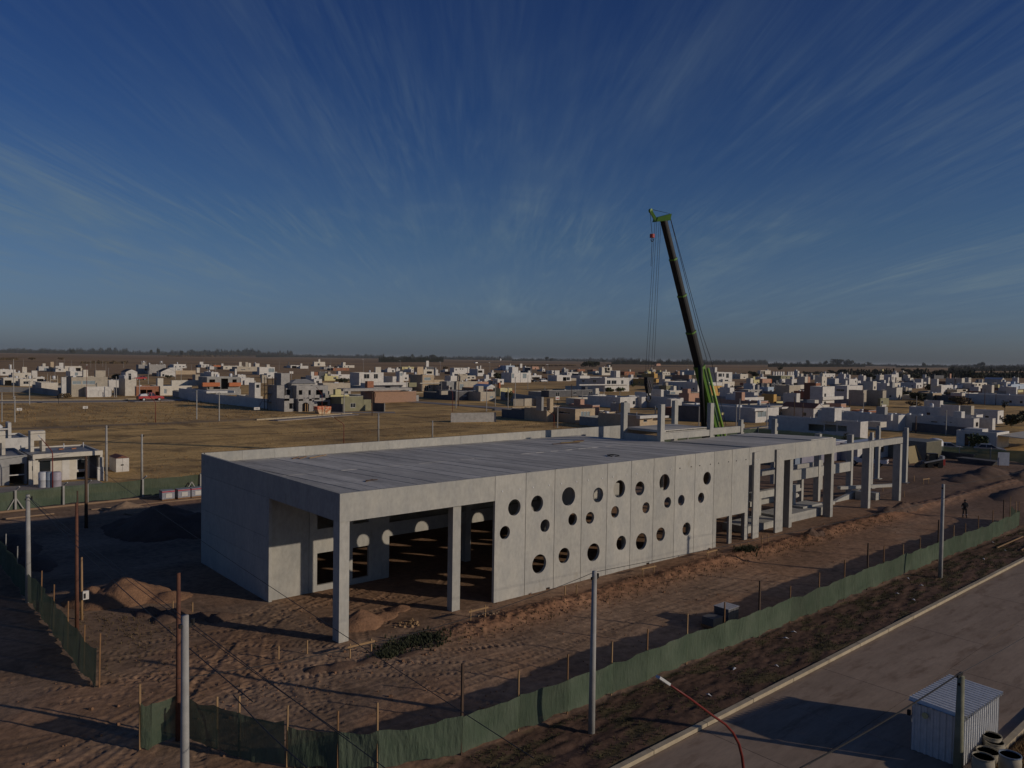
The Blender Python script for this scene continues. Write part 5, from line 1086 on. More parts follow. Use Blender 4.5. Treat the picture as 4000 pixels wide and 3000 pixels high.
TXT = '''
0|1155 1235 1860 545 890 B d12|two-storey beige modern house with a white double garage by the far street|b 1420 1500 1915 715 905 -3 W garage;b 1005 1065 1145 545 890 -1 W;w 1235 612 1400 668 l;w 1425 607 1645 668 l;b 1630 1650 1825 430 545 4 B;b 1435 1440 1520 418 545 6 C
0|20 60 330 560 3.2 C|cream low house with the leftmost tank frame above the long grey wall|b 240 245 330 520 640 1 B frame;o 80 600 200 700
0|330 345 575 575 3.2 C|cream low house with the middle tank frame above the long grey wall|b 455 465 570 520 640 1 B frame
0|695 715 1005 640 3.2 C d12|pinkish cream low house touching the blue-shaded garage house|b 860 866 1000 520 640 2 B frame
0|-60 0 270 415 3.6 W|white house at the left edge with a tank tower behind|b 150 156 205 325 415 3 B;t 180 330
0|195 215 540 470 3.3 C|long cream low house under the pale pink chimney tower|b 380 386 465 370 470 2 C
0|540 560 770 545 3.2 W|white low house with a tall square white tower in front|b 540 548 645 432 560 -1 W;o 640 575 755 620
0|645 670 840 360 3.5 W|small white house in front of the yellow field, left of the tan tower|w 760 385 835 435 l
0|850 865 930 375 3.2 T|narrow tan house with a tall tan tower in front of the yellow field|b 868 873 930 280 380 2 T
0|945 960 1100 380 3.2 W|white house with two canopies right of the tan tower|b 955 960 1035 352 385 -2 W;b 1018 1022 1096 297 380 3 W
0|1105 1120 1410 355 3.7 C|cream house with a dark porch before the yellow field|w 1180 390 1230 430;o 1310 385 1395 440
0|1020 1215 1420 445 6.2 W d9|tall white house with a dark blue flank behind the beige garage house|w 1290 460 1350 520 l
0|1860 1880 2140 600 4.0 W|white house with a slanting shadow right of the garage house|L 1862 650 1870 700;b 1980 2050 2160 590 700 2 W
1|-75 -50 145 570 870 C d8|pinkish tall house left of the brick ruin|b -160 -60 -10 520 575 3 W;w 5 480 60 520
1|120 145 550 705 868 R d8|unfinished orange brick house with open bays behind the red truck|o 212 762 318 866;o 328 764 418 820;o 472 795 538 866;b 485 512 610 565 700 5 C
1|552 556 1105 700 862 C d12|grey-white low house with a wide flat canopy behind the street|b 760 764 1240 728 742 -3 W;o 785 770 920 858;w 620 750 670 830 l;b 740 755 1285 600 700 7 C open
1|530 568 822 455 3.0 W d9|white gable-ended house with a dark pitched roof|gable;w 590 490 630 540
1|-120 -40 160 455 4.2 W|cream house under a broad dark pitched roof, left of the gable-ended one|gable;w 5 480 55 520
1|345 366 655 326 7.0 N|grey unfinished two-storey block house behind the gable-ended one|o 290 395 345 425;b 548 552 604 264 326 2 N frame;b 225 230 314 262 326 2 N frame
1|140 182 350 330 6.6 N|narrow grey concrete shell with thin posts left of the unfinished block house|o 290 395 345 430
1|665 790 1000 322 4.0 W|white house with a blue flank and a single tank right of the block house|t 852 285
1|700 712 940 382 3.2 W|bright white low house between the field and the tan garden wall|w 850 410 900 420
1|1205 1265 1402 325 3.4 W|white house with a stepped white tower near the fence posts|b 1235 1240 1300 280 330 3 W
1|1405 1412 1490 360 3.0 W|tiny white house beside the red roof strip|b 1460 1480 1600 340 365 3 X
1|1605 1645 1990 350 3.6 C|long cream house with a white box tower before the plain|b 1610 1615 1650 310 352 2 W;b 1915 1920 1965 283 350 4 C
1|1770 1885 2400 366 4.2 B d12|long sand-coloured house with small high slit windows|w 1950 408 2025 422;w 2070 396 2110 408;b 2025 2030 2075 285 366 5 B;b 2080 2085 2125 300 366 5 C
1|1175 1440 1560 458 3.3 W|white-fronted low house with a long bluish flank and a tower|b 1175 1188 1240 383 470 -1 C;w 1480 485 1500 535
1|1240 1365 1935 545 6.6 G d9|grey two-storey house with bright orange balcony bands|b 1285 1292 1590 640 708 -1.2 X;b 1745 1750 1955 640 705 -1.2 X;o 1405 585 1505 642;o 1610 570 1730 750;o 1805 583 1878 638;o 1375 715 1600 750;b 1350 1368 1935 538 548 -.3 R;t 1545 495;t 1775 480
1|1120 1165 1240 500 4.5 B|sand-coloured tower house left of the orange balconies|
1|1930 1950 2180 560 3.4 W|white stepped house just right of the orange balconies|w 2000 618 2020 680;b 2010 2015 2090 600 690 -1 W
1|1890 1900 2030 505 3.2 W|small white house with a slim chimney behind the orange balconies|b 1845 1850 1880 400 500 2 W
1|1035 1355 1520 790 3.3 W d26|white courtyard house with a long bluish wall along the field|o 1400 828 1500 900;b 1290 1356 1850 788 824 -2.5 W
2|-40 -20 80 645 6.5 W|white-framed two-storey house behind the scaffold tower|w 0 660 60 735;b 82 104 182 510 650 6 B
2|1120 1160 1630 650 5.0 B|low sand-coloured house behind the block castle|
2|1285 1470 1850 880 1140 V d12|olive grey house with a dark red opening, right of the block castle|b 1335 1372 1470 755 880 5 Y;b 1280 1290 1610 855 885 -1 Y;b 1850 1852 1990 935 1135 0 V
2|1990 2052 2770 800 995 P d9|pink brick unfinished house under a wide thin concrete slab roof|b 1400 1505 2700 745 790 -1.5 N;b 1885 1925 2035 615 770 4 R;o 1600 820 1700 900
2|1640 1785 2205 467 7.2 W d9|white two-storey box house with two dark windows|w 1865 490 1960 570;w 2035 490 2108 572;b 2050 2066 2160 370 467 4 C
2|990 1005 1195 280 6.5 C|cream two-storey house with a stubby tower far off by the plain|w 1065 305 1100 345;b 1075 1080 1110 234 285 2 C
2|530 600 755 340 3.3 W|white canopy house with a dark chimney, far off left of the cream two-storey|o 620 350 700 400;b 555 560 572 285 345 2 D
2|755 765 905 350 3.2 W|pale blue-white house beside the white canopy house|b 765 770 800 308 350 1 W
2|1340 1500 1700 340 3.2 C|cream house with a small square tower, right of the far cream two-storey|b 1475 1505 1548 288 345 2 C
2|1330 1335 1610 388 2.6 R|long low orange brick shed far off by the posts|
2|1170 1175 1335 370 2.6 N|low block-walled yard beside the orange brick shed|
2|20 60 325 372 5.8 W|white box house with one large glazed corner window|w 215 392 315 462 l
2|185 188 395 480 3.2 W|white flat-roofed house with stacked terraces, left of the castle tower|b 185 190 390 530 548 -2 W;b 575 580 645 445 540 5 W
2|-30 -10 60 310 6.8 C|pale cream house edge beside the white box house|
2|860 960 1090 520 3.3 W|white house with a narrow orange tower behind the castle roof|b 945 950 1003 452 520 1 W;b 1005 1010 1072 455 520 2 R
2|1080 1085 1290 455 3.2 D|dark grey low house right of the orange tower|b 1240 1243 1285 450 520 -1 B
2|1180 1184 1420 525 2.9 Y|yellowish low house in front of the dark house|
2|1000 1003 1140 580 3.0 W|white wall-like house right behind the hipped roof|
2|1290 1295 1640 500 3.0 W|long white low house left of the two-window box|w 1430 510 1480 530
3|-480 -200 430 655 3.5 W d10|white low house with a thin white canopy on posts by the street|b -210 -190 430 640 685 -3 W;o 20 700 110 780;w 255 700 300 780 l
3|430 665 862 505 790 T d10|tan two-storey house with a cream cornice and barred window|w 693 550 808 600 l;w 705 692 765 790;w 775 690 805 740;b 862 864 1040 590 770 0 T garage;b 620 625 1052 645 658 -.6 C;b 425 430 565 640 715 -6 V;o 875 672 1010 768
3|555 575 680 385 7.4 T|tan tower house with an arched top|b 568 578 680 365 390 1 T
3|680 685 860 412 6.2 C|cream house with a red patch beside the tan tower|o 740 445 830 485
3|225 272 325 450 6.5 W|white narrow house with a bluish side, left of the tan two-storey|w 275 470 320 525 l
3|320 325 425 500 4.0 W|small white terrace beside the narrow house|
3|-10 150 215 535 5.2 W|white cube with a tank shed left of the narrow house|
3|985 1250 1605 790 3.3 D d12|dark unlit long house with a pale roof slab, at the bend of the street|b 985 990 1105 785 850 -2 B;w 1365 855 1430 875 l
3|1605 1670 1920 800 3.3 B d10|dusky beige house with a big white porch beam right of the dark long one|w 1690 935 1740 965 l;w 1830 870 1890 910 l
3|1050 1155 1262 522 5.6 W|white square gable wall house in the middle distance|
3|1030 1085 1250 620 4.6 G|grey house wall with a slanting shadow before the white square one|b 1120 1122 1135 690 770 -1 C
3|1250 1255 1620 620 4.6 B|sand-coloured house behind the small dark tree|w 1310 665 1375 750 l
3|1545 1780 1915 715 3.0 W|white gable house with a bluish roof side|gable bluewall
3|1620 1625 1805 625 3.6 S|house with an orange roof edge behind the bluish gable|
3|1140 1212 1440 385 6.0 W|white two-storey house with a slate roof, far off|w 1235 405 1260 430;w 1310 395 1330 415;w 1350 395 1370 415
3|1475 1620 1730 405 6.0 W|white house with a bluish flank and balconies, right of the slate-roofed one|o 1625 430 1700 470;b 1598 1602 1630 355 405 2 W;b 1655 1660 1680 345 405 3 W
3|1440 1447 1480 375 6.0 W|slim white tower house between two larger white houses|
3|40 60 190 400 3.4 W|low white house with blue shade far left of the yellow strip|b 65 70 125 380 400 1 W
3|190 212 275 398 3.4 W|small white box left of the yellow strip|
3|300 314 520 368 3.0 Y|long yellow low building far off|
3|350 470 530 408 3.2 W|white and blue low house below the yellow building|
3|595 725 860 365 4.2 D|dark brown house under a white H-shaped frame|b 725 730 775 262 330 2 W
3|885 892 935 415 5.0 W|white chimney tower house right of the pale cream one|
3|1055 1058 1105 410 3.2 W|tiny white cabin near the pale street lamp|
3|1345 1350 1580 520 3.0 C|cream low house with a slate porch in the middle distance|
3|1730 1738 1850 575 3.1 W|white cabin-like house behind the bluish gable|
3|1960 1964 2072 580 3.1 W|second white cabin-like house right of the first|
3|1850 1855 1930 470 3.4 W|white house left of the round dark tree|
3|2100 2105 2180 465 3.4 W|white house right of the round dark tree|
3|1980 2000 2100 380 3.6 U|blue house with an orange corner tower|b 1980 1984 2010 345 400 1 S
3|2010 2110 2260 345 6.4 U|taller blue house with small square panes|w 2115 405 2130 430;w 2145 405 2160 430
3|1265 1280 1440 490 4.2 B|beige unfinished house with tall dark doorways|o 1360 440 1415 510;o 1285 500 1305 540
3|1955 2010 2215 740 3.1 Y|ochre house with little bright windows behind the dark hedge|w 2040 760 2060 780 l;w 2080 760 2100 780 l;b 1985 1990 2015 640 720 2 X
4|-80 -10 330 470 640 W d10|big white house with two grey window bays beside the open lot|w -20 470 35 565 l;w 185 470 250 565 l;b -60 5 108 370 470 3 W;b 110 115 145 432 470 5 W;b 280 284 318 432 470 5 W
4|220 320 330 380 6.2 D|dark house with a white H-frame behind the big white one|b 135 140 178 312 370 1 W
4|225 228 318 372 6.0 W|small white upper floor right behind the dark one|
4|330 334 510 515 3.2 W|white flat canopy house beside the parked van|o 345 545 480 600
4|690 775 1028 512 615 W d9|white low house with dark glass doors facing the open lot|o 880 545 940 610;w 945 545 1000 600;b 735 742 822 430 512 3 W
4|345 352 460 362 4.0 S|red brick upper floor far behind the white houses|
4|590 690 752 430 3.6 W|white and grey stepped house behind the lamp post|
4|870 905 975 405 4.6 G|grey stepped house with a slim dark tower|
4|1125 1605 2025 560 800 W d19|large white two-storey house with a broad blue-shaded flank|w 1640 598 1705 672;w 1720 600 1805 670;w 1888 598 1925 665;b 1020 1175 1345 522 560 6 W;b 1160 1165 2025 672 690 -1 W;L 1210 590 1250 632;L 1395 590 1455 640;b 1545 1604 1640 545 560 0 W
4|1700 1775 1868 435 7.0 W|white tower house with a bluish flank behind the large one|b 1795 1800 1868 435 550 -1 W
4|1505 1555 1728 375 8.0 C|cream three-storey house with open balconies|o 1600 380 1640 440;o 1605 440 1690 470;o 1650 375 1690 430
4|1860 1945 2120 450 3.8 R|dark shed with a bright orange brick end|
4|2015 2030 2185 560 4.2 W|white lean house right of the large one|
4|415 600 715 1100 1320 T d8|beige house with a dark flank and a tall slatted tower near the lot|
4|590 1095 1435 1098 3.3 T d12|tan single-storey house with three pale glazed doors|w 1190 1140 1235 1235 l;w 1240 1140 1290 1235 l;w 1295 1140 1345 1235 l;b 600 655 715 915 1095 5 T;b 420 510 548 890 1085 3 G;L 800 1130 1000 1185
4|975 1395 1515 1035 3.6 S|dark red house with a salmon end wall behind the tan one|
4|1480 1485 1605 840 3.0 C|small cream porch house under a red tiled edge|o 1490 880 1550 940
4|1805 1940 2040 1005 4.4 G|dark grey tower with one bright yellow strip|b 1895 1900 1942 1005 1220 -.2 O
4|1790 1870 2200 895 3.4 W d14|white-edged flat house with pale roof boxes behind the columns|b 2020 2025 2130 862 895 4 W;b 2120 2340 2400 810 900 3 W
4|590 640 1500 780 2.6 D|long dark wall-like house across the middle|
5|-200 0 310 1215 3.2 T d12|tan bungalow with a white fascia just behind the raised slab|b -60 0 310 1215 1265 -1.2 W;w 60 1280 125 1320;b 300 410 500 1215 1250 -2 W
5|-120 30 120 890 3.4 W|white box with one square vent on the flat roof|
5|180 700 725 905 3.6 W d18|long flat white house with a bluish roof and white end|b 520 535 725 925 1080 -2 W
5|300 362 410 760 5.4 W|white twin-post house behind the hook block|b 350 362 410 760 900 -1 W
5|440 520 725 780 3.6 C|cream house with a white arch right of the twin posts|w 525 790 610 880 l
5|615 1000 1420 640 4.6 W d22|large blue-shaded warehouse with a pale metal roof behind the boom|
5|1180 1245 1415 695 5.6 O|ochre two-storey house with an orange corner right of the boom|w 1345 735 1390 810;b 1183 1190 1247 690 880 -.5 X
5|1185 1330 1595 460 8.6 W|white three-storey house with many panes right of the boom|w 1355 480 1415 540;w 1430 480 1455 540;w 1490 480 1535 560;w 1360 590 1415 615;w 1465 590 1525 615;b 1185 1295 1333 375 460 1 W
5|30 248 305 485 3.8 O|small ochre cube with a bluish flank far left of the boom|
5|-200 280 390 580 4.0 O|ochre-fronted house with a long grey flank|b 275 280 375 640 655 -1 Y
5|385 390 520 455 3.6 C|cream house with a white balcony strip left of the boom|
5|555 848 892 512 4.2 P|dark brown house with a pale brick end left of the boom|
5|600 655 690 445 4.2 P|pinkish box roof unit beyond the dark brown house|
5|690 940 1000 430 5.0 W|bluish white warehouse far off behind the boom|
5|425 432 525 580 4.4 C|cream narrow house with a brown flank|
5|1590 1735 1870 490 4.6 C|cream house with a long mauve flank right of the three-storey|
5|1420 1425 1635 625 4.2 C|cream shutters house below the three-storey|
5|1860 1968 2065 590 4.4 Y|pale yellow house with a small square window|w 2020 630 2045 655
5|2060 2118 2260 575 4.6 S|salmon house at the right of the pale yellow one|
5|1440 1555 1628 725 5.4 W|grey-flanked white slab house right of the ochre two-storey|
5|1865 1945 2002 655 5.4 W|white narrow tower house with a grey flank|
5|1600 1975 2035 810 4.0 W|white end of a long grey terrace|
5|1600 1705 1780 838 5.4 W|white square tower before the long grey terrace|b 1770 1775 2140 900 960 0 W
5|1340 2055 2215 965 3.8 S d22|long blue-shaded house with a salmon end across the middle|
5|1390 2000 2400 1085 3.6 W d22|white-framed house with a yellowish window and a long blue flank|w 2035 1140 2180 1230 l;b 1980 1985 2215 1090 1135 -1 W
5|2060 2085 2260 430 5.0 C|cream house with open top frames far right of the three-storey|o 2095 440 2120 500;o 2130 440 2160 500
5|840 845 1020 825 3.2 S|low house with a red brick crest left of the boom|
6|-60 100 150 755 4.4 O|small orange tower house at the left of the brick tower|b 95 100 270 880 930 0 Y
6|405 495 555 738 5.6 W|white slab tower left of the brick tower|
6|725 830 908 560 8.0 R|tall narrow orange brick tower|w 855 785 870 855
6|540 640 726 700 4.6 R|dark brick flank house joined to the tall tower|
6|905 948 1152 620 7.2 W|big blank white wall house right of the brick tower|b 946 950 1305 800 855 -1 W
6|1150 1370 1635 605 6.6 W|white stepped parapet house with a dark slot window|L 1175 660 1320 705
6|825 935 1018 445 7.4 C|cream twin slab house with a grey flank|
6|565 640 687 450 7.4 C|cream slab house left of the twin slab one|
6|60 93 455 425 4.6 W|white house with a comb-like row of roof fins|b 88 93 112 362 425 1 W;b 132 137 158 362 425 1 W;b 174 179 202 362 425 1 W;b 216 221 245 362 425 1 W;b 258 263 285 362 425 1 W;b 345 350 372 362 425 1 W;b 384 389 412 362 425 1 W;b 420 424 447 362 425 1 W
6|455 515 545 350 7.0 W|narrow white frame house beside the roof fins|
6|-20 225 420 435 5.6 V|dark olive house below the roof fins|b 230 240 395 490 570 -2 W
6|400 412 500 490 5.0 W|white sloped-shadow house right of the olive one|
6|120 370 560 600 5.0 B|dark blue-flanked house with a cream end|b 555 560 650 590 660 2 C
6|1020 1160 1225 480 4.6 W|white and blue low houses beyond the twin slab|
6|1210 1315 1348 402 7.2 W|tall thin white wall house with a blue flank|
6|1280 1405 1548 487 5.6 W|white cube house with one small window|w 1508 518 1525 550;b 1340 1343 1375 515 590 -2 W
6|960 965 1160 395 4.0 W|pale bluish terraces far behind the cream twin slab|
6|1395 1650 1705 685 5.6 B|long grey-flanked house with a triangular sunlit end|
6|1660 1985 2045 690 5.6 B|second long grey-flanked house with a sunlit end|b 1660 1940 2090 825 1000 -1 V;b 1965 1968 2045 935 1000 -1.3 W
6|1730 1818 1880 528 7.2 C|cream notched tower house with a grey flank|
6|1880 2060 2110 560 5.0 W|white and blue house right of the notched tower|
6|1590 1655 1690 430 6.0 W|slim white tower far off left of the dark trees|
6|1830 1935 2003 420 6.0 C|cream block house right of the dark trees|
6|2005 2138 2260 410 7.0 W|white two-storey house with tall slit windows|w 2145 450 2152 505;w 2160 450 2167 505;b 2075 2080 2105 460 550 -1 W
6|1940 1978 2000 322 7.0 Y|bright yellow chimney house on the skyline of trees|
6|2050 2175 2290 560 4.6 C|grey-blue flanked house with a cream end at the frame middle right|
6|-60 -20 62 985 3.3 C|cream porch house with a white fascia by the curved kerb|b -60 -20 62 985 1035 -1 W;o -5 1040 35 1200
6|10 40 540 960 3.4 B d10|greenish cream bungalow with a white fascia and brown doors|b 230 242 680 975 1005 -2 W;o 92 1075 215 1200;w 220 1060 325 1150 l;b 300 310 535 938 980 3 C;w 475 1010 590 1150
6|600 790 945 995 3.2 W d9|white house with a brown tiled roof and a bush at its door|gable roof_tile
6|830 900 1065 940 3.6 C|cream wall house behind the brown tiled roof|
6|1090 1270 1420 995 3.4 W|small white house with a shutter between dark walls|
6|1060 1265 1350 920 3.8 S|brown flat house with a salmon end|b 1260 1415 1660 915 950 1 T
6|590 1600 1730 1235 3.5 W d20|long blue-shaded white house behind the green fence|b 925 1150 1275 995 1195 5 W;b 1725 1940 2050 1235 1330 2 C;P 700 1262 960 1400;P 980 1270 1180 1400;P 1200 1290 1360 1400
6|1690 2300 2400 1110 3.5 W d20|long flat white house with a bluish flank behind the pole|b 2120 2125 2160 1115 1210 0 W;P 1760 1240 1860 1330;P 1950 1215 2120 1400
6|1700 1740 1945 1040 3.0 R|house with a row of orange roof bricks|
7|-80 45 165 1120 3.5 W d14|white house corner with a sunlit triangular patch|w 60 1130 70 1140
7|550 1345 1440 1175 3.6 W d20|long white house with small dark windows and a lit doorway|L 600 1210 720 1250;L 815 1220 860 1248;L 915 1228 970 1256;o 1380 1240 1420 1310
7|630 765 815 865 4.5 W|tall white double slab tower with a dark slot|
7|895 1090 1143 950 4.5 W|wide white slab tower with a solar heater beside it|
7|1440 1670 1720 1172 3.6 W|white box house right of the lit doorway|
7|1090 1390 1502 1115 3.6 W|flat white roof house behind the slab towers|
7|1120 1760 1860 1040 3.4 W d22|long bluish house with white parapet scraps before the dark trees|
7|600 785 985 595 5.4 W|white house with a square window and a small cross window|w 885 640 915 680;w 945 640 960 670;b 605 710 740 488 595 1 W
7|-20 10 110 640 5.2 C|cream house edge left of the round shrub|
7|20 350 460 555 3.6 W|long bluish low house far right|
7|130 145 205 630 4.0 B|small beige cube house beside dark bushes|b 210 216 275 645 710 0 C
7|410 440 470 488 5.6 W|white narrow slab house before the dark trees|
7|515 562 590 465 5.6 C|cream narrow slab house before the dark trees|
7|860 1015 1072 472 5.4 C|cream house with a dusky flank under the slim brick chimney|b 930 934 957 397 475 1 S
7|1070 1140 1188 475 5.4 C|first of two cream pillars houses by the dark trees|
7|1188 1258 1300 468 5.4 C|second of two cream pillars houses by the dark trees|
7|1110 1320 1572 560 4.6 C|cream arcade house with brown bays|o 1360 575 1395 605;o 1430 575 1460 605;o 1520 575 1550 605
7|1530 1825 1870 500 4.2 C|grey sheet-roofed shed with a cream gable|gable roof_metal
7|1560 1658 1698 595 5.4 C|cream slab house with a long bluish flank|b 1700 1765 1790 585 640 1 Y
7|1050 1055 1210 670 3.4 B|beige low house below the bluish terrace|b 1150 1155 1235 670 700 0 C
7|1090 1140 1300 730 3.3 C|pair of cream garden rooms before the dark wall|
7|1330 1690 1740 735 3.8 B|long dusky house before the dark yard|b 1735 1790 1885 755 785 0 Y
7|1795 2300 2500 780 4.0 W d22|big pale bluish house block at the right edge|
7|2040 2080 2100 630 4.4 W|thin white slab at the right edge|b 2100 2105 2200 680 720 1 Y
7|1820 1930 2010 620 3.8 W|white and dark porch house near the right edge|
7|1100 1250 1310 560 4.0 W|bluish terrace with a round tank|t 1260 540
7|2080 2105 2125 465 5.2 W|far white pillar house at the right edge|
7|-60 0 45 380 6.5 W|white stepped tower at the left of the dark trees|
7|100 118 160 360 6.0 C|cream pillar beyond the dark trees|
7|195 200 245 415 5.4 C|small cream house among dark trees|b 225 230 270 500 520 0 W
7|420 640 790 735 3.2 T|low house with an ochre strip and white edge|
4|1025 1030 1130 530 3.2 B|small beige wall house right of the dark glass doors|
4|950 955 1150 462 3.0 W|thin strip of white terraces behind the dark glass doors|
4|1200 1205 1300 480 2.8 C|low cream terrace behind the large white roof|
4|1130 1135 1262 410 2.8 R|row of red brick crests before the mid-plain grove|
4|1395 1400 1462 415 2.8 R|single red brick crest right below the grove|
4|1440 1445 1505 440 3.2 W|white stub house beside the three-storey cream one|
4|520 525 570 400 3.4 W|white stub house behind the pale lamp post|
5|-60 5 270 585 3.0 G|long grey low house in front of the ochre-fronted one|
5|120 125 190 445 3.0 Y|short pale yellow roof strip far left of the boom|
5|215 220 268 412 3.8 C|little cream twin towers far left of the boom|
5|340 345 365 425 4.4 Y|single yellow pillar tower left of the boom|
5|450 455 600 690 2.8 V|dusky olive yard house behind the cream arch|
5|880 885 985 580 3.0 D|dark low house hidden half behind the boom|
5|1600 1605 1735 495 4.0 D|dark mauve house right of the many panes|
5|2070 2085 2205 545 4.0 W|white sloped roof house above the salmon one|
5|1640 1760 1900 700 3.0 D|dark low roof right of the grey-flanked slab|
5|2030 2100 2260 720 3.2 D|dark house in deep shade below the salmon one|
5|1860 1870 2135 765 2.8 N|pale grey terrace below the narrow tower|
6|-40 5 68 490 4.0 X|orange house sliver left of the olive house|
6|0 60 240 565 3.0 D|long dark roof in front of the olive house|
6|-80 0 100 630 3.6 U|dark bluish terrace at the left below the olive house|
6|560 565 650 560 3.4 V|dusky low house between slab house and brick tower|
6|688 693 730 450 4.6 S|pink sliver house right of the cream slab|
6|1552 1556 1605 520 3.4 W|white porch sliver right of the cube house|
6|1640 1650 1700 440 4.6 B|greyish tower beside the slim white tower|
6|1880 1885 1945 548 3.0 W|tiny white roof left of the white and blue house|
6|780 785 810 420 4.4 G|slim grey chimney house left of the twin slab|
6|1400 1405 1430 415 4.0 W|white round tank tower behind the cube house|
6|2130 2140 2260 700 3.2 B|beige sliver house below the middle right cream end|
7|240 245 300 470 3.2 C|small cream house left of the white narrow slab|
7|300 305 370 515 3.0 G|small grey house below the broad dark tree|
7|470 480 525 540 3.4 W|white steps house right of the narrow slab|
7|1010 1020 1055 600 3.2 W|small white house right of the cross-window one|
7|1130 1136 1245 590 3.4 U|bluish low house with white coping by the round tank|
7|1425 1430 1462 625 3.6 W|single white square wall above the beige low house|
7|1900 1910 2010 540 3.2 W|white low roofs before the last dark trees|
7|2130 2140 2240 560 3.2 C|cream low roofs cut by the right edge|
7|1460 1470 1545 545 3.4 D|dark flat house right of the arcade bays|
7|1890 1990 2260 585 3.2 U|long bluish low roof above the porch house|
7|640 660 830 430 3.6 D|dark low house among the trees above the slab house|
7|-60 10 95 460 4.6 C|cream house below the white stepped tower|
'''
HOUSES = []
for ln in TXT.strip().split('\n'):
    p_ = ln.split('|')
    try: HOUSES.append(house(int(p_[0]), p_[1], p_[2], p_[3] if len(p_) > 3 else ''))
    except Exception as ex: print('HOUSE FAIL', ln, ex)
# the castle-like block house under construction, modelled on its own
Pc = gz(*T(2, 490, 1150)); X0, Y0 = float(Pc[0]), float(Pc[1]); H = gtop(Pc, *T(2, 490, 860)); D_ = float(gx(*T(2, 245, 1100), X0)[1]-Y0)
t = thing('house', (X0, Y0, 0), 'grey block castle-like house under construction with an arched doorway', 'house', GH)
def fxz(px, py, Y): p = gy(*T(2, px, py), Y); return float(p[0]), float(p[2])
def hole(a, b_, c_, d_, Y): u = fxz(a, b_, Y); v = fxz(c_, d_, Y); return (u[0], max(v[1], 0), v[0], u[1])
def cblock(pl, pr, pt, Y, dep, holes=(), z0=0, m='block'):
    x0, z1 = fxz(pl, pt, Y); x1 = fxz(pr, pt, Y)[0]; mb = MB(); wall(mb, 'x', x0, x1, z0, z1, Y, .25, [hole(*h, Y) for h in holes])
    mb.box(x0, Y+.25, z0, x0+.25, Y+dep, z1).box(x1-.25, Y+.25, z0, x1, Y+dep, z1).box(x0+.25, Y+dep-.25, z0, x1-.25, Y+dep, z1); mb.build('wall', m, t)
    MB().box(x0+.26, Y+.26, z1-.4, x1-.26, Y+dep-.26, z1-.25).build('roof', 'concrete_roof', t); return x0, x1, z1
cblock(490, 655, 918, Y0, D_*.9, [(575, 997, 660, 1090)]); cblock(655, 735, 950, Y0+1.6, D_*.8); cblock(735, 1005, 925, Y0-1.2, 2.8, [(800, 985, 915, 1145)])
cblock(1005, 1285, 908, Y0+.6, D_*.8, [(1060, 975, 1245, 1045)])
for a, b_, c_, yy in ((490, 578, 860, Y0), (728, 815, 852, Y0-1.2), (918, 965, 855, Y0-1.2), (1008, 1098, 852, Y0+.6), (1200, 1285, 848, Y0+.6)):
    x0, z1 = fxz(a, c_, yy); x1 = fxz(b_, c_, yy)[0]; zb = fxz(a, 930 if b_ < 1000 else 910, yy)[1]; MB().box(x0, yy, zb-.4, x1, yy+.25, z1).build('parapet', 'block', t)
# the doorway arch: stepped lintel pieces
x0, zt = fxz(800, 985, Y0-1.2); x1 = fxz(915, 985, Y0-1.2)[0]; mb = MB(); n = 8
for k in range(n): a = x0+(x1-x0)*k/n; u = (k+.5)/n*2-1; zz_ = zt-.75*(1-math.sqrt(max(0, 1-u*u))); mb.box(a, Y0-1.19, zz_, a+(x1-x0)/n, Y0-.97, zt+.02)
mb.build('arch', 'block', t)
for px in (850, 885): MB().box(fxz(px, 1000, Y0-1.1)[0], Y0-1.1, 0, fxz(px+12, 1000, Y0-1.1)[0], Y0-1.0, zt-.3).build('door_post', 'wood_pale', t)
Yu = Y0+4.5
cblock(362, 490, 688, Yu, 6); cblock(520, 702, 735, Yu+1.5, 5, [(522, 762, 595, 850)]); cblock(702, 850, 690, Yu-1, 6, [(740, 770, 800, 850)]); cblock(850, 980, 700, Yu, 6, [(907, 770, 948, 853)]); x0, x1, zz_ = cblock(980, 1245, 690, Yu+.5, 5.5, [(1037, 766, 1155, 850)])
tx0, tx1, tz = cblock(435, 585, 478, Yu+4, 4.5)
# hipped roof over the middle
a0, zb = fxz(600, 655, Yu+1.5); a1 = fxz(1040, 655, Yu+1.5)[0]; zr = fxz(800, 578, Yu+4.5)[1]; c0 = fxz(700, 578, Yu+4.5)[0]; c1_ = fxz(880, 578, Yu+4.5)[0]
MB().add([(a0, Yu+1.2, zb), (a1, Yu+1.2, zb), (a1, Yu+8.2, zb), (a0, Yu+8.2, zb), (c0, Yu+4.7, zr), (c1_, Yu+4.7, zr)], [(0, 1, 5, 4), (1, 2, 5), (2, 3, 4, 5), (3, 0, 4), (0, 3, 2, 1)]).build('hipped_roof', 'grey', t); MB().box(a0+.3, Yu+1.6, 2, a1-.3, Yu+8, zb-.01).build('wall', 'block', t)
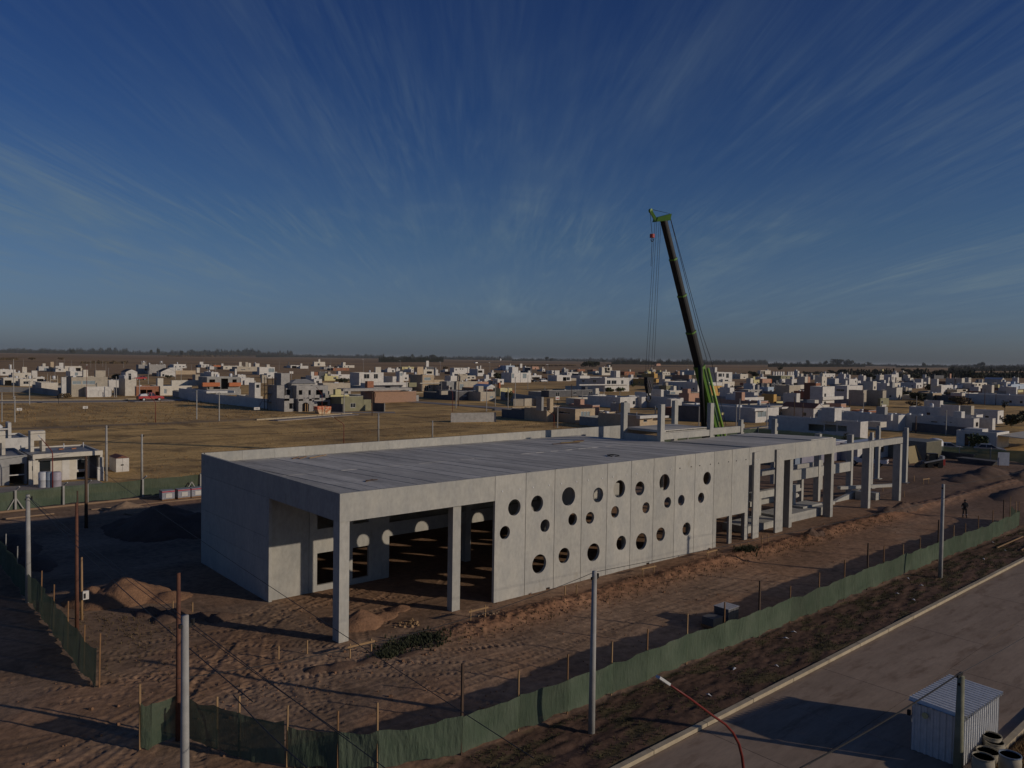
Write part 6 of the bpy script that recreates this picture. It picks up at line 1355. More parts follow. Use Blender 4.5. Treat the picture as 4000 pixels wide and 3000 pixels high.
# garden walls
bwall(0, -300, 800, 568, 812, 712, 'G', 'long grey garden wall at the far left street'); bwall(0, 572, 812, 1004, 880, 712, 'G', 'grey garden wall falling into the shade beside the garage house')
bwall(1, 1035, 945, 2452, 1098, 800, 'W', 'very long bluish white courtyard wall along the dry field'); bwall(3, 1155, 1330, 1935, 1315, 1165, 'N', 'grey block wall standing alone in the dry field')
bwall(2, 1292, 1150, 1500, 1160, 1000, 'D', 'dark metal yard gate between castle house and olive house'); bwall(2, 2000, 1130, 2212, 1145, 985, 'D', 'dark sheet fence right of the olive house')
bwall(4, -200, 930, 430, 1045, 790, 'G', 'long grey street wall left of the tan house'); bwall(4, 25, 1045, 200, 1045, 920, 'B', 'light green-grey gate wall by the street'); bwall(4, 215, 1045, 415, 1040, 915, 'B', 'beige wall with a white stripe by the street')
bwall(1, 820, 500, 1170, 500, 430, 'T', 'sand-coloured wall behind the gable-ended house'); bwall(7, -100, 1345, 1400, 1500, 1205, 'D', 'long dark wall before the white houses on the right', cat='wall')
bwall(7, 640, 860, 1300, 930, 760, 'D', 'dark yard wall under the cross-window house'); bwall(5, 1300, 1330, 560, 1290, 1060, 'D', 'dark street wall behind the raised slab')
bwall(6, 1100, 1400, 1700, 1440, 1260, 'D', 'dark garden wall right of the blue-shaded white house')

# near house at the left edge, built larger and in more detail
LX, LY = -3.0, 64.3
t = thing('house', (LX, LY, 0), 'cream bungalow with white door and shiny flat roof, nearest at the left edge', 'house', GH)
mb = MB(); wall(mb, 'x', -2.9, 3.4, 0, 3.1, LY+2.0, .2, [(-1.75, .55, .25, 2.5), (1.35, .0, 2.1, 2.3), (3.05, .7, 3.3, 2.3)]); 
X1 = 6.0
def lx(px): return float(gy(*QL(px, 900), LY)[0])
def lxx(px, Y): return float(gy(*QL(px, 900), Y)[0])
def lz(px, py, Y=None): return float(gy(*QL(px, py), LY if Y is None else Y)[2])
fx0, fx1 = lx(570), lx(1772); H_ = lz(1100, 665); Yi = LY+1.6
mb = MB(); wall(mb, 'x', lxx(610, Yi), lxx(1545, Yi), 0, H_-.45, Yi, .2, [(lxx(672, Yi), lz(700, 1000, Yi), lxx(888, Yi), lz(700, 790, Yi)), (lxx(672, Yi), lz(700, 1085, Yi), lxx(888, Yi), lz(700, 1030, Yi)), (lxx(1325, Yi), lz(1400, 955, Yi), lxx(1545, Yi)-.3, lz(1400, 765, Yi)), (lxx(1325, Yi), .2, lxx(1545, Yi)-.3, lz(1400, 985, Yi))])
mb.box(fx0, Yi+.2, 0, fx0+.2, LY+9, H_-.45); mb.box(fx1-.25, LY, 0, fx1, LY+9, H_-.05); mb.box(fx0+.2, LY+8.8, 0, fx1-.25, LY+9, H_-.05); mb.build('wall', 'cream', t)
MB().box(fx0, LY, 0, lx(610), Yi, H_-.45).build('pier', 'cream', t); MB().box(lxx(1545, Yi), Yi, 0, fx1-.26, Yi+.2, H_-.45).build('wall', 'dark_grey', t)
MB().box(fx0-.02, LY-.05, H_-.45, fx1+.02, LY+.3, H_+.05).build('fascia', 'cream', t); MB().box(fx0, LY+.304, H_-.44, fx1-.254, LY+8.79, H_-.2).build('roof', 'roof_membrane', t)
for a, b_, c_, d_ in ((lxx(672, Yi), lz(700, 1000, Yi), lxx(888, Yi), lz(700, 790, Yi)), (lxx(1325, Yi), lz(1400, 955, Yi), lxx(1545, Yi)-.3, lz(1400, 765, Yi))): mkwin(a, b_, c_, d_, 'F', Yi, t)
MB().box(lxx(1072, Yi), Yi-.04, .05, lxx(1200, Yi), Yi-.005, lz(1100, 772, Yi)).build('door', 'white', t)
twx0, twx1 = lxx(530, LY+5), lxx(785, LY+5); zt = lz(600, 285, LY+5)
MB().box(twx0, LY+5, H_-.2, twx0+.35, LY+6.5, H_+1.1).box(twx1-.35, LY+5, H_-.2, twx1, LY+6.5, H_+1.1).box(twx0, LY+5, H_+1.104, twx1, LY+6.5, zt).build('tank_tower', 'cream', t)
for px in (360, 1103, 1440): vx = lxx(px, LY+7); MB().tube([(vx, LY+7, H_-.2), (vx, LY+7, H_+.4)], .06, 8).build('vent', 'plastic_white', t)
for px in (1060, 1280): vx = lxx(px, LY+5.5); MB().box(vx-.25, LY+5.5, H_-.198, vx+.25, LY+5.7, H_-.05).build('brick', 'brick', t)
t = thing('house', (-7, LY+.3, 0), 'grey rendered house cut off by the left edge with a dark garage opening', 'house', GH)
Y_ = 65.6; ex = lxx(470, Y_); ox0, ox1 = lxx(162, Y_), lxx(425, Y_); hz = lz(300, 705, Y_)
mb = MB(); wall(mb, 'x', ex-9, ex, 0, hz, Y_, .22, [(ox0, 0, ox1, lz(300, 850, Y_))]); mb.box(ex-9, Y_+.22, 0, ex-8.8, Y_+8.5, hz); mb.box(ex-.2, Y_+.22, 0, ex, Y_+8.5, hz); mb.box(ex-8.8, Y_+8.3, 0, ex-.2, Y_+8.5, hz); mb.build('wall', 'grey', t); MB().box(ex-8.79, Y_+.23, hz-.35, ex-.21, Y_+8.29, hz-.2).build('roof', 'roof_membrane', t)
MB().box(ox0, Y_+.06, 1.0, ox1, Y_+.14, 1.12).build('rail', 'white', t)
tx = lxx(95, Y_+3); MB().box(tx-2.4, Y_+3, hz-.2, tx-2.05, Y_+4.4, hz+1.2).box(tx-.35, Y_+3, hz-.2, tx, Y_+4.4, hz+1.2).box(tx-2.4, Y_+3, hz+1.204, tx, Y_+4.4, lz(50, 285, Y_+3)).build('tank_tower', 'cream', t)
Y2 = 78.0; t = thing('house', (-8, Y2, 0), 'white house behind with a big round water tank in a frame at the left edge', 'house', GH)
a0, a1 = lxx(-300, Y2), lxx(510, Y2); hz = lz(300, 400, Y2); mb = MB(); wall(mb, 'x', a0, a1, 0, hz, Y2, .2, []); mb.box(a0, Y2+.2, 0, a0+.2, Y2+7, hz); mb.box(a1-.2, Y2+.2, 0, a1, Y2+7, hz); mb.box(a0+.2, Y2+6.8, 0, a1-.2, Y2+7, hz); mb.build('wall', 'white', t); MB().box(a0+.21, Y2+.21, hz-.35, a1-.21, Y2+6.79, hz-.2).build('roof', 'roof_membrane', t)
fx = lxx(200, Y2+1); zt = lz(190, 135, Y2+1); MB().box(fx-.35, Y2+1, hz-.2, fx, Y2+3, zt).box(fx-3.4, Y2+1, hz+1.0, fx-.354, Y2+3, hz+1.15).build('tank_frame', 'white', t); MB().lathe(fx-1.9, Y2+1.9, [(1.1, hz+1.16), (1.12, zt-.5), (.8, zt-.2), (.2, zt)], 20).build('water_tank', 'plastic_white', t, smooth=True)
# drums, meter pillar before the left house
for px, r, m_, lab in ((755, .52, 'plastic_white', 'pale grey barrel left of the red lamp'), (855, .42, 'plastic_blue', 'light blue barrel behind the red lamp'), (970, .52, 'plastic_grey', 'mauve grey barrel right of the red lamp')):
    P = gz(*QL(px, 1262)); t = thing('barrel', (P[0], P[1], 0), lab, 'barrel', 'barrels before the left house'); MB().lathe(P[0], P[1], [(r*.95, 0), (r, .1), (r, .85), (r*1.04, .87), (r*1.04, .93), (r, .95), (r, 1.65), (r*.85, 1.75)], 18).build('body', m_, t, smooth=True)
P = gz(*QL(580, 1210)); t = thing('meter_pillar', (P[0], P[1], 0), 'cream electricity pillar with a small dark box before the left house', 'pillar'); MB().box(P[0]-.45, P[1], 0, P[0]+.45, P[1]+.4, 2.7).build('body', 'cream', t); MB().box(P[0]-.12, P[1]-.05, 1.6, P[0]+.15, P[1]-.003, 2.1).build('meter', 'black', t)
P = gz(*QL(1745, 1140)); t = thing('meter_pillar', (P[0], P[1], 0), 'white pillar box at the right corner of the left house', 'pillar'); MB().box(P[0]-.35, P[1], 0, P[0]+.3, P[1]+.4, 1.6).build('body', 'white', t); MB().box(P[0]-.2, P[1]+.1, 1.604, P[0]+.3, P[1]+.4, 2.7).build('upper', 'cream', t)
t = thing('forecourt', (0, 62, 0), 'pale concrete forecourt slab of the left house', 'paving'); MB().box(-9, 59.5, -.1, 3.2, 63.9, .09).build('slab', 'street_pale', t)
# scaffold tower against the castle house, skip, vehicles in town
P = gz(*T(2, 200, 1120)); t = thing('scaffold', (P[0], P[1], 0), 'dark scaffold tower of thin poles against the castle house', 'scaffold')
for a in (0, 2.2):
    for b_ in (0, 2.0): MB().tube([(P[0]+a, P[1]+b_, 0), (P[0]+a, P[1]+b_, 9)], .08, 6).build('standard', 'black', t)
for z in (2.2, 4.4, 6.6, 8.4): MB().box(P[0]-.3, P[1]-.3, z, P[0]+2.5, P[1]+2.3, z+.08).build('deck', 'wood_dark', t)
MB().beam((P[0]-2.5, P[1]+1, 0), (P[0], P[1]+.5, 5), .09).build('brace', 'black', t); MB().beam((P[0], P[1], 2.2), (P[0]+2.2, P[1], 6.6), .07).build('brace', 'black', t)
P = gz(*T(2, 1075, 1185)); Y_ = float(P[1]); x0 = float(P[0]); x1 = float(gy(*T(2, 1292, 1185), Y_)[0]); zt = gtop(P, *T(2, 1075, 1055)); t = thing('skip', (x0, Y_, 0), 'rusty orange and cream skip in front of the castle house', 'skip')
MB().hexa([(x0+.35, Y_, 0), (x1-.15, Y_, 0), (x1-.15, Y_+2, 0), (x0+.35, Y_+2, 0), (x0-.3, Y_-.2, zt*.62), (x1, Y_-.2, zt*.62), (x1, Y_+2.1, zt*.62), (x0-.3, Y_+2.1, zt*.62)]).build('body', 'skip_paint', t)
MB().box(x0-.3, Y_-.22, zt*.62+.004, x1, Y_-.1, zt).box(x0-.3, Y_-.1, zt*.62+.004, x0-.18, Y_+2.1, zt).box(x1-.12, Y_-.1, zt*.62+.004, x1, Y_+2.1, zt).box(x0-.18, Y_+2, zt*.62+.004, x1-.12, Y_+2.1, zt).build('rim', 'skip_rim', t)
P = gz(*T(1, 385, 955)); t = car(P[0], P[1], 0.02, 'red pickup truck with a heaped load by the orange brick ruin', 'car_red', 'pickup', 1.45, cat='pickup truck'); MB().hexa([(-2.3, -.7, 1.1), (-.7, -.7, 1.1), (-.7, .7, 1.1), (-2.3, .7, 1.1), (-2.0, -.5, 1.5), (-.9, -.5, 1.6), (-.9, .5, 1.6), (-2.0, .5, 1.5)]).build('load', 'litter', t, org=(0, 0, 0))
P = gz(*T(1, 215, 592)); car(P[0], P[1], pi, 'small red car parked before the pitched roof houses', 'car_red', s=1.5)
P = gz(*T(4, 540, 630)); car(P[0], P[1], 0, 'white van parked by the flat canopy house', 'car_white', 'van', 1.15, cat='van'); P = gz(*T(4, 400, 632)); car(P[0], P[1], 0, 'dark car parked left of the white van', 'car_dark', s=1.1)
P = gz(*T(6, 330, 1245)); car(P[0], P[1]+1, R(5), 'dark red car under the greenish bungalow canopy', 'car_red', s=1.0)
P = gz(*T(4, 785, 1010)); t = thing('lot_sign', (P[0], P[1], 0), 'white lot sign behind the tan house roof', 'sign'); MB().beam((P[0], P[1], 0), (P[0], P[1], 1.5), .08).build('post', 'wood_dark', t); MB().box(P[0]-.9, P[1]-.03, 1.4, P[0]+.9, P[1]+.03, 2.6).build('board', 'white', t); MB().box(P[0]-.6, P[1]-.04, 1.8, P[0]+.6, P[1]-.033, 2.1).build('lettering', 'red_paint', t)
for k, px, py, lab in ((0, 335, 1178, 'white lot sign at the far left of the dry field'), (0, 1475, 1145, 'white lot sign in the dry field before the garage house'), (2, 15, 1165, 'wide white lot sign before the castle house')):
    P = gz(*T(k, px, py)); h = gtop(P, *T(k, px, py-100)); w = .7 if k == 0 else .95; t = thing('lot_sign', (P[0], P[1], 0), lab, 'sign', 'white lot signs in the dry field'); MB().beam((P[0], P[1], 0), (P[0], P[1], h*.6), .1).build('post', 'black', t); MB().box(P[0]-w*.8, P[1]-.03, h*.55, P[0]+w*.8, P[1]+.03, h).build('board', 'white', t); MB().box(P[0]-w*.35, P[1]-.042, h*.68, P[0]+w*.35, P[1]-.034, h*.85).build('lettering', 'grey', t)
P = gz(*T(0, 1012, 1005)); t = thing('bin_post', (P[0], P[1], 0), 'small dark litter basket on a post by the far street', 'bin'); MB().beam((P[0], P[1], 0), (P[0], P[1], 1.5), .12).build('post', 'black', t); MB().lathe(P[0], P[1], [(.35, 1.5), (.5, 2.5)], 10).build('basket', 'black', t)
P = gz(*T(5, 1425, 1330)); t = thing('street_sign', (P[0], P[1], 0), 'small yellow sign on a post behind the crane boom', 'sign'); MB().beam((P[0], P[1], 0), (P[0], P[1], 1.9), .08).build('post', 'rust', t); MB().box(P[0]-.45, P[1]-.04, 1.9, P[0]+.45, P[1]+.04, 2.45).build('board', 'yellow', t)
# streets of the town (pale strips) and their kerbs
def strip(name, a, b_, w, m, z=.02, dz=0):
    a = np.array(a[:2]); b_ = np.array(b_[:2]); d = (b_-a)/np.hypot(*(b_-a)); n_ = np.array([-d[1], d[0]])*w/2; q = [a-n_, b_-n_, b_+n_, a+n_]
    o = MB().hexa([(p[0], p[1], -.4) for p in q]+[(p[0], p[1], z) for p in q]).build(name, m, org=(float(a[0]), float(a[1]), 0)); o['kind'] = 'structure'; return o
def st(k, x0, y0, x1, y1, w, m='street_pale', z=.16, name='street'): return strip(name, gz(*T(k, x0, y0)), gz(*T(k, x1, y1)), w, m, z)
st(0, -400, 985, 2212, 965, 9); st(0, -400, 955, 2212, 942, .8, 'kerb', .3, 'street_kerb'); st(1, 0, 968, 1030, 935, 9); st(1, -60, 935, 1030, 900, .8, 'kerb', .3, 'street_kerb')
st(2, 0, 1290, 1650, 1180, .6, 'kerb', .28, 'street_kerb'); st(2, 300, 1300, 1700, 1195, 3, 'street_pale', .16); st(2, 1300, 1160, 2400, 1160, 4, 'street_pale', .15)
st(3, 260, 830, 1000, 810, .7, 'kerb', .3, 'street_kerb'); st(3, 300, 960, 2300, 1110, 6, 'street_pale', .16); st(4, 0, 1075, 420, 1065, .5, 'kerb', .28, 'street_kerb'); st(4, -300, 1110, 430, 1120, 6, 'street_pale', .17)
st(4, 500, 775, 940, 765, .6, 'kerb', .3, 'street_kerb'); st(4, 640, 800, 1500, 800, .5, 'kerb', .28, 'street_kerb')
a = gz(*Q4(-300, 760)); b_ = gz(*Q4(205, 690)); strip('street', a, b_, 7, 'street_pale', .15); strip('street_kerb', gz(*Q4(-300, 745)), gz(*Q4(205, 685)), .3, 'kerb', .26)
# ============================================================ POLES OF THE TOWN, TREES, PLANTS
PTXT = '''
0|35 810 1320|grey pole at the left edge of the dry field, tallest there
0|257 868 1330|grey pole just right of the leftmost field pole
0|236 235 920|slender grey pole before the long grey wall
0|510 600 1022|grey pole at the kerb before the shaded wall
0|2010 530 895|grey pole at the right corner of the garage house
0|1975 740 895|short grey pole beside the garage house corner
0|405 235 400|thin pole behind the pink chimney tower
0|1110 240 440|thin pole before the cream porch house
0|950 450 560|thin short pole above the tank frame houses
0|820 480 610|thin short pole left of the third tank frame
0|1232 255 350|thin far pole above the cream porch house
0|1875 385 570|thin pole right of the grey tower
0|1652 270 435|thin pole behind the grey tower
0|1830 285 440|thin pole right behind the grey tower
0|1568 255 390|far thin pole before the yellow strip, left one
0|1775 250 370|far thin pole before the yellow strip, middle one
0|2135 275 390|far thin pole before the yellow strip, right one
0|985 240 350|far thin pole above the white canopies
0|300 30 210|very thin far mast on the brown plain at the left
1|198 585 945|grey pole standing just left of the red pickup truck
1|350 435 660|thin pole above the brick ruin
1|522 360 570|thin pole in front of the gable-ended house
1|820 360 585|thin pole right of the gable-ended house
1|918 380 600|thin pole beside the tan wall
1|1000 270 410|far thin pole above the bright white house
1|1095 330 430|far thin pole right of the bright white house
1|1187 770 1270|grey field pole before the left end of the courtyard house
1|1575 800 1310|grey field pole before the courtyard canopy
1|1328 545 770|pole at the left end of the orange balconies
1|1822 580 750|pole before the right orange balcony
1|1312 235 370|far thin pole above the stepped white tower
1|1435 290 410|far thin pole by the tiny white house
1|1370 370 520|thin pole behind the long bluish flank
1|1512 310 530|thin pole behind the tank of the balcony house
1|490 20 215|lattice-like thin dark mast on the horizon at left
2|1520 725 1180|grey pole before the olive house
2|2008 790 1215|grey pole before the dark sheet fence
2|1622 490 720|pole left of the two-window box
2|1868 560 740|pole before the two-window box, right one
2|1828 570 735|pole before the two-window box, left one
2|1290 220 440|tall thin pole right of the far cream two-storey
2|612 445 600|pole before the white tower at the castle
2|1120 300 440|thin pole before the far cream two-storey
2|400 250 430|far thin pole left of the white canopy house
2|1385 310 440|far thin pole before the orange brick shed, left one
2|1500 320 440|far thin pole before the orange brick shed, right one
2|900 310 440|far thin pole before the pale blue-white house
2|2112 1170 1420|grey pole behind the back parapet, left one
3|385 610 965|grey pole right of the pink brick house
3|255 550 780|pole before the white canopy posts
3|208 570 780|pole before the white canopy house, second from the left
3|655 520 790|thin pole at the tan two-storey corner
3|992 610 850|thin pole before the garage of the tan house
3|1243 690 1082|grey pole at the edge of the field, left of the twin
3|1288 540 1052|tall grey pole before the dark long house
3|1770 730 1135|grey pole behind the lone block wall
3|1920 650 1048|grey pole before the dusky beige house
3|2140 720 1142|grey pole at the bend of the street
3|8 990 1140|low stub pole left of the street
4|50 540 1050|tall grey pole before the green-grey gate wall
4|272 505 760|grey pole on the open lot
4|565 710 885|grey pole behind the tank tower
4|1025 670 1000|grey pole before the long dark wall
4|1212 775 1065|grey pole behind the tan house roof
4|785 1050 1420|grey pole standing before the tan house
4|1587 690 935|pole before the large white house, right end
4|1858 790 1010|pole left of the yellow-strip tower
4|1805 1120 1420|thin pole before the dark grey tower
5|672 680 840|thin pole before the blue-shaded warehouse
5|1660 1015 1420|grey pole behind the roof right of the boom
5|1715 915 1420|tall grey pole right of the boom, second
5|2190 1030 1420|grey pole at the window of the white-framed house
5|1015 1050 1420|grey pole just left of the boom foot
5|262 1045 1200|thin pole behind the raised slab
5|1790 610 770|thin far pole right of the three-storey
5|1850 630 770|second thin far pole right of the three-storey
6|450 790 1220|tall dark pole before the bungalow fascia
6|598 905 1220|dark pole before the brown tiled roof
6|1405 850 1180|grey pole between the dark walls
6|1645 730 1100|grey pole before the grey-flanked house
6|1195 1000 1420|very thin dark mast before the blue-shaded house
7|350 780 1050|grey pole behind the white roof
7|340 1130 1420|white pole before the small dark windows
7|860 1020 1460|white pole carrying a dish before the long white house
7|1240 640 940|brownish pole at the dark yard, left
7|1530 655 940|grey pole at the dark yard, middle
7|1722 740 940|grey pole at the dark yard, right
7|1008 440 770|dark pole right of the cross-window house
7|850 590 770|dark pole before the cross-window house
7|395 720 865|pale pole above the dark bushes
'''
for ln in PTXT.strip().split('\n'):
    p_ = ln.split('|'); k = int(p_[0]); x_, yt, yb = map(float, p_[1].split()); lab = p_[2]
    P = gz(*T(k, x_, yb)); h = gtop(P, *T(k, x_, yt)); far_ = np.hypot(P[0]+19, P[1]+36)
    if h > 14: h = min(h, 30)
    t = thing('utility_pole', (P[0], P[1], 0), lab, 'pole', GP); r = .12 if far_ < 500 else .1
    MB().tube([(P[0], P[1], -.2), (P[0], P[1], h)], r*1.2, 6, r*.8).build('shaft', 'concrete_pole' if 'dark' not in lab else 'wood_dark', t)
    if far_ < 330: MB().box(P[0]-.35, P[1]-.05, h-.4, P[0]+.35, P[1]+.05, h-.3).build('cross_arm', 'black', t)
for k, x_, yt, yb, lab in ((0, 1498, 345, 935, 'red street lamp before the white garage'), (1, 475, 860, 1325, 'thin red street lamp in the dry field below the truck'), (2, 1140, 715, 1225, 'red street lamp before the rusty skip'), (2, 1600, 1170, 1330, ''), (3, 1183, 690, 1150, 'red street lamp by the dark long house'), (4, 725, 1130, 1420, 'red street lamp before the tan house')):
    if lab: P = gz(*T(k, x_, yb)); lamp(P[0], P[1], gtop(P, *T(k, x_, yt)), lab, (-1.2, .8) if k != 0 else (.01, -.3), .07)
P = gz(*Q2(758, 850)); lamp(P[0], P[1], gtop(P, *Q2(758, 620)), 'red street lamp behind the back parapet', (-1.6, .6), .06)
pole(*gz(*Q2(1057, 830))[:2], gtop(gz(*Q2(1057, 830)), *Q2(1057, 588)), 'dark-topped concrete pole behind the back parapet', .13); pole(*gz(*Q2(1524, 800))[:2], gtop(gz(*Q2(1524, 800)), *Q2(1524, 648)), 'short concrete pole behind the back parapet near the block wall', .12)
GS = 'pale double-armed street lights beyond the houses'
for k, x_, yt, yb, lab in ((3, 278, 258, 450, 'pale street light far off left of the yellow building'), (3, 975, 285, 480, 'pale street light far off by the small round tree'), (3, 1828, 295, 520, 'pale street light far off left of the blue houses'), (4, 615, 330, 650, 'tall pale street light at the open lot'), (2, 1855, 240, 450, 'pale street light far off before the dark grove'), (5, 818, 340, 430, 'small pale street light left of the boom'), (5, 1702, 350, 430, 'small pale street light right of the boom')):
    P = gz(*T(k, x_, yb)); h = gtop(P, *T(k, x_, yt)); t = thing('street_light', (P[0], P[1], 0), lab, 'street light', GS)
    MB().tube([(P[0], P[1], 0), (P[0], P[1], h)], .16, 6, .1).build('shaft', 'concrete_pole', t); MB().box(P[0]-1.6, P[1]-.12, h, P[0]+.2, P[1]+.12, h+.18).build('arm', 'plastic_white', t)
# ------------------------------------------------ trees
def crown(cx, cy, z0, rx, rz, n, leaf, seed, name='crown', m='leaf_dark', parent=None, lobes=7, squash=1.0):
    rr = random.Random(seed); mb = MB(); L_ = []
    for _ in range(lobes): a = rr.random()*6.28; q = rr.uniform(.15, .72); L_.append((cx+rx*q*cos(a), cy+rx*q*sin(a), z0+rz*rr.uniform(.45, 1.45), rr.uniform(.35, .6)))
    for _ in range(n):
        lx_, ly_, lz_, lr = rr.choice(L_); u = rr.random()*6.28; v = math.acos(rr.uniform(-1, 1)); q = rr.uniform(.55, 1.0)**.5
        x = lx_+rx*lr*q*sin(v)*cos(u); y = ly_+rx*lr*q*sin(v)*sin(u); z = lz_+rz*lr*q*cos(v)*squash; s = leaf*rr.uniform(.6, 1.5)
        d1 = Vector((rr.uniform(-1, 1), rr.uniform(-1, 1), rr.uniform(-1, 1))).normalized()*s; d2 = Vector((rr.uniform(-1, 1), rr.uniform(-1, 1), rr.uniform(-1, 1))).normalized()*s*.7
        p = Vector((x, y, max(z, z0*.1))); mb.add([p-d1, p+d2, p+d1, p-d2], [(0, 1, 2, 3)])
    return mb.build(name, m, parent)
def tree(x, y, h, r, label, seed, m='leaf_dark', trunk=.3, n=520, name='tree', leaf=None):
    t = thing(name, (x, y, 0), label, 'tree' if name != 'bush' else 'bush'); zt = h*trunk
    mb = MB()
    if name != 'bush':
        mb.tube([(x, y, -.2), (x+.1*r, y, zt), (x, y, h*.6)], max(.08, h*.03), 7, h*.012); rr = random.Random(seed)
        for _ in range(5): a = rr.random()*6.28; mb.tube([(x, y, zt*rr.uniform(.8, 1.1)), (x+r*.5*cos(a), y+r*.5*sin(a), h*rr.uniform(.55, .8))], h*.012, 5)
    else: mb.tube([(x, y, -.1), (x, y, h*.5)], .06, 5)
    mb.build('trunk', 'trunk', t); crown(x, y, zt, r, (h-zt)*.52, n, leaf or r*.13, seed, m=m, parent=t); return t
TREES = '''
0|1140 820 905 85|round dry brown tumble bush at the garage house|leaf_dry|bush
0|2050 500 575 110|dark low bush right of the grey tower|leaf_dark|bush
0|1050 195 250 45|low thorn tree alone on the brown plain at the left|leaf_dry|bush
0|560 205 250 50|low scrub patch on the brown plain, far left|leaf_dry|bush
1|700 500 575 60|scrubby bush before the gable-ended house|leaf_dark|bush
1|930 88 125 22|small horizon tree at left centre|leaf_dark|tree
1|400 65 110 28|horizon tree left of the dark mast|leaf_dark|tree
1|528 38 105 32|taller horizon tree right of the dark mast|leaf_dark|tree
0|1245 58 95 42|small horizon tree above the left plain|leaf_dark|tree
2|1500 560 640 110|dark rounded bush before the long white low house|leaf_dark|bush
3|1065 360 450 50|small brownish tree beside the cream far house|leaf_dry|tree
3|1410 630 770 70|small dark fan-leaved tree before the sand-coloured house|leaf_dark|tree
3|2000 475 610 110|round dark tree between the white houses|leaf_dark|tree
3|2165 750 1020 85|dark conical hedge tree at the bend of the street|leaf_dark|tree
3|495 150 200 30|pointed horizon tree over the dark grove|leaf_dark|tree
3|820 160 205 80|wide bluish horizon tree clump|leaf_dark|tree
4|600 180 245 40|tall horizon tree left of the white-house skyline|leaf_dark|tree
4|685 205 245 35|lower horizon tree beside the tall one|leaf_dark|tree
4|1270 280 385 75|dark tree at the left of the mid-plain grove|leaf_dark|tree
4|1420 270 385 130|broad dark tree in the mid-plain grove|leaf_dark|tree
4|1590 245 295 45|dark horizon tree right of the grove|leaf_dark|tree
4|1680 320 370 50|small dark tree right of the grove|leaf_dark|tree
4|1790 700 790 170|leafy green bush before the large white house|leaf|bush
4|2085 640 720 60|green shrub right of the large white house|leaf|bush
4|1690 720 800 80|leafy green bush at the corner of the blue flank|leaf|bush
5|460 920 1080 55|dark ivy-like shrub on the long flat white house|leaf_dark|bush
5|820 780 850 80|dark tree before the blue-shaded warehouse|leaf_dark|bush
5|1460 880 960 120|green hedge between the ochre house and the terrace|leaf|bush
5|1960 430 570 95|dark tree before the cream open-frame house|leaf_dark|tree
5|1770 470 500 60|dark tree behind the mauve flank|leaf_dark|tree
6|685 160 220 35|horizon tree above the cream slab house|leaf_dark|tree
6|1000 165 240 40|horizon tree left of the tall eucalypts|leaf_dark|tree
6|1140 145 250 55|first tall eucalypt in the horizon clump|leaf_dark|tree
6|1230 135 255 75|widest tall eucalypt in the horizon clump|leaf_dark|tree
6|1340 165 255 60|lower eucalypt in the horizon clump|leaf_dark|tree
6|1430 145 255 65|right-hand tall eucalypt in the horizon clump|leaf_dark|tree
6|1745 190 245 50|round horizon tree right of the eucalypts|leaf_dark|tree
6|210 280 350 40|small tree on the far field left of the roof fins|leaf_dark|tree
6|950 1030 1110 85|leafy green bush at the white house door|leaf|bush
6|1280 320 400 100|dark tree mass behind the tall thin white wall|leaf_dark|tree
6|1080 330 380 50|small dark tree left of the tree mass|leaf_dark|tree
6|1780 380 540 85|large dark tree before the cream block house|leaf_dark|tree
6|1870 320 400 45|dark tree left of the yellow chimney|leaf_dark|tree
6|1560 1080 1200 120|dark shrubs beside the small white shuttered house|leaf_dark|bush
7|480 205 255 28|pointed conifer on the horizon|leaf_dark|tree
7|1455 195 275 65|tall spreading tree on the horizon at the right|leaf_dark|tree
7|1380 235 275 40|lower horizon tree beside the spreading one|leaf_dark|tree
7|1870 245 285 30|small dark horizon tree near the right edge|leaf_dark|tree
7|150 305 390 70|dark tree above the cream pillar|leaf_dark|tree
7|280 330 400 60|second dark tree right of the cream pillar|leaf_dark|tree
7|390 400 480 100|broad dark tree before the far field|leaf_dark|tree
7|400 320 390 75|dusky tree beyond the broad one|leaf_dark|tree
7|740 335 470 90|big dark tree above the slab house|leaf_dark|tree
7|910 340 430 90|dark tree behind the slim brick chimney|leaf_dark|tree
7|1200 330 470 150|widest dark tree mass on the right|leaf_dark|tree
7|1340 370 480 110|dark tree right of the widest mass|leaf_dark|tree
7|1480 370 480 90|dark tree before the sheet-roofed shed|leaf_dark|tree
7|1660 400 490 80|dark tree behind the sheet-roofed shed|leaf_dark|tree
7|1800 380 470 110|dark spreading tree near the right edge|leaf_dark|tree
7|2000 370 460 120|last dark spreading tree at the right edge|leaf_dark|tree
7|555 560 720 75|dark rounded tree left of the cross-window house|leaf_dark|tree
7|120 690 830 110|dark shrub mass with gaps left of the low ochre house|leaf_dark|bush
7|350 730 860 160|wide dark bush mass below the cream cubes|leaf_dark|bush
7|330 870 990 150|dark reddish bushes behind the white roof|leaf_dry|bush
7|900 720 800 100|scrubby tree before the cross-window house|leaf_dry|tree
7|1100 800 930 180|brown scrub in the dark yard|leaf_dry|bush
7|1880 860 1040 45|dark upright cypress before the pale block|leaf_dark|tree
7|2000 1060 1330 190|large dark bush at the right edge, below the long bluish house|leaf_dark|bush
7|2250 1000 1300 120|dark tree cut by the right edge|leaf_dark|tree
'''
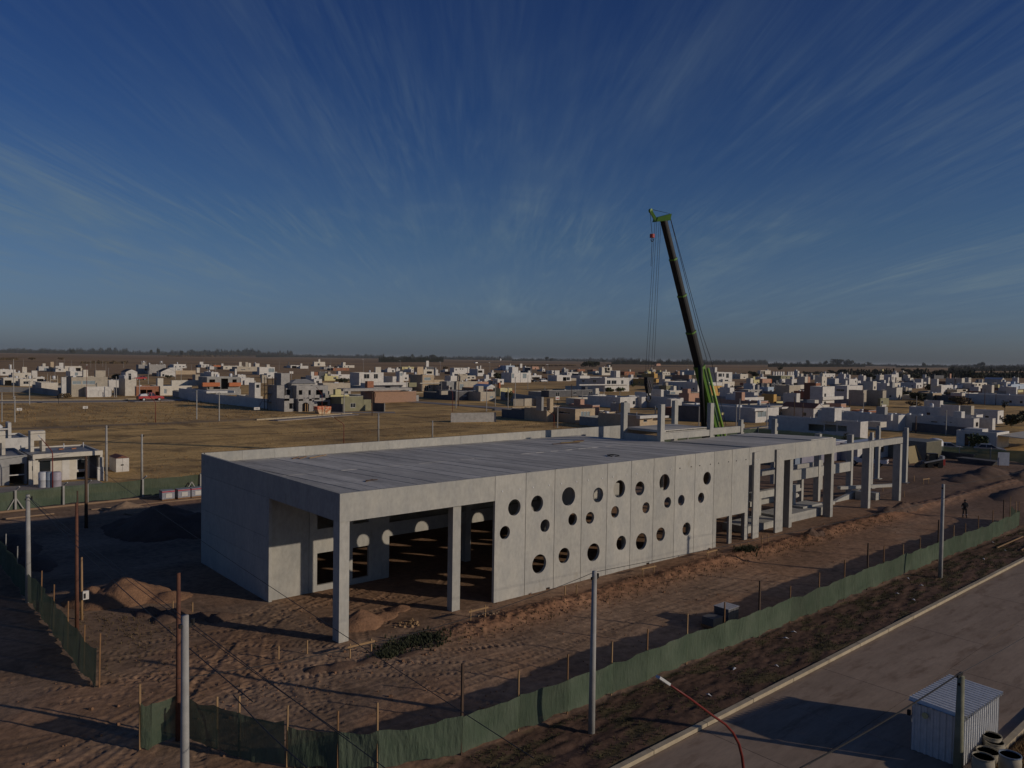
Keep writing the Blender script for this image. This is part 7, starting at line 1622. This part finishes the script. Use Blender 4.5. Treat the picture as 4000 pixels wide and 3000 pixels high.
for i, ln in enumerate(TREES.strip().split('\n')):
    k, g_, lab, m_, kind = ln.split('|'); x_, yt, yb, hw = map(float, g_.split()); P = gz(*T(int(k), x_, yb)); 
    dist = np.hypot(P[0]-CAM[0], P[1]-CAM[1]); 
    if dist > 6000 or P[1] < 0: d_ = ray(*T(int(k), x_, yb)); d_ = d_/np.hypot(d_[0], d_[1]); P = CAM+d_*6000; P[2] = 0; dist = 6000
    h = max(1.2, gtop(P, *T(int(k), x_, yt))); r = hw/4.424*dist/FOC
    tree(float(P[0]), float(P[1]), h, r, lab, 100+i, m_, .12 if kind == 'bush' else .22, n=560 if hw > 60 else 300, name=kind, leaf=max(r*.12, dist*.0006))
# hedge-like plants near the right houses
for px, py, hw, h, lab, m_ in ((1640, 330, 110, 3.0, 'rounded dark bush before the white corner house on the right', 'leaf'), (985, 640, 40, 2.6, 'dark bush under the porch of the blue-shaded house', 'leaf_dark')):
    P = gz(*QJ(px, py+40)) if px > 1000 else gz(*QI(px, py)); r = hw/3.16*np.hypot(P[0]-CAM[0], P[1]-CAM[1])/FOC; tree(float(P[0]), float(P[1]), h, r, lab, int(px), m_, .1, name='bush')
# white house with awning, nearest right
P = gz(*QJ(1870, 360)); X0, Y0 = float(P[0]), float(P[1]); H = gtop(P, *QJ(1870, 160)); X1 = float(gy(*QJ(2030, 145), Y0)[0]); D = float(gx(*QJ(1380, 100), X0)[1]-Y0)
t = thing('house', (X0, Y0, 0), 'white corner house with garage door and tiled awning on the right', 'house', GH)
block(t, X0, Y0, X1, Y0+D, 0, H, 'white', [], [], [(Y0+1.5, .9, Y0+4, 2.3), (Y0+D*.55, 0, Y0+D*.8, 2.4)]); MB().box(X0+2, Y0+3, H-.315, X0+5, Y0+6, H+.3).build('roof_tower', 'white', t)
corr_t = t; za = H-.5
aw = MB(); 
for k in range(22): a = X0+.6+k*.75; aw.hexa([(a, Y0-6.5, za-.35), (a+.55, Y0-6.5, za-.35), (a+.55, Y0-.01, za), (a, Y0-.01, za), (a, Y0-6.5, za-.27), (a+.55, Y0-6.5, za-.27), (a+.55, Y0-.01, za+.08), (a, Y0-.01, za+.08)])
aw.hexa([(X0+.5, Y0-6.6, za-.4), (X0+17.5, Y0-6.6, za-.4), (X0+17.5, Y0-.01, za-.05), (X0+.5, Y0-.01, za-.05), (X0+.5, Y0-6.6, za-.354), (X0+17.5, Y0-6.6, za-.354), (X0+17.5, Y0-.01, za-.004), (X0+.5, Y0-.01, za-.004)]); aw.build('awning', 'cream', t)
for k in range(3): MB().box(X0+.6+k*5, Y0-6.4, 0, X0+.8+k*5, Y0-6.2, za-.41).build('awning_post', 'wood_dark', t)
# far woods: bands of scrub and trees that read as one mass
def wood(k, x0, x1, yt, yb, seed, dens=.5, m='wood_far'):
    """a band of trees and scrub seen between the rows yt and yb"""
    rr = random.Random(seed); mb = MB(); n = int((x1-x0)*dens)
    for i in range(n):
        x = x0+(x1-x0)*i/n; d = ray(*T(k, x, yb)); dh = np.hypot(d[0], d[1]); dist = -CAM[2]/(d[2]/dh) if d[2] < -1e-6 else 9e9; dist = min(dist*rr.uniform(.97, 1.03), 9000+rr.uniform(-600, 0)); P = CAM+d/dh*dist
        h = gtop(P, *T(k, x, yt)); s = (x1-x0)/n/4.424*dist/FOC*rr.uniform(1.2, 2.6); h = max(h*.5, h*rr.uniform(.55, 1.18)*(.75+.5*float(vn(x*.02, seed))))
        cx, cy = P[0]+rr.uniform(-.5, .5)*s, P[1]
        for q in range(7):
            pz = h*rr.uniform(.35, .95); e = s*.45; p = Vector((cx+s*rr.uniform(-.6, .6), cy+s*rr.uniform(-.6, .6), pz)); d1 = Vector((rr.uniform(-1, 1), rr.uniform(-1, 1), rr.uniform(-.3, .3))).normalized()*e; d2 = Vector((rr.uniform(-.3, .3), rr.uniform(-.3, .3), 1))*h*.18
            mb.add([p-d1-d2*.6, p+d1*.8-d2, p+d1+d2*.5, p-d1*.5+d2], [(0, 1, 2, 3)])
        mb.tube([(cx, cy, 0), (cx+s*.1, cy, h*.35), (cx, cy, h*.62)], s*.9, 5, s*.5)
    o = mb.build('woodland', m); o['kind'] = 'stuff'; return o
wood(0, -50, 2212, 62, 97, 1); wood(1, 0, 2212, 96, 135, 2); wood(1, 1020, 2300, 82, 125, 3, .25); wood(1, 1600, 2212, 150, 182, 32, .4); wood(2, 0, 640, 106, 160, 31, .25)
wood(2, 0, 2212, 158, 200, 4); wood(3, 0, 1030, 195, 285, 5, .8); wood(2, 2120, 2212, 190, 285, 61, .8); wood(3, 0, 2212, 190, 222, 6)
wood(4, 0, 2212, 222, 266, 7); wood(4, 1720, 2212, 255, 325, 8); wood(5, 0, 2212, 252, 330, 9, .7)
wood(6, 0, 1680, 208, 280, 11, .7); wood(6, 1600, 2212, 235, 262, 12); wood(7, 0, 2260, 248, 290, 13); wood(7, 900, 2260, 275, 350, 14, .6)
wood(0, -40, 320, 205, 250, 15, .4, 'leaf_dry'); wood(0, 1400, 2212, 272, 308, 16, .12, 'leaf_dry'); wood(1, 700, 2212, 165, 190, 17, .06, 'leaf_dry'); wood(6, 600, 1400, 360, 400, 18, .3); wood(7, 0, 2260, 350, 470, 19, .12); wood(6, 1350, 2212, 330, 420, 22, .1)
wood(4, 0, 1100, 335, 352, 20, .08, 'leaf_dry')
# far sheds on the plain
for k, x_, yt, yb, w_, lab in ((3, 2018, 228, 260, 2.5, 'tiny white round-topped shed alone on the far plain'), (3, 1600, 290, 305, 2.2, 'tiny white hut on the far plain above the houses'), (5, 320, 305, 350, 5, 'small reddish farmhouse among the far trees'), (4, 245, 235, 260, 3, 'tiny pale farm shed on the far plain')):
    P = gz(*T(k, x_, yb)); h = gtop(P, *T(k, x_, yt)); t = thing('farm_shed', (P[0], P[1], 0), lab, 'shed'); w2 = w_*2.2
    MB().box(P[0]-w2, P[1], 0, P[0]+w2, P[1]+8, h*.7).build('wall', 'white' if 'red' not in lab else 'salmon', t); MB().hexa([(P[0]-w2, P[1]-.2, h*.7+.01), (P[0]+w2, P[1]-.2, h*.7+.01), (P[0]+w2, P[1]+8.2, h*.7+.01), (P[0]-w2, P[1]+8.2, h*.7+.01), (P[0]-w2*.6, P[1], h), (P[0]+w2*.6, P[1], h), (P[0]+w2*.6, P[1]+8, h), (P[0]-w2*.6, P[1]+8, h)]).build('roof', 'roof_metal' if 'red' not in lab else 'roof_tile', t)
# ------------------------------------------------ low plants on the site, verge and field (uncountable)
def tufts(name, n, fx_, hmin, hmax, m, seed, blades=4, w=.03):
    rr = random.Random(seed); mb = MB()
    for _ in range(n):
        p = fx_(rr)
        if p is None: continue
        x, y = p; z = gh(x, y) if -20 < x < 112 and -30 < y < 52 else 0; h = rr.uniform(hmin, hmax)
        for b_ in range(blades):
            a = rr.random()*6.28; l = rr.uniform(.2, .7)*h; c_, s_ = cos(a), sin(a); bw = w*rr.uniform(.6, 1.4)
            mb.add([(x-s_*bw, y+c_*bw, z-.02), (x+s_*bw, y-c_*bw, z-.02), (x+c_*l, y+s_*l, z+h)], [(0, 1, 2)])
    o = mb.build(name, m); o['kind'] = 'stuff'; return o
def on_verge(rr):
    x = rr.uniform(-12, 62); y0, y1 = float(KY(x))+.45, float(FY(x))-.15; y = rr.uniform(y0, y1); 
    return (x, y) if float(fbm(np.array(x*.8), np.array(y*2.2), 4, 44)) > .47 else None
tufts('verge_grass', 9000, on_verge, .03, .12, 'verge_grass', 1, 4, .018)
tufts('verge_grass', 2600, lambda rr: (rr.uniform(-14, -8.2)+rr.random()*2.5, rr.uniform(-16, -10)), .05, .2, 'verge_grass', 2)
tufts('roadside_grass', 9000, lambda rr: (lambda x: (x, float(KY(x))-8.9-abs(rr.gauss(0, 1.6))))(rr.uniform(11, 40)), .06, .22, 'dry_grass', 3)
def weed(rr):
    c = rr.choice(((2.3, -2.3, 1.5, .9), (3.9, -2.4, 1.2, 1.1), (1.0, -2.9, .7, .4))); return (rr.gauss(c[0], c[2]*.5), rr.gauss(c[1], c[3]*.5))
tufts('weeds', 800, weed, .05, .26, 'weed_green', 4, 6, .04)
tufts('weeds', 260, lambda rr: (rr.gauss(34.0, .5), rr.gauss(-2.3, .35)), .1, .35, 'leaf_dark', 5, 6, .04)
def bankp(rr): x = rr.uniform(5, 58); return (x, -3.3+rr.gauss(0, .5))
tufts('bank_grass', 900, bankp, .05, .22, 'leaf_dry', 6, 4, .02)
tufts('dirt_weeds', 450, lambda rr: (rr.gauss(-8.0, 1.2), rr.gauss(9, 4)), .04, .14, 'leaf_dry', 7, 3, .03)
def field(rr):
    x = rr.uniform(-12, 120); y = rr.uniform(51, 138)
    return None if (-11 < x < 8 and 59 < y < 80) else (x, y)
tufts('field_grass', 9000, field, .05, .2, 'dry_grass', 8, 3, .06)
def field2(rr): return (rr.uniform(-10, 70), rr.uniform(142, 222))
tufts('field_grass', 3000, field2, .1, .3, 'dry_grass', 9, 3, .12)
# ============================================================ AIR
hz = MB().box(-12500, -700, -3.0, 30500, 30500, 46).build('haze', 'white'); hz['kind'] = 'stuff'
m = bpy.data.materials.new('haze'); m.use_nodes = True; t = m.node_tree; t.nodes.clear(); o_ = t.nodes.new('ShaderNodeOutputMaterial'); v_ = t.nodes.new('ShaderNodeVolumePrincipled')
v_.inputs['Color'].default_value = (.86, .93, 1.0, 1); v_.inputs['Density'].default_value = 2.4e-5; v_.inputs['Anisotropy'].default_value = 0.0; t.links.new(v_.outputs[0], o_.inputs['Volume'])
hz.data.materials.clear(); hz.data.materials.append(m)
clean()
